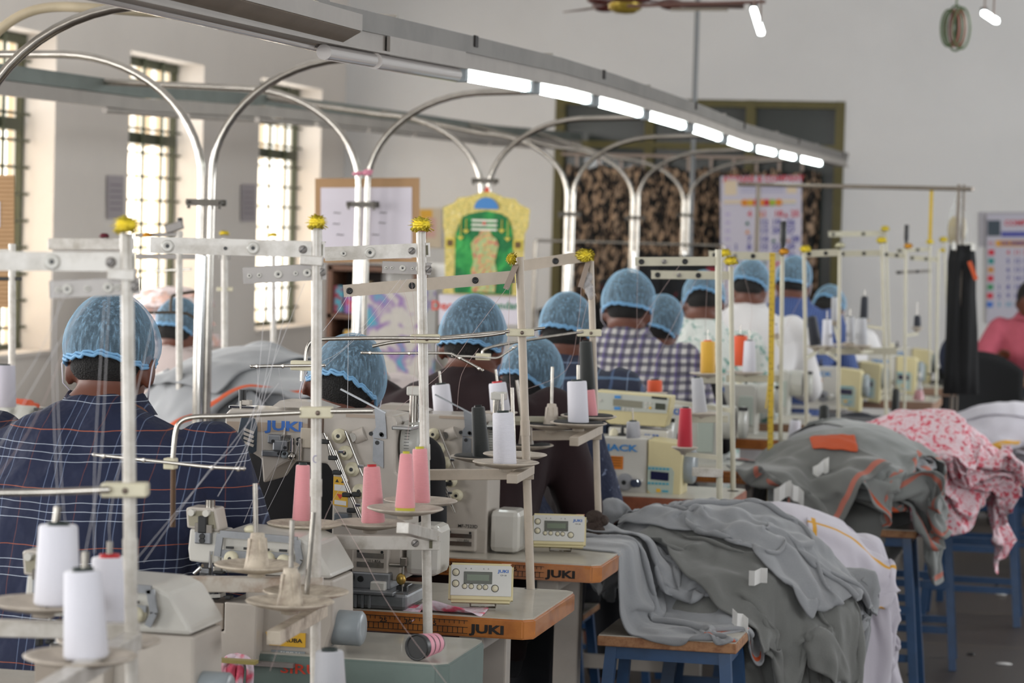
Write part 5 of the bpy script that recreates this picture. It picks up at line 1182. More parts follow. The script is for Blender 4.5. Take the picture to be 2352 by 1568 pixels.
def cap_mat():
    t = NT('bouffant_cap'); co = t.coord((1, 1, 1))
    wv = t.n('ShaderNodeTexNoise'); wv.inputs['Scale'].default_value = 1; wv.inputs['Detail'].default_value = 4; wv.inputs['Distortion'].default_value = .4
    m = t.n('ShaderNodeMapping'); m.inputs['Scale'].default_value = (170, 170, 30); m.inputs['Rotation'].default_value = (.3, .25, .2); t.l(co, m.inputs[0]); t.l(m.outputs[0], wv.inputs['Vector'])
    fac = t.ramp(wv.outputs[0], [(0, (.15,)*3), (.42, (.20,)*3), (.56, (.38,)*3), (.72, (.60,)*3)])
    t.b.inputs['Base Color'].default_value = (*lin('#93B6CF'), 1); t.b.inputs['Roughness'].default_value = .95; t.b.inputs['Specular IOR Level'].default_value = .1
    tp = t.n('ShaderNodeBsdfTransparent'); mx = t.n('ShaderNodeMixShader'); lw = t.n('ShaderNodeLayerWeight'); lw.inputs[0].default_value = .30
    fac = t.math('MAXIMUM', fac, t.math('MULTIPLY', lw.outputs['Facing'], .95))
    t.l(fac, mx.inputs[0]); t.l(tp.outputs[0], mx.inputs[1]); t.l(t.b.outputs[0], mx.inputs[2]); t.l(mx.outputs[0], t.out.inputs[0]); return t.m
CAP = cap_mat(); BAND = mat('cap_band_blue', '#78A9D0', .6, var=.25, vs=60, alpha=.92); STRAP = mat('mask_strap', '#C4BFC6', .7)
TROU = mat('dark_trousers', '#26272C', .9); TROU2 = mat('grey_trousers', '#4A4A4E', .9)
def person(lab, px, z, hh, shirt, yaw=0.0, lean=.25, side=0.0, tilt=(-.35, 0), vox=.011, sleeve='long', bulk=1.0, trousers=TROU, collar=True, wr=.006, cap=True, seat=.50, arms=True, armspread=0, under=None, hr=1.0):
    """seated worker seen from behind; head centre at image column px, depth z, height hh"""
    hh -= .045; hz = hh-seat; hy = lean*.9+.045; hx = side
    R = Matrix.Rotation(yaw, 3, 'Z'); head = G(px, z, hh); root = head-R @ Vector((hx, hy, 0)); root.z = 0
    t = thing('person', lab, 'person', root, yaw)
    S0 = seat; b = bulk
    C = lambda f, dy=0: Vector((hx*f**1.3, lean*f**1.25+dy, S0+(hz-.06)*f))
    sp = [Vector((0, -.01, S0-.02)), C(.10), C(.28), C(.48), C(.68), C(.83), C(.92), C(1.0)]
    rr = [(.165*b, .13*b), (.17*b, .135*b), (.155*b, .12*b), (.165*b, .125*b), (.185*b, .12*b), (.185*b, .098*b), (.12, .075), (.062, .06)]
    sh = C(.845); neck = C(1.0); hc = Vector((hx, hy, hh))
    SL = sh+Vector((-.185*b, .01, -.01)); SR = sh+Vector((.185*b, .01, -.01))
    az = -.02
    def arm(s, S_): e = Vector((S_.x+s*(.07+armspread), S_.y+.06, S_.z-.25)); w_ = Vector((S_.x*.75+hx*.2+s*.0, S_.y+.27, .86)); return e, w_
    eL, wL = arm(-1, SL); eR, wR = arm(1, SR)
    # ---- skin body (head, ears, neck, torso, arms, hands, legs) as one surface
    mb = MB(SKIN); k = .94
    ellloft(mb, sp, [(a*k-.004, c*k-.004) for a, c in rr]); limb(mb, [neck-Vector((0, .02, .06)), neck+(hc-neck)*.45, hc+Vector((0, .0, -.02))], [.058, .056, .056])
    H_ = Matrix.Translation(hc) @ Matrix.Rotation(tilt[0], 4, 'X') @ Matrix.Rotation(tilt[1], 4, 'Y')
    mb.sphere((0, 0, .015), (.073, .092, .098), n=20, k=14, M=H_); mb.sphere((0, .03, -.045), (.058, .06, .07), n=16, k=12, M=H_)
    mb.sphere((0, .098, -.02), (.012, .016, .02), n=8, k=6, M=H_)
    for s in (-1, 1): mb.sphere((s*.079, -.002, -.028), (.010, .022, .034), n=12, k=8, M=H_)
    for s, S_, e, w_ in ((-1, SL, eL, wL), (1, SR, eR, wR)):
        limb(mb, [S_, (S_+e)/2, e, (e+w_)/2, w_], [.05, .043, .037, .035, .024])
        d = (w_-e).normalized(); sd = Vector((1, 0, 0)); sd = (sd-d*sd.dot(d)).normalized(); u = sd.cross(d); u = u if u.z > 0 else -u
        pl = w_+d*.05; mb.sphere(w_+d*.045, (.036, .045, .018), n=14, k=10)
        for q in range(4):
            f0 = w_+d*.08+sd*(q-1.5)*.019; ln = (.058, .07, .072, .062)[q if s > 0 else 3-q]
            mb.tube([f0-d*.02, f0, f0+d*ln*.5+u*.004, f0+d*ln*.85-u*.016], [.0095, .0092, .0085, .0072], None, 8)
        mb.tube([w_+d*.03-sd*s*.028, w_+d*.055-sd*s*.045-u*.006, w_+d*.085-sd*s*.05-u*.014], [.012, .0105, .009], None, 8)
    for s in (-1, 1): limb(mb, [Vector((s*.09, .02, S0+.0)), Vector((s*.13, .40, S0+.03)), Vector((s*.13, .42, S0-.02)), Vector((s*.12, .40, .12)), Vector((s*.12, .46, .05))], [.08, .058, .055, .04, .038])
    co, nr, fs = fuse(mb, vox, 4); MB(SKIN).add(co.tolist(), fs, SKIN, True).build('body', t)
    # ---- shirt
    mb = MB(shirt); g = .012
    sp2 = [Vector((0, -.01, S0-.06))]+sp[1:7]+[C(.965)]; rr2 = [(a+g+.006, c+g+.01) for a, c in rr[:5]]+[(rr[5][0]+g, rr[5][1]+g), (rr[6][0]+g*.6, rr[6][1]+g), (.068, .066)]
    ellloft(mb, sp2, rr2, 24)
    for s, S_, e, w_ in ((-1, SL, eL, wL), (1, SR, eR, wR)):
        if sleeve == 'long': limb(mb, [S_-Vector((s*.008, 0, 0)), (S_+e)/2, e, (e+w_)/2, w_-(w_-e)*.1], [.072, .065, .059, .052, .044], 16)
        else: limb(mb, [S_-Vector((s*.008, 0, 0)), (S_+e)/2, S_+(e-S_)*.8], [.072, .067, .065], 16)
    co, nr, fs = fuse(mb, vox, 5); co = wrinkle(co, nr, wr, 11, seed=px*.01)
    so = MB(shirt).add(co.tolist(), fs, shirt, True).build('shirt', t)
    if collar:
        n = 32; vs = []
        for j, (dz, r, dr) in enumerate(((-.012, .072, .004), (.018, .066, 0), (.022, .068, .004), (-.018, .088, .010))):
            for i in range(n):
                a = 2*PI*i/n; dip = -.02*max(0, math.sin(a)); 
                vs.append(C(.965)+Vector(((r+dr)*math.cos(a), (r+dr)*.98*math.sin(a)+.004, dz+dip+.3*(r*math.sin(a))*0.5)))
        MB(shirt).add(vs, [(j*n+i, j*n+(i+1) % n, (j+1)*n+(i+1) % n, (j+1)*n+i) for j in range(3) for i in range(n)], shirt, True).build('collar', t)
    # ---- trousers
    mb = MB(trousers); ellloft(mb, [Vector((0, -.01, S0-.10)), Vector((0, 0, S0)), C(.1)], [(.17*b, .14*b), (.178*b, .145*b), (.172*b, .138*b)])
    for s in (-1, 1): limb(mb, [Vector((s*.09, .02, S0-.01)), Vector((s*.13, .40, S0+.02)), Vector((s*.13, .43, S0-.03)), Vector((s*.12, .41, .14))], [.1, .078, .074, .06])
    co, nr, fs = fuse(mb, .016, 3); MB(trousers).add(co.tolist(), fs, trousers, True).build('trousers', t)
    mb = MB(DARK)
    for s in (-1, 1): mb.sphere((s*.12, .48, .04), (.048, .12, .042))
    mb.build('shoes', t)
    # ---- hair, cap, mask straps
    mb = MB(HAIR); mb.sphere((0, -.008, .022), (.078, .094, .098), HAIR, 26, 18, H_)
    vs = []; mb.sphere((0, -.036, -.030), (.064, .052, .034), HAIR, 20, 12, H_); mb.build('hair', t)
    if cap:
        n = 72; K = 14; vs = []; random.seed(int(px))
        ph = [random.uniform(0, 6.28) for _ in range(6)]
        for j in range(K+1):
            f = j/K
            for i in range(n):
                a = 2*PI*i/n; th = f*PI*.645
                rw = .0016*math.sin(a*17+ph[0]+2*math.sin(a*3+ph[1]))*f + .0012*math.sin(a*31+ph[2])*f*f + .003*math.sin(a*4+f*4+ph[3])*f
                r = math.sin(th); zz = math.cos(th)
                pul = 1.0+.08*f*f
                x = (.0815*hr+rw)*r*pul*math.cos(a); y = (.104+rw)*r*pul*math.sin(a)-.008; z_ = .022+.102*hr*zz+rw*.5
                vs.append((x, y, z_ + (.0 if y < 0 else .05*f*f*math.sin(a))))
        fs = [(j*n+i, (j+1)*n+i, (j+1)*n+(i+1) % n, j*n+(i+1) % n) for j in range(K) for i in range(n)]
        o = MB(CAP).add(vs, fs, CAP, True, H_).build('hair_net_cap', t)
        ring = vs[-n:]; P = [H_ @ Vector(v) for v in ring]; mb = MB(BAND)
        for q, rad in ((0, .0036), (.006, .0026)): 
            PP = [p+Vector((0, 0, q+.0018*math.sin(i*1.7+q*900))) for i, p in enumerate(P)]; mb.tube(PP+[PP[0]], rad, BAND, 8, cap=False)
        c2 = mb.build('elastic_band', t); c2.parent = o
        mb = MB(STRAP)
        for s in (-1, 1): mb.tube([H_ @ Vector(v) for v in ((s*.074, .03, -.03), (s*.088, -.008, .0), (s*.09, -.022, -.02), (s*.086, -.014, -.055), (s*.07, .03, -.075))], .0016, STRAP, 6)
        mb.build('mask_straps', t)
    return t
LB = '#BFC9D6'
PL1 = plaid('navy_check_shirt', '#0F1A3A', [('x', .11, 0, .0018, '#7C8CAA', .38), ('x', .11, .015, .0018, '#7C8CAA', .38), ('x', .11, .03, .0018, '#7C8CAA', .38), ('x', .11, .07, .0020, '#7A4436', .35),
    ('z', .10, .0, .0013, LB, .6), ('z', .10, .014, .0013, LB, .6), ('z', .10, .028, .0013, LB, .6), ('z', .10, .075, .0015, '#A65A3C', .7)])
PL4 = plaid('navy_soft_check_shirt', '#252B40', [('x', .09, 0, .008, '#4A5D80', .7), ('z', .09, 0, .008, '#5D7794', .7), ('x', .09, .04, .003, '#7C8CA6', .6), ('z', .09, .045, .003, '#7C8CA6', .6)])
PL5 = plaid('purple_gingham_shirt', '#C4C0BE', [('x', .030, 0, .014, '#3E3858', .75), ('z', .030, 0, .014, '#2F2D42', .75), ('x', .060, .004, .006, '#4A2F86', .5), ('z', .060, .004, .006, '#3B2F6E', .5)])
BLT = mat('black_cotton', '#121114', .95); MAR2 = mat('maroon_cotton', '#220D11', .9, var=.2, vs=5); FLW = blotch('white_green_print_shirt', '#CFD3CE', '#6E9A90', 26, .6, dist=1.2)
WHS = mat('white_cotton_shirt', '#CBC8C8', .85); BLS = plaid('blue_stripe_shirt', '#34477A', [('x', .012, 0, .002, '#6079B0', .6)]); DKD = blotch('dark_dotted_shirt', '#2A3148', '#8C98B4', 60, .68); PKS = mat('pink_cotton_shirt', '#B05363', .85, var=.12, vs=30)
P1 = person('person in a navy check shirt and light blue hair-net cap, seated nearest at left', 258, 4.93, 1.287, PL1, vox=.0085, bulk=1.2, lean=.22, wr=.008, tilt=(-.3, 0))
person('person in a black shirt leaning right, in a hair-net cap, behind the pen-marked pole', 790, 5.8, 1.19, BLT, vox=.010, bulk=1.08, lean=.25, side=.20, tilt=(-.45, .38), sleeve='short', yaw=.4, armspread=-.06)
person('person in a maroon shirt and hair-net cap bending over behind the beige pole', 1086, 6.72, 1.26, MAR2, vox=.011, bulk=1.22, lean=.24, tilt=(-.25, .05), collar=False)
person('person with a tilted hair-net cap peeping low behind the maroon shirt', 1216, 7.35, 1.13, DKD, vox=.014, lean=.28, side=.05, tilt=(-.4, .3), bulk=.95)
person('person in a dark blue check shirt and hair-net cap, left of the purple gingham shirt', 1300, 8.05, 1.243, PL4, vox=.013, lean=.22, tilt=(-.4, .05), bulk=1.05)
person('person in a purple and white gingham shirt with a hair-net cap', 1443, 8.95, 1.30, PL5, hr=1.08, vox=.012, lean=.2, tilt=(-.35, 0), bulk=1.12, wr=.005)
person('person whose cap shows low between gingham and floral shirts', 1512, 9.7, 1.21, BLT, vox=.016, lean=.22, side=.05, tilt=(-.3, .3))
person('person in a white shirt with faint green print, hair-net cap pushed forward', 1617, 10.5, 1.29, FLW, vox=.015, lean=.2, tilt=(-.7, -.1), bulk=1.05)
person('person in a plain white shirt directly left of the yellow tape measure', 1722, 11.4, 1.335, WHS, vox=.015, lean=.2, tilt=(-.6, .1), bulk=1.1)
person('person in a blue finely striped shirt right of the yellow tape measure', 1822, 12.2, 1.35, BLS, vox=.016, lean=.2, tilt=(-.3, .1), bulk=1.05)
person('person in white bowed low behind the white cones, only the cap rim showing', 1903, 13.3, 1.20, WHS, vox=.016, lean=.25, tilt=(-.9, .1), bulk=1.1)
person('person in pale clothes and hair-net cap on the left line, behind the chrome pole', 408, 9.7, 1.15, mat('pale_pink_shirt', '#BFB0AC', .9), vox=.014, lean=.2, tilt=(-.4, .1), bulk=.85, hr=.95)
# supervisor in pink at the desk, facing the camera, mostly outside the frame
Pk = person('person in a pink shirt leaning on the far desk, cut by the right edge', 2366, 15.2, 1.23, PKS, yaw=PI-.15, lean=.18, cap=False, vox=.014, armspread=.06, bulk=1.0, seat=.48)

# ------------------------------------------------------------------ stools and benches
def stool_proto():
    t = thing('stool', 'x', 'stool', (0, 0, 0)); w_, d_, h = .32, .26, .56
    bm = MB(RAWW); bm.box((0, 0, h-.012), (w_, d_, .024), RAWW, r=.003); bm.build('seat_board', t); MB(LAM).box((0, 0, h+.001), (w_-.006, d_-.006, .003), LAM).build('laminate_top', t)
    for sx in (-1, 1):
        for sy in (-1, 1): MB(BLUEP).bar((sx*(w_/2-.03), sy*(d_/2-.03), h-.025), (sx*(w_/2+.01), sy*(d_/2+.0), 0), .026, .026, BLUEP, up=(0, 1, 0)).build('leg', t)
    mb = MB(BLUEP)
    for sy in (-1, 1): mb.bar((-w_/2+.03, sy*(d_/2-.03), h-.04), (w_/2-.03, sy*(d_/2-.03), h-.04), .03, .02, BLUEP)
    for sx in (-1, 1): mb.bar((sx*(w_/2-.03), -d_/2+.03, h-.04), (sx*(w_/2-.03), d_/2-.03, h-.04), .03, .02, BLUEP)
    mb.build('apron', t)
    for z_, in_ in ((.14, .0), (.30, .01)):
        for sy in (-1, 1): MB(BLUEP).bar((-w_/2+in_, sy*(d_/2-.01), z_), (w_/2-in_, sy*(d_/2-.01), z_), .024, .016, BLUEP).build('stretcher', t)
    return t
ST = stool_proto(); first = [True]
def stool(x, y, lab, rz=0, sx=1, sy=1, group=None):
    o = ST if first[0] else copy_tree(ST); first[0] = False; o.location = (x, y, 0); o.rotation_euler.z = rz; o.scale = (sx, sy, 1); o['label'] = lab
    if group: o['group'] = group
    return o
stool(-.935, 6.14, 'blue-legged stool with a chipped board edge in front of the grey garment heap', 0, 1.03, 1.05)
stool(-.86, 6.86, 'blue-legged stool under the back of the first grey garment heap', .05, 1.3, 1.1)
stool(-.82, 7.75, 'blue-legged stool carrying the long white garments', .03, 1.35, 1.3)
stool(-.70, 8.75, 'blue-legged stool under the second grey heap', 0, 1.1, 1.2)
stool(-.60, 9.42, 'blue-legged stool with full legs visible under the pink heap', .04, 1.0, 1.1)
stool(-.42, 10.6, 'blue-legged stool behind the one under the pink heap', .0, 1.1, 1.2)
stool(-.40, 12.25, 'blue-legged stool under the white and yellow garments', .0, 1.3, 1.2)
stool(-.12, 12.6, 'blue-legged stool at the right edge of the frame', .0, 1.1, 1.2)
PEOPLE = [o for o in COL.objects if o.get('category') == 'person']
for o in PEOPLE:
    if o is Pk: continue
    st = stool(o.location.x, o.location.y-.0, ' '.join(('blue-legged stool under the '+o['label'].replace('person ', 'worker ')).split()[:15]).rstrip(','), o.rotation_euler.z, .95, 1.0)
    st.scale.z = .38/.56*1.0

# ------------------------------------------------------------------ garments: sheets settled on the stools by a small cloth solver
class Field:
    def __init__(s, x0, x1, y0, y1, r=.012):
        s.x0, s.y0, s.r = x0, y0, r; s.nx = int((x1-x0)/r)+2; s.ny = int((y1-y0)/r)+2; s.H = np.zeros((s.ny, s.nx))
    def box(s, xa, xb, ya, yb, z):
        X = s.x0+np.arange(s.nx)*s.r; Y = s.y0+np.arange(s.ny)*s.r
        m = ((Y >= ya) & (Y <= yb))[:, None] & ((X >= xa) & (X <= xb))[None, :]; s.H[m] = np.maximum(s.H[m], z)
    def mound(s, cx, cy, rx, ry, z0, h):
        X = s.x0+np.arange(s.nx)*s.r; Y = s.y0+np.arange(s.ny)*s.r
        q = 1-((X[None, :]-cx)/rx)**2-((Y[:, None]-cy)/ry)**2; m = q > 0; s.H[m] = np.maximum(s.H[m], z0+h*np.sqrt(q[m]))
    def sample(s, P):
        fx = np.clip((P[:, 0]-s.x0)/s.r, 0, s.nx-1.01); fy = np.clip((P[:, 1]-s.y0)/s.r, 0, s.ny-1.01); i = fx.astype(int); j = fy.astype(int); u = fx-i; v = fy-j; H = s.H
        h00 = H[j, i]; h10 = H[j, i+1]; h01 = H[j+1, i]; h11 = H[j+1, i+1]
        h = (h00*(1-u)+h10*u)*(1-v)+(h01*(1-u)+h11*u)*v
        gx = ((h10-h00)*(1-v)+(h11-h01)*v)/s.r; gy = ((h01-h00)*(1-u)+(h11-h10)*u)/s.r; return h, gx, gy
    def stamp(s, P, th):
        i = np.clip(np.round((P[:, 0]-s.x0)/s.r).astype(int), 1, s.nx-2); j = np.clip(np.round((P[:, 1]-s.y0)/s.r).astype(int), 1, s.ny-2)
        for dj in (-1, 0, 1):
            for di in (-1, 0, 1): np.maximum.at(s.H, (j+dj, i+di), P[:, 2]+th-.004*(abs(di)+abs(dj)))
def drape(fd, cx, cy, w_, h_, rz, comp, z0, steps=190, seed=0, nz=.03, d=.0145, pin=None, shape=None, th=.004, drift=(0, 0)):
    rg = np.random.RandomState(seed); nx = max(8, int(w_/d)); ny = max(8, int(h_/d)); U, V = np.meshgrid(np.linspace(-.5, .5, nx), np.linspace(-.5, .5, ny))
    wU = U*1.0
    if shape: wU = U*shape(V+.5)
    c, s_ = math.cos(rz), math.sin(rz); x = wU*w_*comp[0]; y = V*h_*comp[1]
    N1 = np.zeros_like(U)
    for k in range(7):
        a = rg.uniform(0, 2*PI); f = rg.uniform(3, 13); N1 += np.sin((np.cos(a)*U*w_+np.sin(a)*V*h_)*f*2*PI/1.0*.55+rg.uniform(0, 6.28))/(1+.15*f)
    N1 += rg.randn(ny, nx)*.15
    P = np.stack([cx+x*c-y*s_, cy+x*s_+y*c, z0+N1*nz], -1).reshape(-1, 3)
    hh, _, _ = fd.sample(P); P[:, 2] += np.maximum(hh.max()*0, 0); P[:, 2] = np.maximum(P[:, 2], hh+.01)
    idx = np.arange(nx*ny).reshape(ny, nx); L0x = w_/(nx-1); L0y = h_/(ny-1); cons = []
    sw = np.ones((ny, nx)) if not shape else np.repeat(shape(V[:, :1]+.5), nx, 1)
    def addc(a, b, L, k):
        a = a.reshape(-1); b = b.reshape(-1); L = np.broadcast_to(L, a.shape) if np.ndim(L) == 0 else L.reshape(-1); cons.append((a, b, L, k))
    for o_ in (0, 1):
        addc(idx[:, o_:-1:2], idx[:, o_+1::2], L0x*sw[:, o_:-1:2], .9); addc(idx[o_:-1:2, :], idx[o_+1::2, :], L0y, .9)
    Ld = math.hypot(L0x, L0y)
    for o_ in (0, 1):
        A_ = idx[:-1, :-1][o_::2]; B_ = idx[1:, 1:][o_::2]; addc(A_, B_, Ld, .35); A_ = idx[:-1, 1:][o_::2]; B_ = idx[1:, :-1][o_::2]; addc(A_, B_, Ld, .35)
    for o_ in (0, 1, 2, 3):
        a = idx[:, o_:-2:4]; addc(a, idx[:, o_+2::4][:, :a.shape[1]], 2*L0x*sw[:, o_:-2:4], .12); a = idx[o_:-2:4, :]; addc(a, idx[o_+2::4, :][:a.shape[0]], 2*L0y, .12)
    vel = np.zeros_like(P); dt = .014; dr = np.array([drift[0], drift[1], 0])
    for st in range(steps):
        vel[:, 2] -= 9.8*dt; vel += dr*dt; vel *= .985; Q = P+vel*dt
        for it in range(5):
            for a, b, L, k in cons:
                dv = Q[b]-Q[a]; l = np.sqrt((dv*dv).sum(1))+1e-9; f = (k*.5*(l-L)/l)[:, None]*dv
                Q[a] += f; Q[b] -= f
            h, gx, gy = fd.sample(Q); h = h+th; pen = h-Q[:, 2]; m = pen > 0; g = np.sqrt(gx*gx+gy*gy)
            fl = m & ((g < 2.5) | (pen < .02)); Q[fl, 2] = h[fl]
            stp = m & ~fl; q = np.minimum(pen[stp]/g[stp], .012)
            Q[stp, 0] -= gx[stp]/g[stp]*q*1.0; Q[stp, 1] -= gy[stp]/g[stp]*q*1.0
            if it == 4: Q[fl, :2] = P[fl, :2]+(Q[fl, :2]-P[fl, :2])*.35
        vel = np.clip((Q-P)/dt, -3, 3); P = Q
    fd.stamp(P, th)
    return P, nx, ny
def cloth_obj(name, lab, cat, group, P, nx, ny, m, stripes=None, th=.0035, kind=None):
    """stripes: list of (material, row0, row1) painted into hem rows"""
    org = P.mean(0); bm = bmesh.new(); vs = [bm.verts.new(Vector(p-org)) for p in P]
    mats = [m]
    for j in range(ny-1):
        for i in range(nx-1):
            f = bm.faces.new((vs[j*nx+i], vs[j*nx+i+1], vs[(j+1)*nx+i+1], vs[(j+1)*nx+i])); f.smooth = True
            if stripes:
                for mm, a, b, ax in stripes:
                    q = (j if ax == 'v' else i); n_ = (ny-1 if ax == 'v' else nx-1)
                    a2 = a if a >= 0 else n_+a; b2 = b if b > 0 else n_+b
                    if a2 <= q < b2:
                        if mm not in mats: mats.append(mm)
                        f.material_index = mats.index(mm)
    me = bpy.data.meshes.new(name); bm.to_mesh(me); bm.free()
    for x in mats: me.materials.append(x)
    o = bpy.data.objects.new(name, me); COL.objects.link(o); o.location = org; tag(o, lab, cat, group, kind)
    s = o.modifiers.new('subsurf', 'SUBSURF'); s.levels = 1; s.render_levels = 1
    s = o.modifiers.new('solid', 'SOLIDIFY'); s.thickness = th; s.offset = 0
    return o
def jersey(name, col, var=.12):
    t = NT(name); f = t.noise(220, detail=2); g = t.noise(6, detail=3)
    c = t.mix(f, col, tuple(x*(1-var*2) for x in lin(col))); t.l(t.mix(g, c, tuple(x*.9 for x in lin(col))), t.b.inputs['Base Color']); t.b.inputs['Roughness'].default_value = .95
    t.b.inputs['Sheen Weight'].default_value = .25; t.bump(f, .0015, .4); MATS[name] = t.m; return t.m
GJ = jersey('grey_melange_jersey', '#8B8D90'); GJ2 = jersey('grey_green_melange_jersey', '#7F8280'); GJ3 = jersey('darker_grey_jersey', '#6C6D6A'); WJ = jersey('white_jersey', '#C9C4CE', .03)
OH = mat('orange_hem', '#B84E28', .8); RH = mat('dusty_red_hem', '#A96455', .85); YH = mat('yellow_hem', '#D19C38', .8)
PJ = blotch('pink_floral_print', '#DDC6CC', '#D4707E', 58, .55, dist=.8, col2='#C8485A'); PJN = blotch('pink_heart_print', '#DCC8D2', '#DC5C74', 15, .53, dist=.8)
GG = 'grey jersey garments in the first heap'
fd = Field(-1.35, -.30, 5.4, 7.9)
fd.box(-1.10, -.77, 6.0, 6.28, .56); fd.box(-1.09, -.62, 6.7, 7.02, .56); fd.box(-1.04, -.60, 7.55, 7.95, .56); fd.box(-1.35, -1.06, 5.8, 6.35, .75); 
fd.mound(-.92, 6.75, .27, .48, .50, .24); fd.mound(-1.08, 6.60, .13, .28, .5, .26); fd.mound(-.72, 6.75, .12, .35, .45, .20)
mb = MB(GJ3); mb.sphere((-.90, 6.72, .56), (.25, .46, .15), GJ3, 24, 14); solo(mb, 'folded_garment_bundle', 'bundle of grey garments buried inside the first heap', 'garment', org=(-.9, 6.7, .56))
specs = [(-.70, 6.62, .50, .80, .1, (.72, .9), 'd', 0), (-1.02, 6.50, .48, .9, -.15, (.7, .85), 'g', 1), (-.78, 6.9, .62, .7, .5, (.75, .85), 'g', 2), (-.98, 6.22, .46, .62, 1.3, (.72, .8), 'g', 3), (-.64, 6.75, .45, .8, -.2, (.72, .9), 'g', 4),
         (-.86, 6.66, .62, .62, .8, (.7, .8), 'g', 5), (-1.10, 6.62, .42, .9, .2, (.72, .82), 'g', 6), (-.76, 6.5, .60, .52, -.6, (.75, .82), 'd', 7), (-.98, 6.85, .8, .6, .15, (.72, .8), 'g', 8), (-.80, 6.72, .66, .66, -.3, (.76, .82), 'g', 9), (-1.22, 6.95, .28, .62, 0, (.7, .8), 'g', 10)]
for k, (x, y, w_, h_, rz, cp, c, sd) in enumerate(specs):
    P, nx, ny = drape(fd, x, y, w_*1.12, h_*1.12, rz, (cp[0]*.82, cp[1]*.84), 1.0, seed=sd+20, nz=.04, d=.0125)
    st = [(OH, 1, 2, 'v')] if k in (3, 5, 8) else ([(OH, -2, -1, 'v')] if k in (1, 6) else None)
    cloth_obj('jersey_garment', ('light' if c == 'g' else 'darker')+' grey jersey garment '+('with an orange hem ' if st else '')+'in the heap on the nearest stools', 'garment', GG, P, nx, ny, GJ if c == 'g' else GJ3, st)
# white garments with yellow stripes
fd.mound(-.86, 7.6, .24, .32, .5, .21)
mb = MB(WJ); mb.sphere((-.84, 7.62, .58), (.22, .32, .14), WJ, 24, 14); solo(mb, 'folded_garment_bundle', 'bundle of white garments under the long draped ones', 'garment', org=(-.84, 7.6, .58))
for k, (x, y, w_, h_, rz, cp) in enumerate([(-.80, 7.55, .8, .5, 0, (.8, .75)), (-.70, 7.45, .92, .48, -.1, (.84, .65)), (-.74, 7.7, .9, .6, .05, (.82, .68)), (-.70, 7.4, .90, .5, .05, (.84, .62))]):
    P, nx, ny = drape(fd, x, y, w_, h_, rz, cp, 1.1, seed=60+k, nz=.03, d=.012)
    cloth_obj('white_garment', 'white jersey garment with thin yellow stripes hanging off the stool behind the grey heap', 'garment', 'white garments with yellow stripes', P, nx, ny, WJ, [(YH, 1, 2, 'v'), (YH, 3, 4, 'v'), (YH, 1, 2, 'u')] if k % 2 else [(YH, -3, -2, 'u'), (YH, -3, -2, 'v'), (YH, 12, 13, 'u')])
P, nx, ny = drape(fd, -.62, 7.42, .34, .26, .35, (.8, .75), 1.1, seed=77, nz=.02, d=.012)
cloth_obj('white_garment', 'small white piece with yellow collar stripes on top of the long white garments', 'garment', None, P, nx, ny, WJ, [(YH, 2, 3, 'v'), (YH, 4, 5, 'v'), (YH, -3, -2, 'v'), (YH, 1, 2, 'u')])
# second grey heap
f2 = Field(-1.25, -.1, 8.0, 10.3); f2.box(-.9, -.5, 8.55, 8.95, .56); f2.box(-.76, -.44, 9.28, 9.58, .56); f2.box(-1.2, -.92, 8.3, 8.75, .75); f2.box(-1.2, -.90, 9.7, 10.2, .75); f2.mound(-.78, 8.85, .30, .48, .5, .36); f2.mound(-.88, 8.35, .16, .22, .42, .22)
mb = MB(GJ3); mb.sphere((-.78, 8.85, .56), (.22, .34, .20), GJ3, 24, 14); solo(mb, 'folded_garment_bundle', 'bundle of grey garments buried inside the second heap', 'garment', org=(-.78, 8.85, .6))
for k, (x, y, w_, h_, rz, cp, m) in enumerate([(-.85, 8.7, .7, .7, .2, (.75, .8), GJ3), (-.62, 8.75, .8, .6, -.2, (.75, .8), GJ2), (-.85, 8.95, .6, .8, .5, (.75, .8), GJ2), (-.64, 8.65, .75, .6, .1, (.78, .75), GJ2), (-.78, 8.8, .7, .6, -.5, (.72, .75), GJ), (-.7, 9.0, .6, .6, .8, (.72, .75), GJ2), (-.78, 8.48, .60, .55, .1, (.72, .72), GJ2), (-.88, 8.38, .42, .50, -.4, (.72, .75), GJ3)]):
    P, nx, ny = drape(f2, x, y, w_, h_, rz, cp, 1.15, seed=80+k, nz=.022, d=.017)
    cloth_obj('jersey_garment', ('dark' if m is GJ3 else 'mid')+' grey garment with '+('a red' if k % 2 else 'an orange')+' hem in the second heap, beyond the white garments', 'garment', 'grey garments in the second heap', P, nx, ny, m, [(RH if k % 2 else OH, 1, 2, 'v'), (RH, -2, -1, 'u')])
# pink printed heap
f2.mound(-.60, 9.45, .30, .32, .50, .34)
mb = MB(PJ); mb.sphere((-.56, 9.45, .62), (.21, .26, .17), PJ, 24, 14); solo(mb, 'folded_garment_bundle', 'bundle of pink printed cloth inside the frilly heap', 'garment', org=(-.56, 9.45, .62))
for k, (x, y, w_, h_, rz, cp) in enumerate([(-.70, 9.25, .62, .6, -.3, (.5, .55)), (-.55, 9.3, .62, .62, .1, (.5, .6)), (-.62, 9.5, .6, .6, .6, (.5, .55)), (-.42, 9.5, .7, .55, -.4, (.5, .55)), (-.54, 9.35, .66, .6, .9, (.45, .55)), (-.48, 9.42, .6, .66, -.2, (.48, .5)), (-.36, 9.40, .5, .7, 0, (.5, .5)), (-.62, 9.3, .5, .5, .4, (.5, .5))]):
    P, nx, ny = drape(f2, x, y, w_, h_, rz, cp, 1.1, seed=100+k, nz=.035, d=.017)
    cloth_obj('printed_garment', 'pink and white printed garment in the frilly heap beyond the grey ones', 'garment', 'pink printed garments', P, nx, ny, PJ)
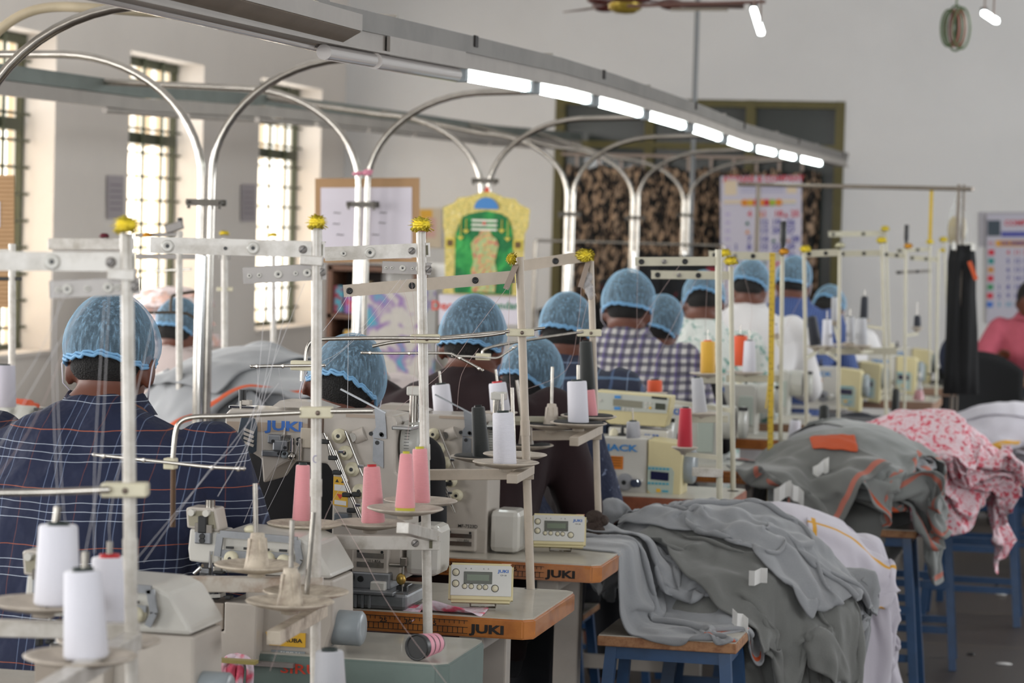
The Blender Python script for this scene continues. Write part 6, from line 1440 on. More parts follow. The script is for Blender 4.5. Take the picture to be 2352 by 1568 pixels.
# white and yellow garments on a far bench
f3 = Field(-.95, .55, 10.8, 13.2); f3.box(-.62, -.18, 12.05, 12.45, .56); f3.box(-.3, .1, 12.4, 12.8, .56); f3.mound(-.30, 12.2, .42, .45, .5, .26)
mb = MB(WJ); mb.sphere((-.30, 12.2, .60), (.38, .40, .15), WJ, 24, 14); solo(mb, 'folded_garment_bundle', 'bundle of white garments on the far bench at right', 'garment', org=(-.3, 12.2, .6))
for k, (x, y, w_, h_, rz, cp) in enumerate([(-.3, 12.1, 1.0, .8, .1, (.8, .75)), (-.45, 12.2, .8, .8, -.3, (.78, .8)), (-.1, 12.1, .8, .7, .3, (.78, .8)), (-.35, 11.95, .9, .6, .2, (.8, .7)), (-.2, 12.2, .9, .6, -.2, (.8, .7))]):
    P, nx, ny = drape(f3, x, y, w_, h_, rz, cp, 1.05, seed=130+k, nz=.02, d=.02)
    cloth_obj('white_garment', 'white garment with yellow patches on the far bench near the black chair', 'garment', 'white and yellow garments', P, nx, ny, WJ, [(YH, 3, 6, 'v')] if k % 2 else [(YH, -7, -4, 'u')])
# dark greenish garment between the grey and white heaps, far
f3.mound(-.80, 11.4, .14, .35, .5, .18)
P, nx, ny = drape(f3, -.72, 11.35, .5, .8, .1, (.8, .75), 1.0, seed=150, nz=.02, d=.02)
cloth_obj('jersey_garment', 'olive grey garment lying between the pink heap and the far white garments', 'garment', None, P, nx, ny, GJ3, [(RH, 2, 3, 'v')])
mb = MB(LAM); mb.box((-.72, 11.35, .52), (.36, .6, .03), LAM, r=.003)
for sx in (-1, 1):
    for sy in (-1, 1): mb.box((-.72+sx*.15, 11.35+sy*.27, .25), (.03, .03, .52), BLUEP)
solo(mb, 'stool', 'long blue-legged stool under the olive grey garment', 'stool', org=(-.72, 11.35, 0))
# near floral cloth at the bottom edge
f4 = Field(-1.2, -.3, 3.4, 4.6); f4.box(-1.2, -.3, 3.5, 4.3, .60); f4.mound(-.78, 4.0, .13, .16, .60, .115); f4.mound(-.95, 4.0, .06, .12, .6, .105)
for k, (x, y, w_, h_, rz, cp) in enumerate([(-.80, 4.0, .46, .4, .1, (.6, .7)), (-.76, 3.98, .36, .4, .5, (.6, .65)), (-.97, 4.0, .24, .3, .2, (.55, .65))]):
    P, nx, ny = drape(f4, x, y, w_, h_, rz, cp, .95, seed=160+k, nz=.02, d=.011)
    cloth_obj('printed_garment', 'white cloth with pink heart print bundled at the bottom edge of the frame', 'garment', 'heart-print cloth at the bottom edge', P, nx, ny, PJN)
stool(-.80, 3.98, 'stool holding the heart-print cloth, below the bottom edge', 0, 1.3, 1.2).scale = (1.5, 1.5, 1.07)
# floral scrap on the orange-edged table and one hanging at the bottom
fs_ = Field(-1.7, -.9, 4.7, 5.4); fs_.box(-1.7, -.9, 4.93, 5.4, .752); a = Wh(1010, 1405, .753)
P, nx, ny = drape(fs_, a.x-.0, a.y+.03, .17, .10, .15, (.8, .7), .80, seed=170, nz=.01, d=.009, th=.002, steps=120)
cloth_obj('cloth_scrap', 'small heart-print scrap lying on the ruler-edged table', 'scrap', None, P, nx, ny, PJN, th=.0015)
t = thing('cloth_strip', 'pink and white cloth strip knotted and hanging before the grey-green table', 'rag', W(540, 1520, 4.52))
for pts in (((512, 1570), (513, 1535), (525, 1512), (545, 1512), (552, 1530), (548, 1575)), ((530, 1575), (528, 1540), (540, 1516), (562, 1512), (574, 1530), (573, 1575)), ((520, 1560), (522, 1520), (545, 1508), (560, 1518), (535, 1530), (534, 1575))):
    MB(PJN).tube(smoothpath([W(*p, 4.52-.01*random.random()) for p in pts], 5), .007, PJN, 8).build('strip', t, True)
# white care tags on the heap
def hit(fd, px, py):
    d = ray(px, py); t_ = 3.0
    while t_ < 14:
        P = CAM+d*t_; h = fd.sample(np.array([[P.x, P.y, P.z]]))[0][0] if (fd.x0 < P.x < fd.x0+fd.nx*fd.r and fd.y0 < P.y < fd.y0+fd.ny*fd.r) else 0
        if P.z <= h+.01: return P
        t_ += .006
    return P
for k, (px, py, z, rz, lab) in enumerate(((1741, 1324, 6.25, .2, 'white folded care tag on the grey heap, upper one'), (1700, 1425, 6.0, -.5, 'white pleated care tag at the edge of the chipped board'), (1797, 1130, 8.3, .5, 'white tag at the left of the second grey heap'), (1828, 1133, 8.25, -.6, 'white tag lying just right of another tag on the second heap'), (1885, 1078, 8.4, .6, 'white tag in front of the orange lining of the second heap'))):
    c = hit(fd if py > 1200 else f2, px, py); w_ = 44*z/F; vs = [c+Vector((x*math.cos(rz)*w_/2, y*.01, (z_*.4+x*math.sin(rz)*.5)*w_)) for x, y, z_ in ((-1, 0, -1), (-.3, -1, -1.1), (.3, .5, -.9), (1, -.5, -1), (1, -.5, 1), (.3, .5, 1.1), (-.3, -1, .9), (-1, 0, 1))]
    o = solo(MB(LABELW).add(vs, [(0, 1, 6, 7), (1, 2, 5, 6), (2, 3, 4, 5)]), 'care_tag', lab, 'tag', org=c); s = o.modifiers.new('s', 'SOLIDIFY'); s.thickness = .0012
# orange lining piece
P, nx, ny = drape(f2, -.80, 8.55, .15, .12, .2, (.8, .8), 1.15, seed=181, nz=.01, d=.012, steps=140)
cloth_obj('cloth_piece', 'orange lining showing on the second grey heap', 'garment', None, P, nx, ny, OH)

# ------------------------------------------------------------------ left line, behind the chrome poles
def lump(name, lab, c, r, m, seed, cat='garment', group=None, amp=.12, nu=72, kk=44):
    rg = random.Random(seed); mb = MB(m); vs = []; off = Vector((rg.uniform(0, 50), 0, 0))
    for i in range(kk+1):
        th = PI*i/kk
        for j in range(nu):
            a = 2*PI*j/nu; d = Vector((math.sin(th)*math.cos(a), math.sin(th)*math.sin(a), math.cos(th)))
            q = d*2.2+off; q = q+Vector((noise.noise(q), noise.noise(q+Vector((9, 0, 0))), 0))*.9
            f = 1+amp*((1-abs(noise.noise(q))*3)*.6+noise.noise(q*2.6)*.6)
            z_ = d.z*r[2]*f if d.z > 0 else d.z*r[2]*.25
            vs.append((d.x*r[0]*f, d.y*r[1]*f, z_))
    fs = [(i*nu+j, (i+1)*nu+j, (i+1)*nu+(j+1) % nu, i*nu+(j+1) % nu) for i in range(kk) for j in range(nu)]
    mb.add(vs, fs, m, True); o = solo(mb, name, lab, cat, group); o.location = c; return o
tb = thing('work_table', 'long pale table of the left line carrying the blurred grey garments', 'table', (-3.6, 11.9, 0))
MB(LAM).box((0, 0, .73), (1.0, 3.3, .04), LAM, r=.004).build('tabletop', tb)
for sx in (-.42, .42):
    for sy in (-1.55, 0, 1.55): MB(CREAM).box((sx, sy, .355), (.05, .05, .71)).build('leg', tb)
fl = Field(-4.3, -2.6, 8.0, 12.5, .02); fl.box(-4.1, -3.1, 8.1, 12.5, .75); c = G(585, 8.9, .75)+Vector((.1, -.1, 0)); fl.box(c.x-.4, c.x+.2, c.y-.4, c.y+.5, .75); fl.mound(c.x-.1, c.y+.1, .30, .42, .70, .36)
mb = MB(GJ3); mb.box((c.x-.1, c.y+.05, .73), (.6, .9, .03), LAM)
for sx in (-1, 1):
    for sy in (-1, 1): mb.box((c.x-.1+sx*.25, c.y+.05+sy*.4, .36), (.04, .04, .72), CREAM)
solo(mb, 'work_table', 'small pale table under the blurred grey garments of the left line', 'table', org=(c.x-.1, c.y, 0)); mb = MB(GJ3); mb.sphere((c.x-.1, c.y+.1, .78), (.27, .38, .26), GJ3, 24, 14); solo(mb, 'folded_garment_bundle', 'bundle of grey garments inside the blurred heap of the left line', 'garment', org=(c.x-.1, c.y+.1, .76))
GL = jersey('pale_grey_jersey', '#9B9DA0')
for k, (dx, dy, w_, h_, rz, m) in enumerate([(-.2, 0, .9, .7, .1, GL), (0, .1, .8, .8, .5, GJ), (-.15, -.15, .9, .6, -.2, GL), (.05, -.1, .8, .6, .3, GL), (-.1, .1, .7, .7, -.5, GJ)]):
    P, nx, ny = drape(fl, c.x-.1+dx, c.y+dy, w_, h_, rz, (.75, .75), 1.3, seed=200+k, nz=.025, d=.022)
    cloth_obj('jersey_garment', 'blurred grey garment with orange hem heaped behind the nearest chrome pole', 'garment', 'grey garments on the left line', P, nx, ny, m, [(OH, 2, 3, 'v')] if k % 2 else [(LABELW, 1, 3, 'u')])
SACKP = blotch('pink_sack_cloth', '#CFC0BE', '#C9A08E', 7, .55, col2='#D8B8B4'); REDC = blotch('red_print_cloth', '#C9404E', '#D77882', 26, .55)
p = G(400, 11.5, .75); t = thing('garment_sack', 'tall blurred stack of pink and cream wrapped cloth in front of the middle window', 'bundle', p)
for k in range(5):
    o = lump('wrapped_cloth', None, (random.uniform(-.03, .03), 0, .05+k*.085), (.19, .17, .075), SACKP, k+3); o.parent = t; 
    for kk in ('label', 'category'): 
        if kk in o: del o[kk]
p = G(885, 9.2, .75); t = thing('cloth_bale', 'open white sack full of red printed cloth behind the black-shirted worker', 'bundle', p)
for (dx, dz, r, m, nm) in ((0, .02, (.19, .2, .17), REDC, 'red_cloth'), (-.02, .17, (.20, .2, .07), mat('sack_white', '#C9BCBA', .9), 'sack_rim'), (.05, .0, (.17, .1, .09), mat('sack_white', '#C9BCBA', .9), 'sack_fold')):
    o = lump(nm, None, (dx, -.08 if nm == 'sack_fold' else 0, dz), r, m, int(dx*100)+9); o.parent = t
    for kk in ('label', 'category'):
        if kk in o: del o[kk]
lump('folded_garment', 'white knitted cloth slumped beside the black-shirted worker', G(930, 7.9, .80), (.13, .2, .09), WJ, 31)
sup = struct if False else None
mb = MB(LAM); p = G(890, 9.2, .73); mb.box((p.x, p.y, .73), (.55, .7, .03), LAM, r=.003)
for sx in (-1, 1):
    for sy in (-1, 1): mb.box((p.x+sx*.23, p.y+sy*.3, .36), (.04, .04, .72), CREAM)
solo(mb, 'work_table', 'small pale table under the red cloth sack', 'table', org=(p.x, p.y, 0))
mb = MB(LAM); p = G(930, 7.9, .78); mb.box((p.x, p.y, .775), (.3, .4, .03), LAM, r=.003)
for sx in (-1, 1):
    for sy in (-1, 1): mb.box((p.x+sx*.12, p.y+sy*.17, .38), (.03, .03, .76), BLUEP)
solo(mb, 'stool', 'blue-legged stand under the slumped white cloth', 'stool', org=(p.x, p.y, 0))
# left line machines, stands, black foot head
def lstand(px, y0, y1, z, lab, arms=(), dia=.022):
    t = stand(lab, z, (px, y0), (px, y1), dia, m=STAND)
    for a, b, h, m in arms: beam(t, a, b, h, z, m=m, t_=.01, name='arm')
    return t
lstand(28, 560, 930, 8.0, 'blurred cream thread stand at the left edge', [((-60, 578), (28, 578), 12, STAND), ((-60, 640), (50, 640), 8, DARK)])
lstand(412, 530, 905, 8.6, 'blurred cream thread stand with a grey swivel head, left of the nearest chrome pole', [((110, 560), (305, 560), 26, STAND), ((310, 540), (420, 538), 9, GREYST), ((310, 589), (450, 589), 12, GREYST), ((345, 622), (440, 618), 5, STEEL)])
p = W(405, 522, 8.6); mb = MB(GREYST); mb.bar(W(380, 528, 8.6), W(420, 515, 8.6), .028, .03, GREYST, r=.004); mb.tube([W(414, 516, 8.6), W(413, 500, 8.6)], .009, DARK, 12); solo(mb, 'swivel_head', 'small grey bracket with a black knob in front of the middle window', 'fitting', org=p)
lstand(516, 548, 800, 9.2, 'blurred cream thread stand right of the nearest chrome pole', [((503, 590), (528, 590), 12, GREYST), ((498, 664), (535, 664), 9, PLAST)])
lstand(628, 550, 1372, 10.5, 'blurred cream thread stand in front of the third window')
t = thing('guide_rod', 'blurred dark bent guide rod between two poles at left', 'rod', W(400, 680, 8.7)); 
MB(mat('dark_rod', '#4A4137', .5, metal=.5)).tube([W(340, 718, 8.7), W(395, 717, 8.7), W(430, 720, 8.7), W(455, 735, 8.7)], .005).build('rod', t, True); MB(mat('dark_rod', '#4A4137')).tube(smoothpath([W(392, 715, 8.7), W(393, 690, 8.7), W(402, 677, 8.7), W(460, 668, 8.7)], 5), .005).build('rod', t, True)
def blurm(px, z, lab):
    c = copy_tree(K1); c.location = lpos(px, z); c['label'] = lab; return c
TL = thing('work_table', 'pale table of the left line with blurred machines, left edge', 'table', (-3.45, 6.85, 0)); MB(LAM).box((0, 0, .73), (1.2, 1.6, .04), LAM, r=.004).build('tabletop', TL)
for sx in (-.5, .5):
    for sy in (-.7, .7): MB(CREAM).box((sx, sy, .355), (.05, .05, .71)).build('leg', TL)
blurm(150, 7.7, 'blurred white machine on the left line behind the navy check shirt')
lump('cloth_bundle', 'blurred grey and orange cloth on the left line machine', G(60, 8.05, .86), (.09, .06, .05), mat('grey_orange_cloth', '#7D7A78', .9), 41); lump('cloth_bundle', 'blurred orange cloth at the left edge behind the thread pole', G(40, 7.9, .93), (.07, .04, .025), mat('orange_cloth', '#C4573A', .9), 42)
mb = MB(CREAM); p = G(95, 7.15, .75); mb.box(p+UP*.05, (.16, .12, .10), CREAM, r=.008); mb.box(p+UP*.108, (.12, .09, .012), YELL, r=.003); solo(mb, 'parts_box', 'blurred cream box with a yellow lid on the left line table', 'box', org=p)
# shelf with colourful goods, white counter
a = G(752, 14.2, 0); t = thing('shelf_unit', 'brown wooden shelf with colourful packets behind the notice board', 'shelf', (a.x, a.y, 0)); BRW = mat('brown_shelf', '#6B4A38', .6, var=.2, vs=10)
for z_ in (.75, 1.02, 1.28): MB(BRW).box((.22, .15, z_), (.5, .3, .025), BRW).build('shelf_board', t)
for x in (-.02, .46): MB(BRW).box((x, .15, .65), (.03, .3, 1.3), BRW).build('side_panel', t)
MB(mat('dark_back', '#2F2622', .8)).box((.22, .3, .65), (.5, .02, 1.3)).build('back_panel', t)
cols = ['#8C6FB0', '#C9A03E', '#4E9AAE', '#B85565', '#D0CBBE', '#6E8FC0', '#8C3F4E']
for k in range(12):
    q = G(752, 14.2, 0); zz = .765 if k < 6 else 1.035; x = q.x+.03+(k % 6)*.068+random.uniform(-.008, .008); h = random.uniform(.09, .2)
    m = blotch('packet_%d' % k, cols[k % 7], cols[(k+3) % 7], 30, .52)
    solo(MB(m).box((0, 0, h/2), (.055, .09, h), m, r=.006), 'packet', 'small colourful packet on the brown shelf', 'packet', 'packets on the brown shelf').location = (x, q.y+.06, zz)
p = G(905, 13.6, 0); solo(MB(mat('cloth_motif', '#A8B0A6', .7)).box((0, 0, .6), (.32, .3, 1.2), blotch('motif_box', '#B9B4AE', '#8C6FA0', 9, .56, col2='#4E9AAE'), r=.01), 'carton', 'tall carton with purple and teal motifs between the shelf and the gold calendar', 'box').location = p
p = G(985, 14.5, 0); solo(MB(WHITEM).box((0, 0, .70), (.50, .4, 1.40), mat('cabinet_grey_white', '#A9A6A2', .6), r=.01).box((.0, -.205, .72), (.44, .01, 1.2), WHITEM, r=.003), 'cabinet', 'pale grey cabinet behind the gold calendar', 'cabinet').location = (p.x, p.y, 0)
# black clothes heap hanging under the curtain
t = thing('hanging_clothes', 'black garments with red trim hung in front of the leaf-patterned curtain', 'clothes', WY(1560, 640, 16.5)); BK2 = blotch('black_garment', '#131418', '#8C1F2E', 9, .70)
def P_(px, py, y=0): v = WY(px, py, 16.5)-WY(1560, 640, 16.5); return Vector((v.x, y, v.z))
for k, (x0, x1, yt, yb) in enumerate(((1375, 1450, 640, 800), (1430, 1520, 600, 800), (1490, 1590, 585, 800), (1560, 1650, 592, 800), (1230, 1330, 708, 800), (1320, 1400, 700, 800))):
    mb = MB(BK2); n = 24; vs = []
    for j, f in enumerate((0, .06, .5, 1)):
        for i in range(n):
            a = 2*PI*i/n; w_ = (.75, 1, .92, .96)[j]; c_ = P_((x0+x1)/2, yt+(yb-yt)*f); rx = (P_(x1, yt).x-P_(x0, yt).x)/2*w_
            vs.append(c_+Vector((rx*math.cos(a)*(1+.06*math.sin(a*7+k)), (.05+.012*math.sin(a*9))*math.sin(a)+k*.02, 0)))
    mb.add(vs, [(j*n+i, j*n+(i+1) % n, (j+1)*n+(i+1) % n, (j+1)*n+i) for j in range(3) for i in range(n)]+[tuple(range(n))[::-1], tuple(range(3*n, 4*n))], BK2, True); mb.build('black_garment', t)
# rack to hold them
a = WY(1225, 712, 16.6); b = WY(1660, 590, 16.6); mb = MB(STEEL); mb.tube([(a.x, 16.62, 1.45), (b.x, 16.62, 1.45)], .01)
for x in (a.x, b.x): mb.tube([(x, 16.62, 0), (x, 16.62, 1.45)], .012)
solo(mb, 'clothes_rack', 'steel rack carrying the black garments before the curtain', 'rack', org=(a.x, 16.62, 0))

# ------------------------------------------------------------------ rod rack on the right with tapes, trousers, bag
zr = 12.6; a = W(1698, 423, 13.4); b = W(2235, 434, 12.2)
t = thing('hanging_rack', 'long brown steel rod on posts across the back at right', 'rack', (b.x, b.y, 0))
RB = mat('brown_steel', '#6E655C', .45, metal=.5, var=.2); MB(RB).tube([a, b], .011).build('rod', t, True)
p = a+(b-a)*.09; MB(RB).tube([p, Vector((p.x, p.y, 0))], .012).build('post', t, True)
p = a+(b-a)*.945; MB(RB).tube([p+UP*.02, Vector((p.x, p.y, 0))], .009).build('post', t, True); MB(RB).tube([p+UP*.02+RGT*.024, Vector((p.x, p.y, 0))+RGT*.024], .006).build('post', t, True)
def tape(lab, x0, y0, x1, y1, z, wpx):
    A_ = W(x0, y0, z); B_ = W(x1, y1, z); t = thing('tape_measure', lab, 'tape measure', A_); TY = mat('tape_yellow', '#C6A62A', .5, var=.1, vs=20); w_ = wpx*z/F
    mb = MB(TY); mb.bar(A_, B_, w_, .0012, TY, up=RGT); mb.build('band', t, True); mb = MB(DARK); n = max(6, int((B_-A_).length/.018)); d = (B_-A_).normalized()
    for k in range(n):
        p = A_+d*((k+.5)*.018)-FWD*.0012; mb.bar(p-RGT*w_*.45, p-RGT*w_*(.15 if k % 5 else -.1), .0015, .0006, DARK)
        if k % 3 == 0: mb.text(str(1+k % 9), w_*.42, FR(p+RGT*w_*.2-FWD*.0008, RGT, -FWD), DARK, .02)
    mb.build('scale_print', t, True); return t
tape('yellow tape measure hanging beside the thread poles down to the table', 1774, 580, 1768, 1152, 8.7, 13)
MB(mat('tape_yellow', '#C6A62A')).tube([W(1766, 868, 8.66), W(1763, 900, 8.66), W(1759, 938, 8.66)], .0025).build('knotted_end', bpy.data.objects[[o.name for o in COL.objects if o.name.startswith('tape_measure')][0]], True)
tape('yellow tape measure hung on the brown rod at right', 2140, 428, 2136, 552, 12.4, 8)
p = W(2215, 560, 12.3); t = thing('hanging_trousers', 'black trousers with an orange patch clipped to a hanger on the rod', 'trousers', p)
BT = mat('black_trouser_cloth', '#09090B', .9); n = 28
def Q(px, py, y=0): return W(px, py, 12.3)+FWD*y
prof = [(2182, 2238, 562), (2176, 2242, 600), (2174, 2242, 680), (2172, 2246, 760), (2168, 2247, 850), (2164, 2248, 905)]
vs = []
for j, (x0, x1, y) in enumerate(prof):
    for i in range(n):
        a_ = 2*PI*i/n; rx = (x1-x0)/2; vs.append(Q((x0+x1)/2+rx*math.cos(a_), y, (.035+.01*math.sin(a_*6+j))*math.sin(a_)-(.02 if abs(math.cos(a_)) < .2 and j > 1 else 0)*math.copysign(1, math.sin(a_))))
mb = MB(BT).add(vs, [(j*n+i, j*n+(i+1) % n, (j+1)*n+(i+1) % n, (j+1)*n+i) for j in range(5) for i in range(n)]+[tuple(range(n))[::-1], tuple(range(5*n, 6*n))], BT, True); mb.build('trousers', t, True)
MB(OH).bar(Q(2222, 600, -.05), Q(2238, 642, -.05), .02, .006, OH, up=RGT).build('orange_patch', t, True)
mb = MB(WHITEM); mb.bar(Q(2186, 557, -.02), Q(2236, 561, -.02), .016, .012); mb.box(Q(2188, 566, -.04), (.02, .02, .03)); mb.box(Q(2232, 568, -.04), (.02, .02, .03)); mb.tube(smoothpath([Q(2210, 556), Q(2208, 520), Q(2204, 470), Q(2206, 432)], 4), .003, WHITEM, 6); mb.build('hanger', t, True)
t = thing('plastic_bag', 'clear plastic bag with tan contents hanging on the rod post', 'bag', W(2200, 520, 12.4)); PB = mat('bag_plastic', '#BFC0BE', .2, alpha=.28)
vs = []
for j, (w_, y) in enumerate(((3, 432), (10, 462), (20, 490), (25, 530), (22, 570), (3, 580))):
    for i in range(16): a_ = 2*PI*i/16; vs.append(W(2200+w_*math.cos(a_), y, 12.42)+FWD*.04*math.sin(a_)*(w_/25))
MB(PB).add(vs, [(j*16+i, j*16+(i+1) % 16, (j+1)*16+(i+1) % 16, (j+1)*16+i) for j in range(5) for i in range(16)], PB, True).build('bag', t, True)
MB(mat('tan_contents', '#9E8A52', .8, var=.3, vs=20)).sphere(W(2190, 530, 12.42), (.028, .025, .07), None, 14, 10).sphere(W(2212, 525, 12.42), (.014, .02, .06), None, 12, 8).build('contents', t, True)
# tall pole with grey swivel next to it, desk, chair
p = G(2268, 14.9, 0); t = thing('desk', 'dark-fronted desk with a wooden top at the right edge', 'desk', (p.x+.35, p.y-.15, 0))
MB(mat('desk_top_wood', '#9A7A5A', .5)).box((0, 0, .745), (1.2, .6, .03), None, r=.003).build('desktop', t); MB(mat('desk_dark', '#232A30', .6)).box((0, -.25, .37), (1.14, .02, .70)).build('front_panel', t)
for x in (-.56, .56): MB(mat('desk_dark', '#232A30')).box((x, 0, .365), (.03, .56, .73)).build('side_panel', t)
p = G(2248, 14.0, 0); t = thing('office_chair', 'black chair with a rounded back between the far tables and the desk', 'chair', (p.x, p.y, 0), .25); BC = mat('chair_black', '#08080A', .9)
def chair_back(z0, z1, w0, w1):
    vs = []; n = 14; k = 10
    for dth in (0, .045):
        for j in range(k+1):
            f = j/k; w_ = w0+(w1-w0)*f
            for i in range(n+1): u = -1+2*i/n; vs.append((u*w_/2, .05*(1-u*u)+dth+f*.05, z0+(z1-z0)*f-(.10*u*u*f*f)))
    m = n+1; fs = [(j*m+i, j*m+i+1, (j+1)*m+i+1, (j+1)*m+i) for j in range(k) for i in range(n)]; q = (k+1)*m
    fs += [(a+q, d+q, c+q, b+q) for a, b, c, d in fs]; ed = [i for i in range(m)]+[j*m+n for j in range(1, k+1)]+[k*m+i for i in range(n-1, -1, -1)]+[j*m for j in range(k-1, 0, -1)]
    fs += [(ed[i], ed[i]+q, ed[(i+1) % len(ed)]+q, ed[(i+1) % len(ed)]) for i in range(len(ed))]; return vs, fs
vs, fs = chair_back(.40, .93, .42, .46); MB(BC).add(vs, fs, BC, True).build('backrest', t); MB(BC).box((0, .28, .46), (.46, .46, .07), BC, r=.03).build('seat', t); MB(DARK).tube([(0, .28, .12), (0, .28, .43)], .025).build('pedestal', t)
for k in range(5): a_ = 2*PI*k/5; MB(DARK).bar((0, .28, .1), (.26*math.cos(a_), .28+.26*math.sin(a_), .07), .03, .04).sphere((.26*math.cos(a_), .28+.26*math.sin(a_), .03), .03, n=12, k=8).build('base_spoke', t)
for s in (-1, 1): MB(DARK).tube(smoothpath([(s*.24, .35, .44), (s*.27, .35, .60), (s*.27, .2, .66), (s*.25, .05, .64)], 4), .018).build('armrest', t)
mb = MB(mat('dark_jacket', '#1A2238', .9)); mb.sphere((p.x-.14, p.y-.05, .90), (.10, .05, .13), None, 18, 12); solo(mb, 'jacket', 'dark blue cloth hung left of the black chair', 'jacket', org=(p.x-.14, p.y-.05, .9)).parent = None
# metal tray and little bottle, small things on far tables
a = Wh(1940, 978, .75); t = thing('metal_tray', 'grey sheet-metal tray on the brown-edged table', 'tray', (a.x+.0, a.y+.04, .752)); TM = mat('tray_metal', '#7C7E80', .4, metal=.6, var=.2)
for c_, s_ in (((0.03, 0, .003), (.22, .16, .004)), ((.03, -.08, .02), (.22, .003, .04)), ((.03, .08, .02), (.22, .003, .04)), ((-.08, 0, .02), (.003, .16, .04)), ((.14, 0, .02), (.003, .16, .04))): MB(TM).box(c_, s_, TM).build('panel', t)
lump('cloth_scrap', 'dark scraps heaped in the grey metal tray', (a.x+.05, a.y+.04, .775), (.07, .05, .03), mat('dark_scraps', '#26272E', .9), 51, 'scrap')
a = Wh(2110, 918, .752); t = thing('bottle', 'small clear bottle with red contents on the plywood-edged table', 'bottle', a); M = Matrix()
MB(mat('red_liquid', '#B8474E', .3)).lathe([(.026, 0), (.026, .01), (.017, .045), (.0, .046)], M, None, 20).build('contents', t); MB(mat('clear_plastic_bottle', '#BFC0C4', .15, alpha=.35)).lathe([(.028, 0), (.028, .012), (.018, .05), (.009, .085), (.009, .11)], M, None, 20).build('bottle_body', t); MB(WHITEM).lathe([(.010, .11), (.010, .13), (.002, .132)], M, None, 14).build('cap', t)
lump('cloth_scrap', 'dark and yellow scrap on the farthest table', Wh(2158, 880, .76), (.05, .04, .02), mat('black_scrap', '#1E1C1A', .9), 53, 'scrap')
a = Wh(2100, 925, .75)
# litter on the floor
for k, (px, py, w_, m, lab) in enumerate(((2220, 1352, .05, REDI, 'dark red lint scrap on the floor by a stool leg'), (2298, 1365, .05, LABELW, 'pale lint scrap on the floor near a grout line'), (2305, 1525, .06, LABELW, 'pale lint scrap nearest the bottom right corner'), (2230, 1503, .03, DARK, 'dark lint scrap on the floor right of the nearest stool leg'), (2095, 1550, .04, mat('grey_lint', '#3C3A36', .9), 'dark lint scrap on the floor at the bottom, under the white garments'), (2290, 1345, .02, DARK, 'tiny dark lint speck on the floor'))):
    lump('lint_scrap', lab, Wh(px, py, .003), (w_*.4, w_*.2, .006), m, 70+k, 'litter', amp=.5, nu=24, kk=12)

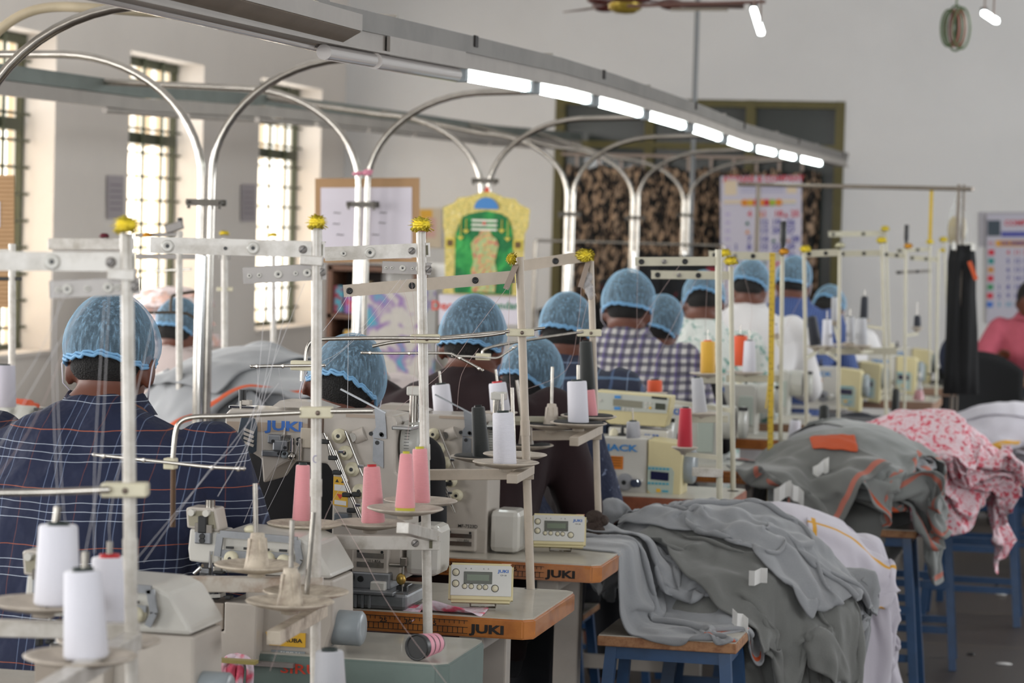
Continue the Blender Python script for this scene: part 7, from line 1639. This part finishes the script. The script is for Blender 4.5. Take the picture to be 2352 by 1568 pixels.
# ------------------------------------------------------------------ threads
TW = mat('thread_white', '#CFCDD0', .7); TP = mat('thread_pinkish', '#B9A29E', .7)
def thread(pts, lab, m=TW, r=.00055, grp='fine sewing threads strung on the stands'):
    P = [W(*p) for p in pts]; P = smoothpath(P, 5) if len(P) > 2 else P
    solo(MB(m).tube(P, r, m, 5), 'sewing_thread', lab, 'thread', grp, org=P[0])
zA_ = 3.33
T_ = [((133, 1163, zA_), (122, 900, zA_), (120, 612, zA_)), ((150, 1205, zA_), (140, 1080, zA_), (128, 780, zA_), (136, 690, zA_)), ((196, 1268, 3.2), (232, 1050, zA_), (250, 680, zA_)), ((217, 1270, 3.2), (218, 1050, 3.3), (240, 690, zA_)),
 ((252, 1243, 3.4), (262, 1130, 3.4), (354, 720, 3.7), (366, 590, 4.0)), ((-10, 1040, 3.3), (140, 780, zA_), (208, 690, zA_)), ((-10, 960, 3.3), (80, 830, 3.4), (155, 665, zA_)), ((300, 1300, 3.6), (500, 1060, 4.0), (640, 880, 4.2)), ((330, 1290, 3.7), (480, 1080, 4.0), (560, 990, 4.2), (700, 650, 4.25)),
 ((560, 1076, 4.2), (590, 900, 4.2), (610, 700, 4.2), (630, 655, 4.2)), ((500, 1140, 4.2), (590, 960, 4.2), (640, 660, 4.2)), ((548, 1075, 4.2), (600, 940, 4.2), (668, 660, 4.2)), ((690, 875, 4.8), (690, 1000, 4.9), (660, 1080, 5.0), (600, 1200, 4.9)), ((640, 845, 4.8), (655, 980, 4.9), (620, 1110, 5.0), (560, 1240, 4.7)),
 ((590, 842, 4.8), (602, 1000, 4.9), (596, 1100, 4.9), (560, 1200, 4.7)), ((800, 675, 5.45), (780, 710, 5.3), (742, 760, 5.0)), ((802, 676, 5.45), (800, 780, 5.4), (798, 960, 5.2)), ((920, 640, 4.8), (800, 790, 4.9), (740, 830, 5.0)), ((935, 640, 4.8), (850, 745, 4.9), (742, 845, 5.0)),
 ((918, 640, 4.8), (950, 760, 4.8), (975, 1000, 4.9), (968, 1025, 5.3)), ((945, 640, 4.8), (955, 800, 4.8), (935, 1010, 4.84)), ((1165, 660, 5.45), (1090, 760, 5.4), (1000, 870, 5.4), (770, 1040, 5.2)), ((1172, 640, 5.5), (1168, 760, 5.45), (1172, 890, 5.4)), ((1335, 660, 6.4), (1328, 740, 6.4), (1300, 850, 6.5), (1190, 900, 6.3)),
 ((1100, 800, 5.45), (1060, 860, 5.5), (1050, 940, 5.6)), ((1350, 690, 6.4), (1335, 760, 6.4), (1328, 838, 6.5)), ((1465, 608, 7.2), (1463, 720, 7.4), (1465, 800, 7.6)), ((1560, 610, 7.2), (1450, 770, 7.6)), ((1600, 640, 7.7), (1560, 720, 7.8), (1500, 840, 7.9)), ((1625, 640, 7.7), (1620, 760, 8.0), (1626, 783, 8.2)),
 ((1870, 595, 9.9), (1855, 650, 9.9), (1800, 760, 9.9)), ((1700, 600, 8.7), (1726, 700, 8.8), (1722, 760, 8.8)), ((620, 1540, 3.9), (750, 1180, 4.4), (800, 1100, 5.0)), ((760, 1150, 4.6), (830, 1270, 4.4), (900, 1400, 4.2), (1030, 1575, 4.0)), ((-10, 1100, 3.3), (60, 1000, 3.35), (110, 900, 3.4), (155, 780, 3.4))]
for k, p in enumerate(T_): thread(p, 'fine pale sewing thread running through the stand eyelets and rods', TP if k > 18 else TW, r=.00032 if p[0][2] < 5.2 else .00045)
for k, (x0, x1) in enumerate(((1172, 1090), (1060, 1040))): pass
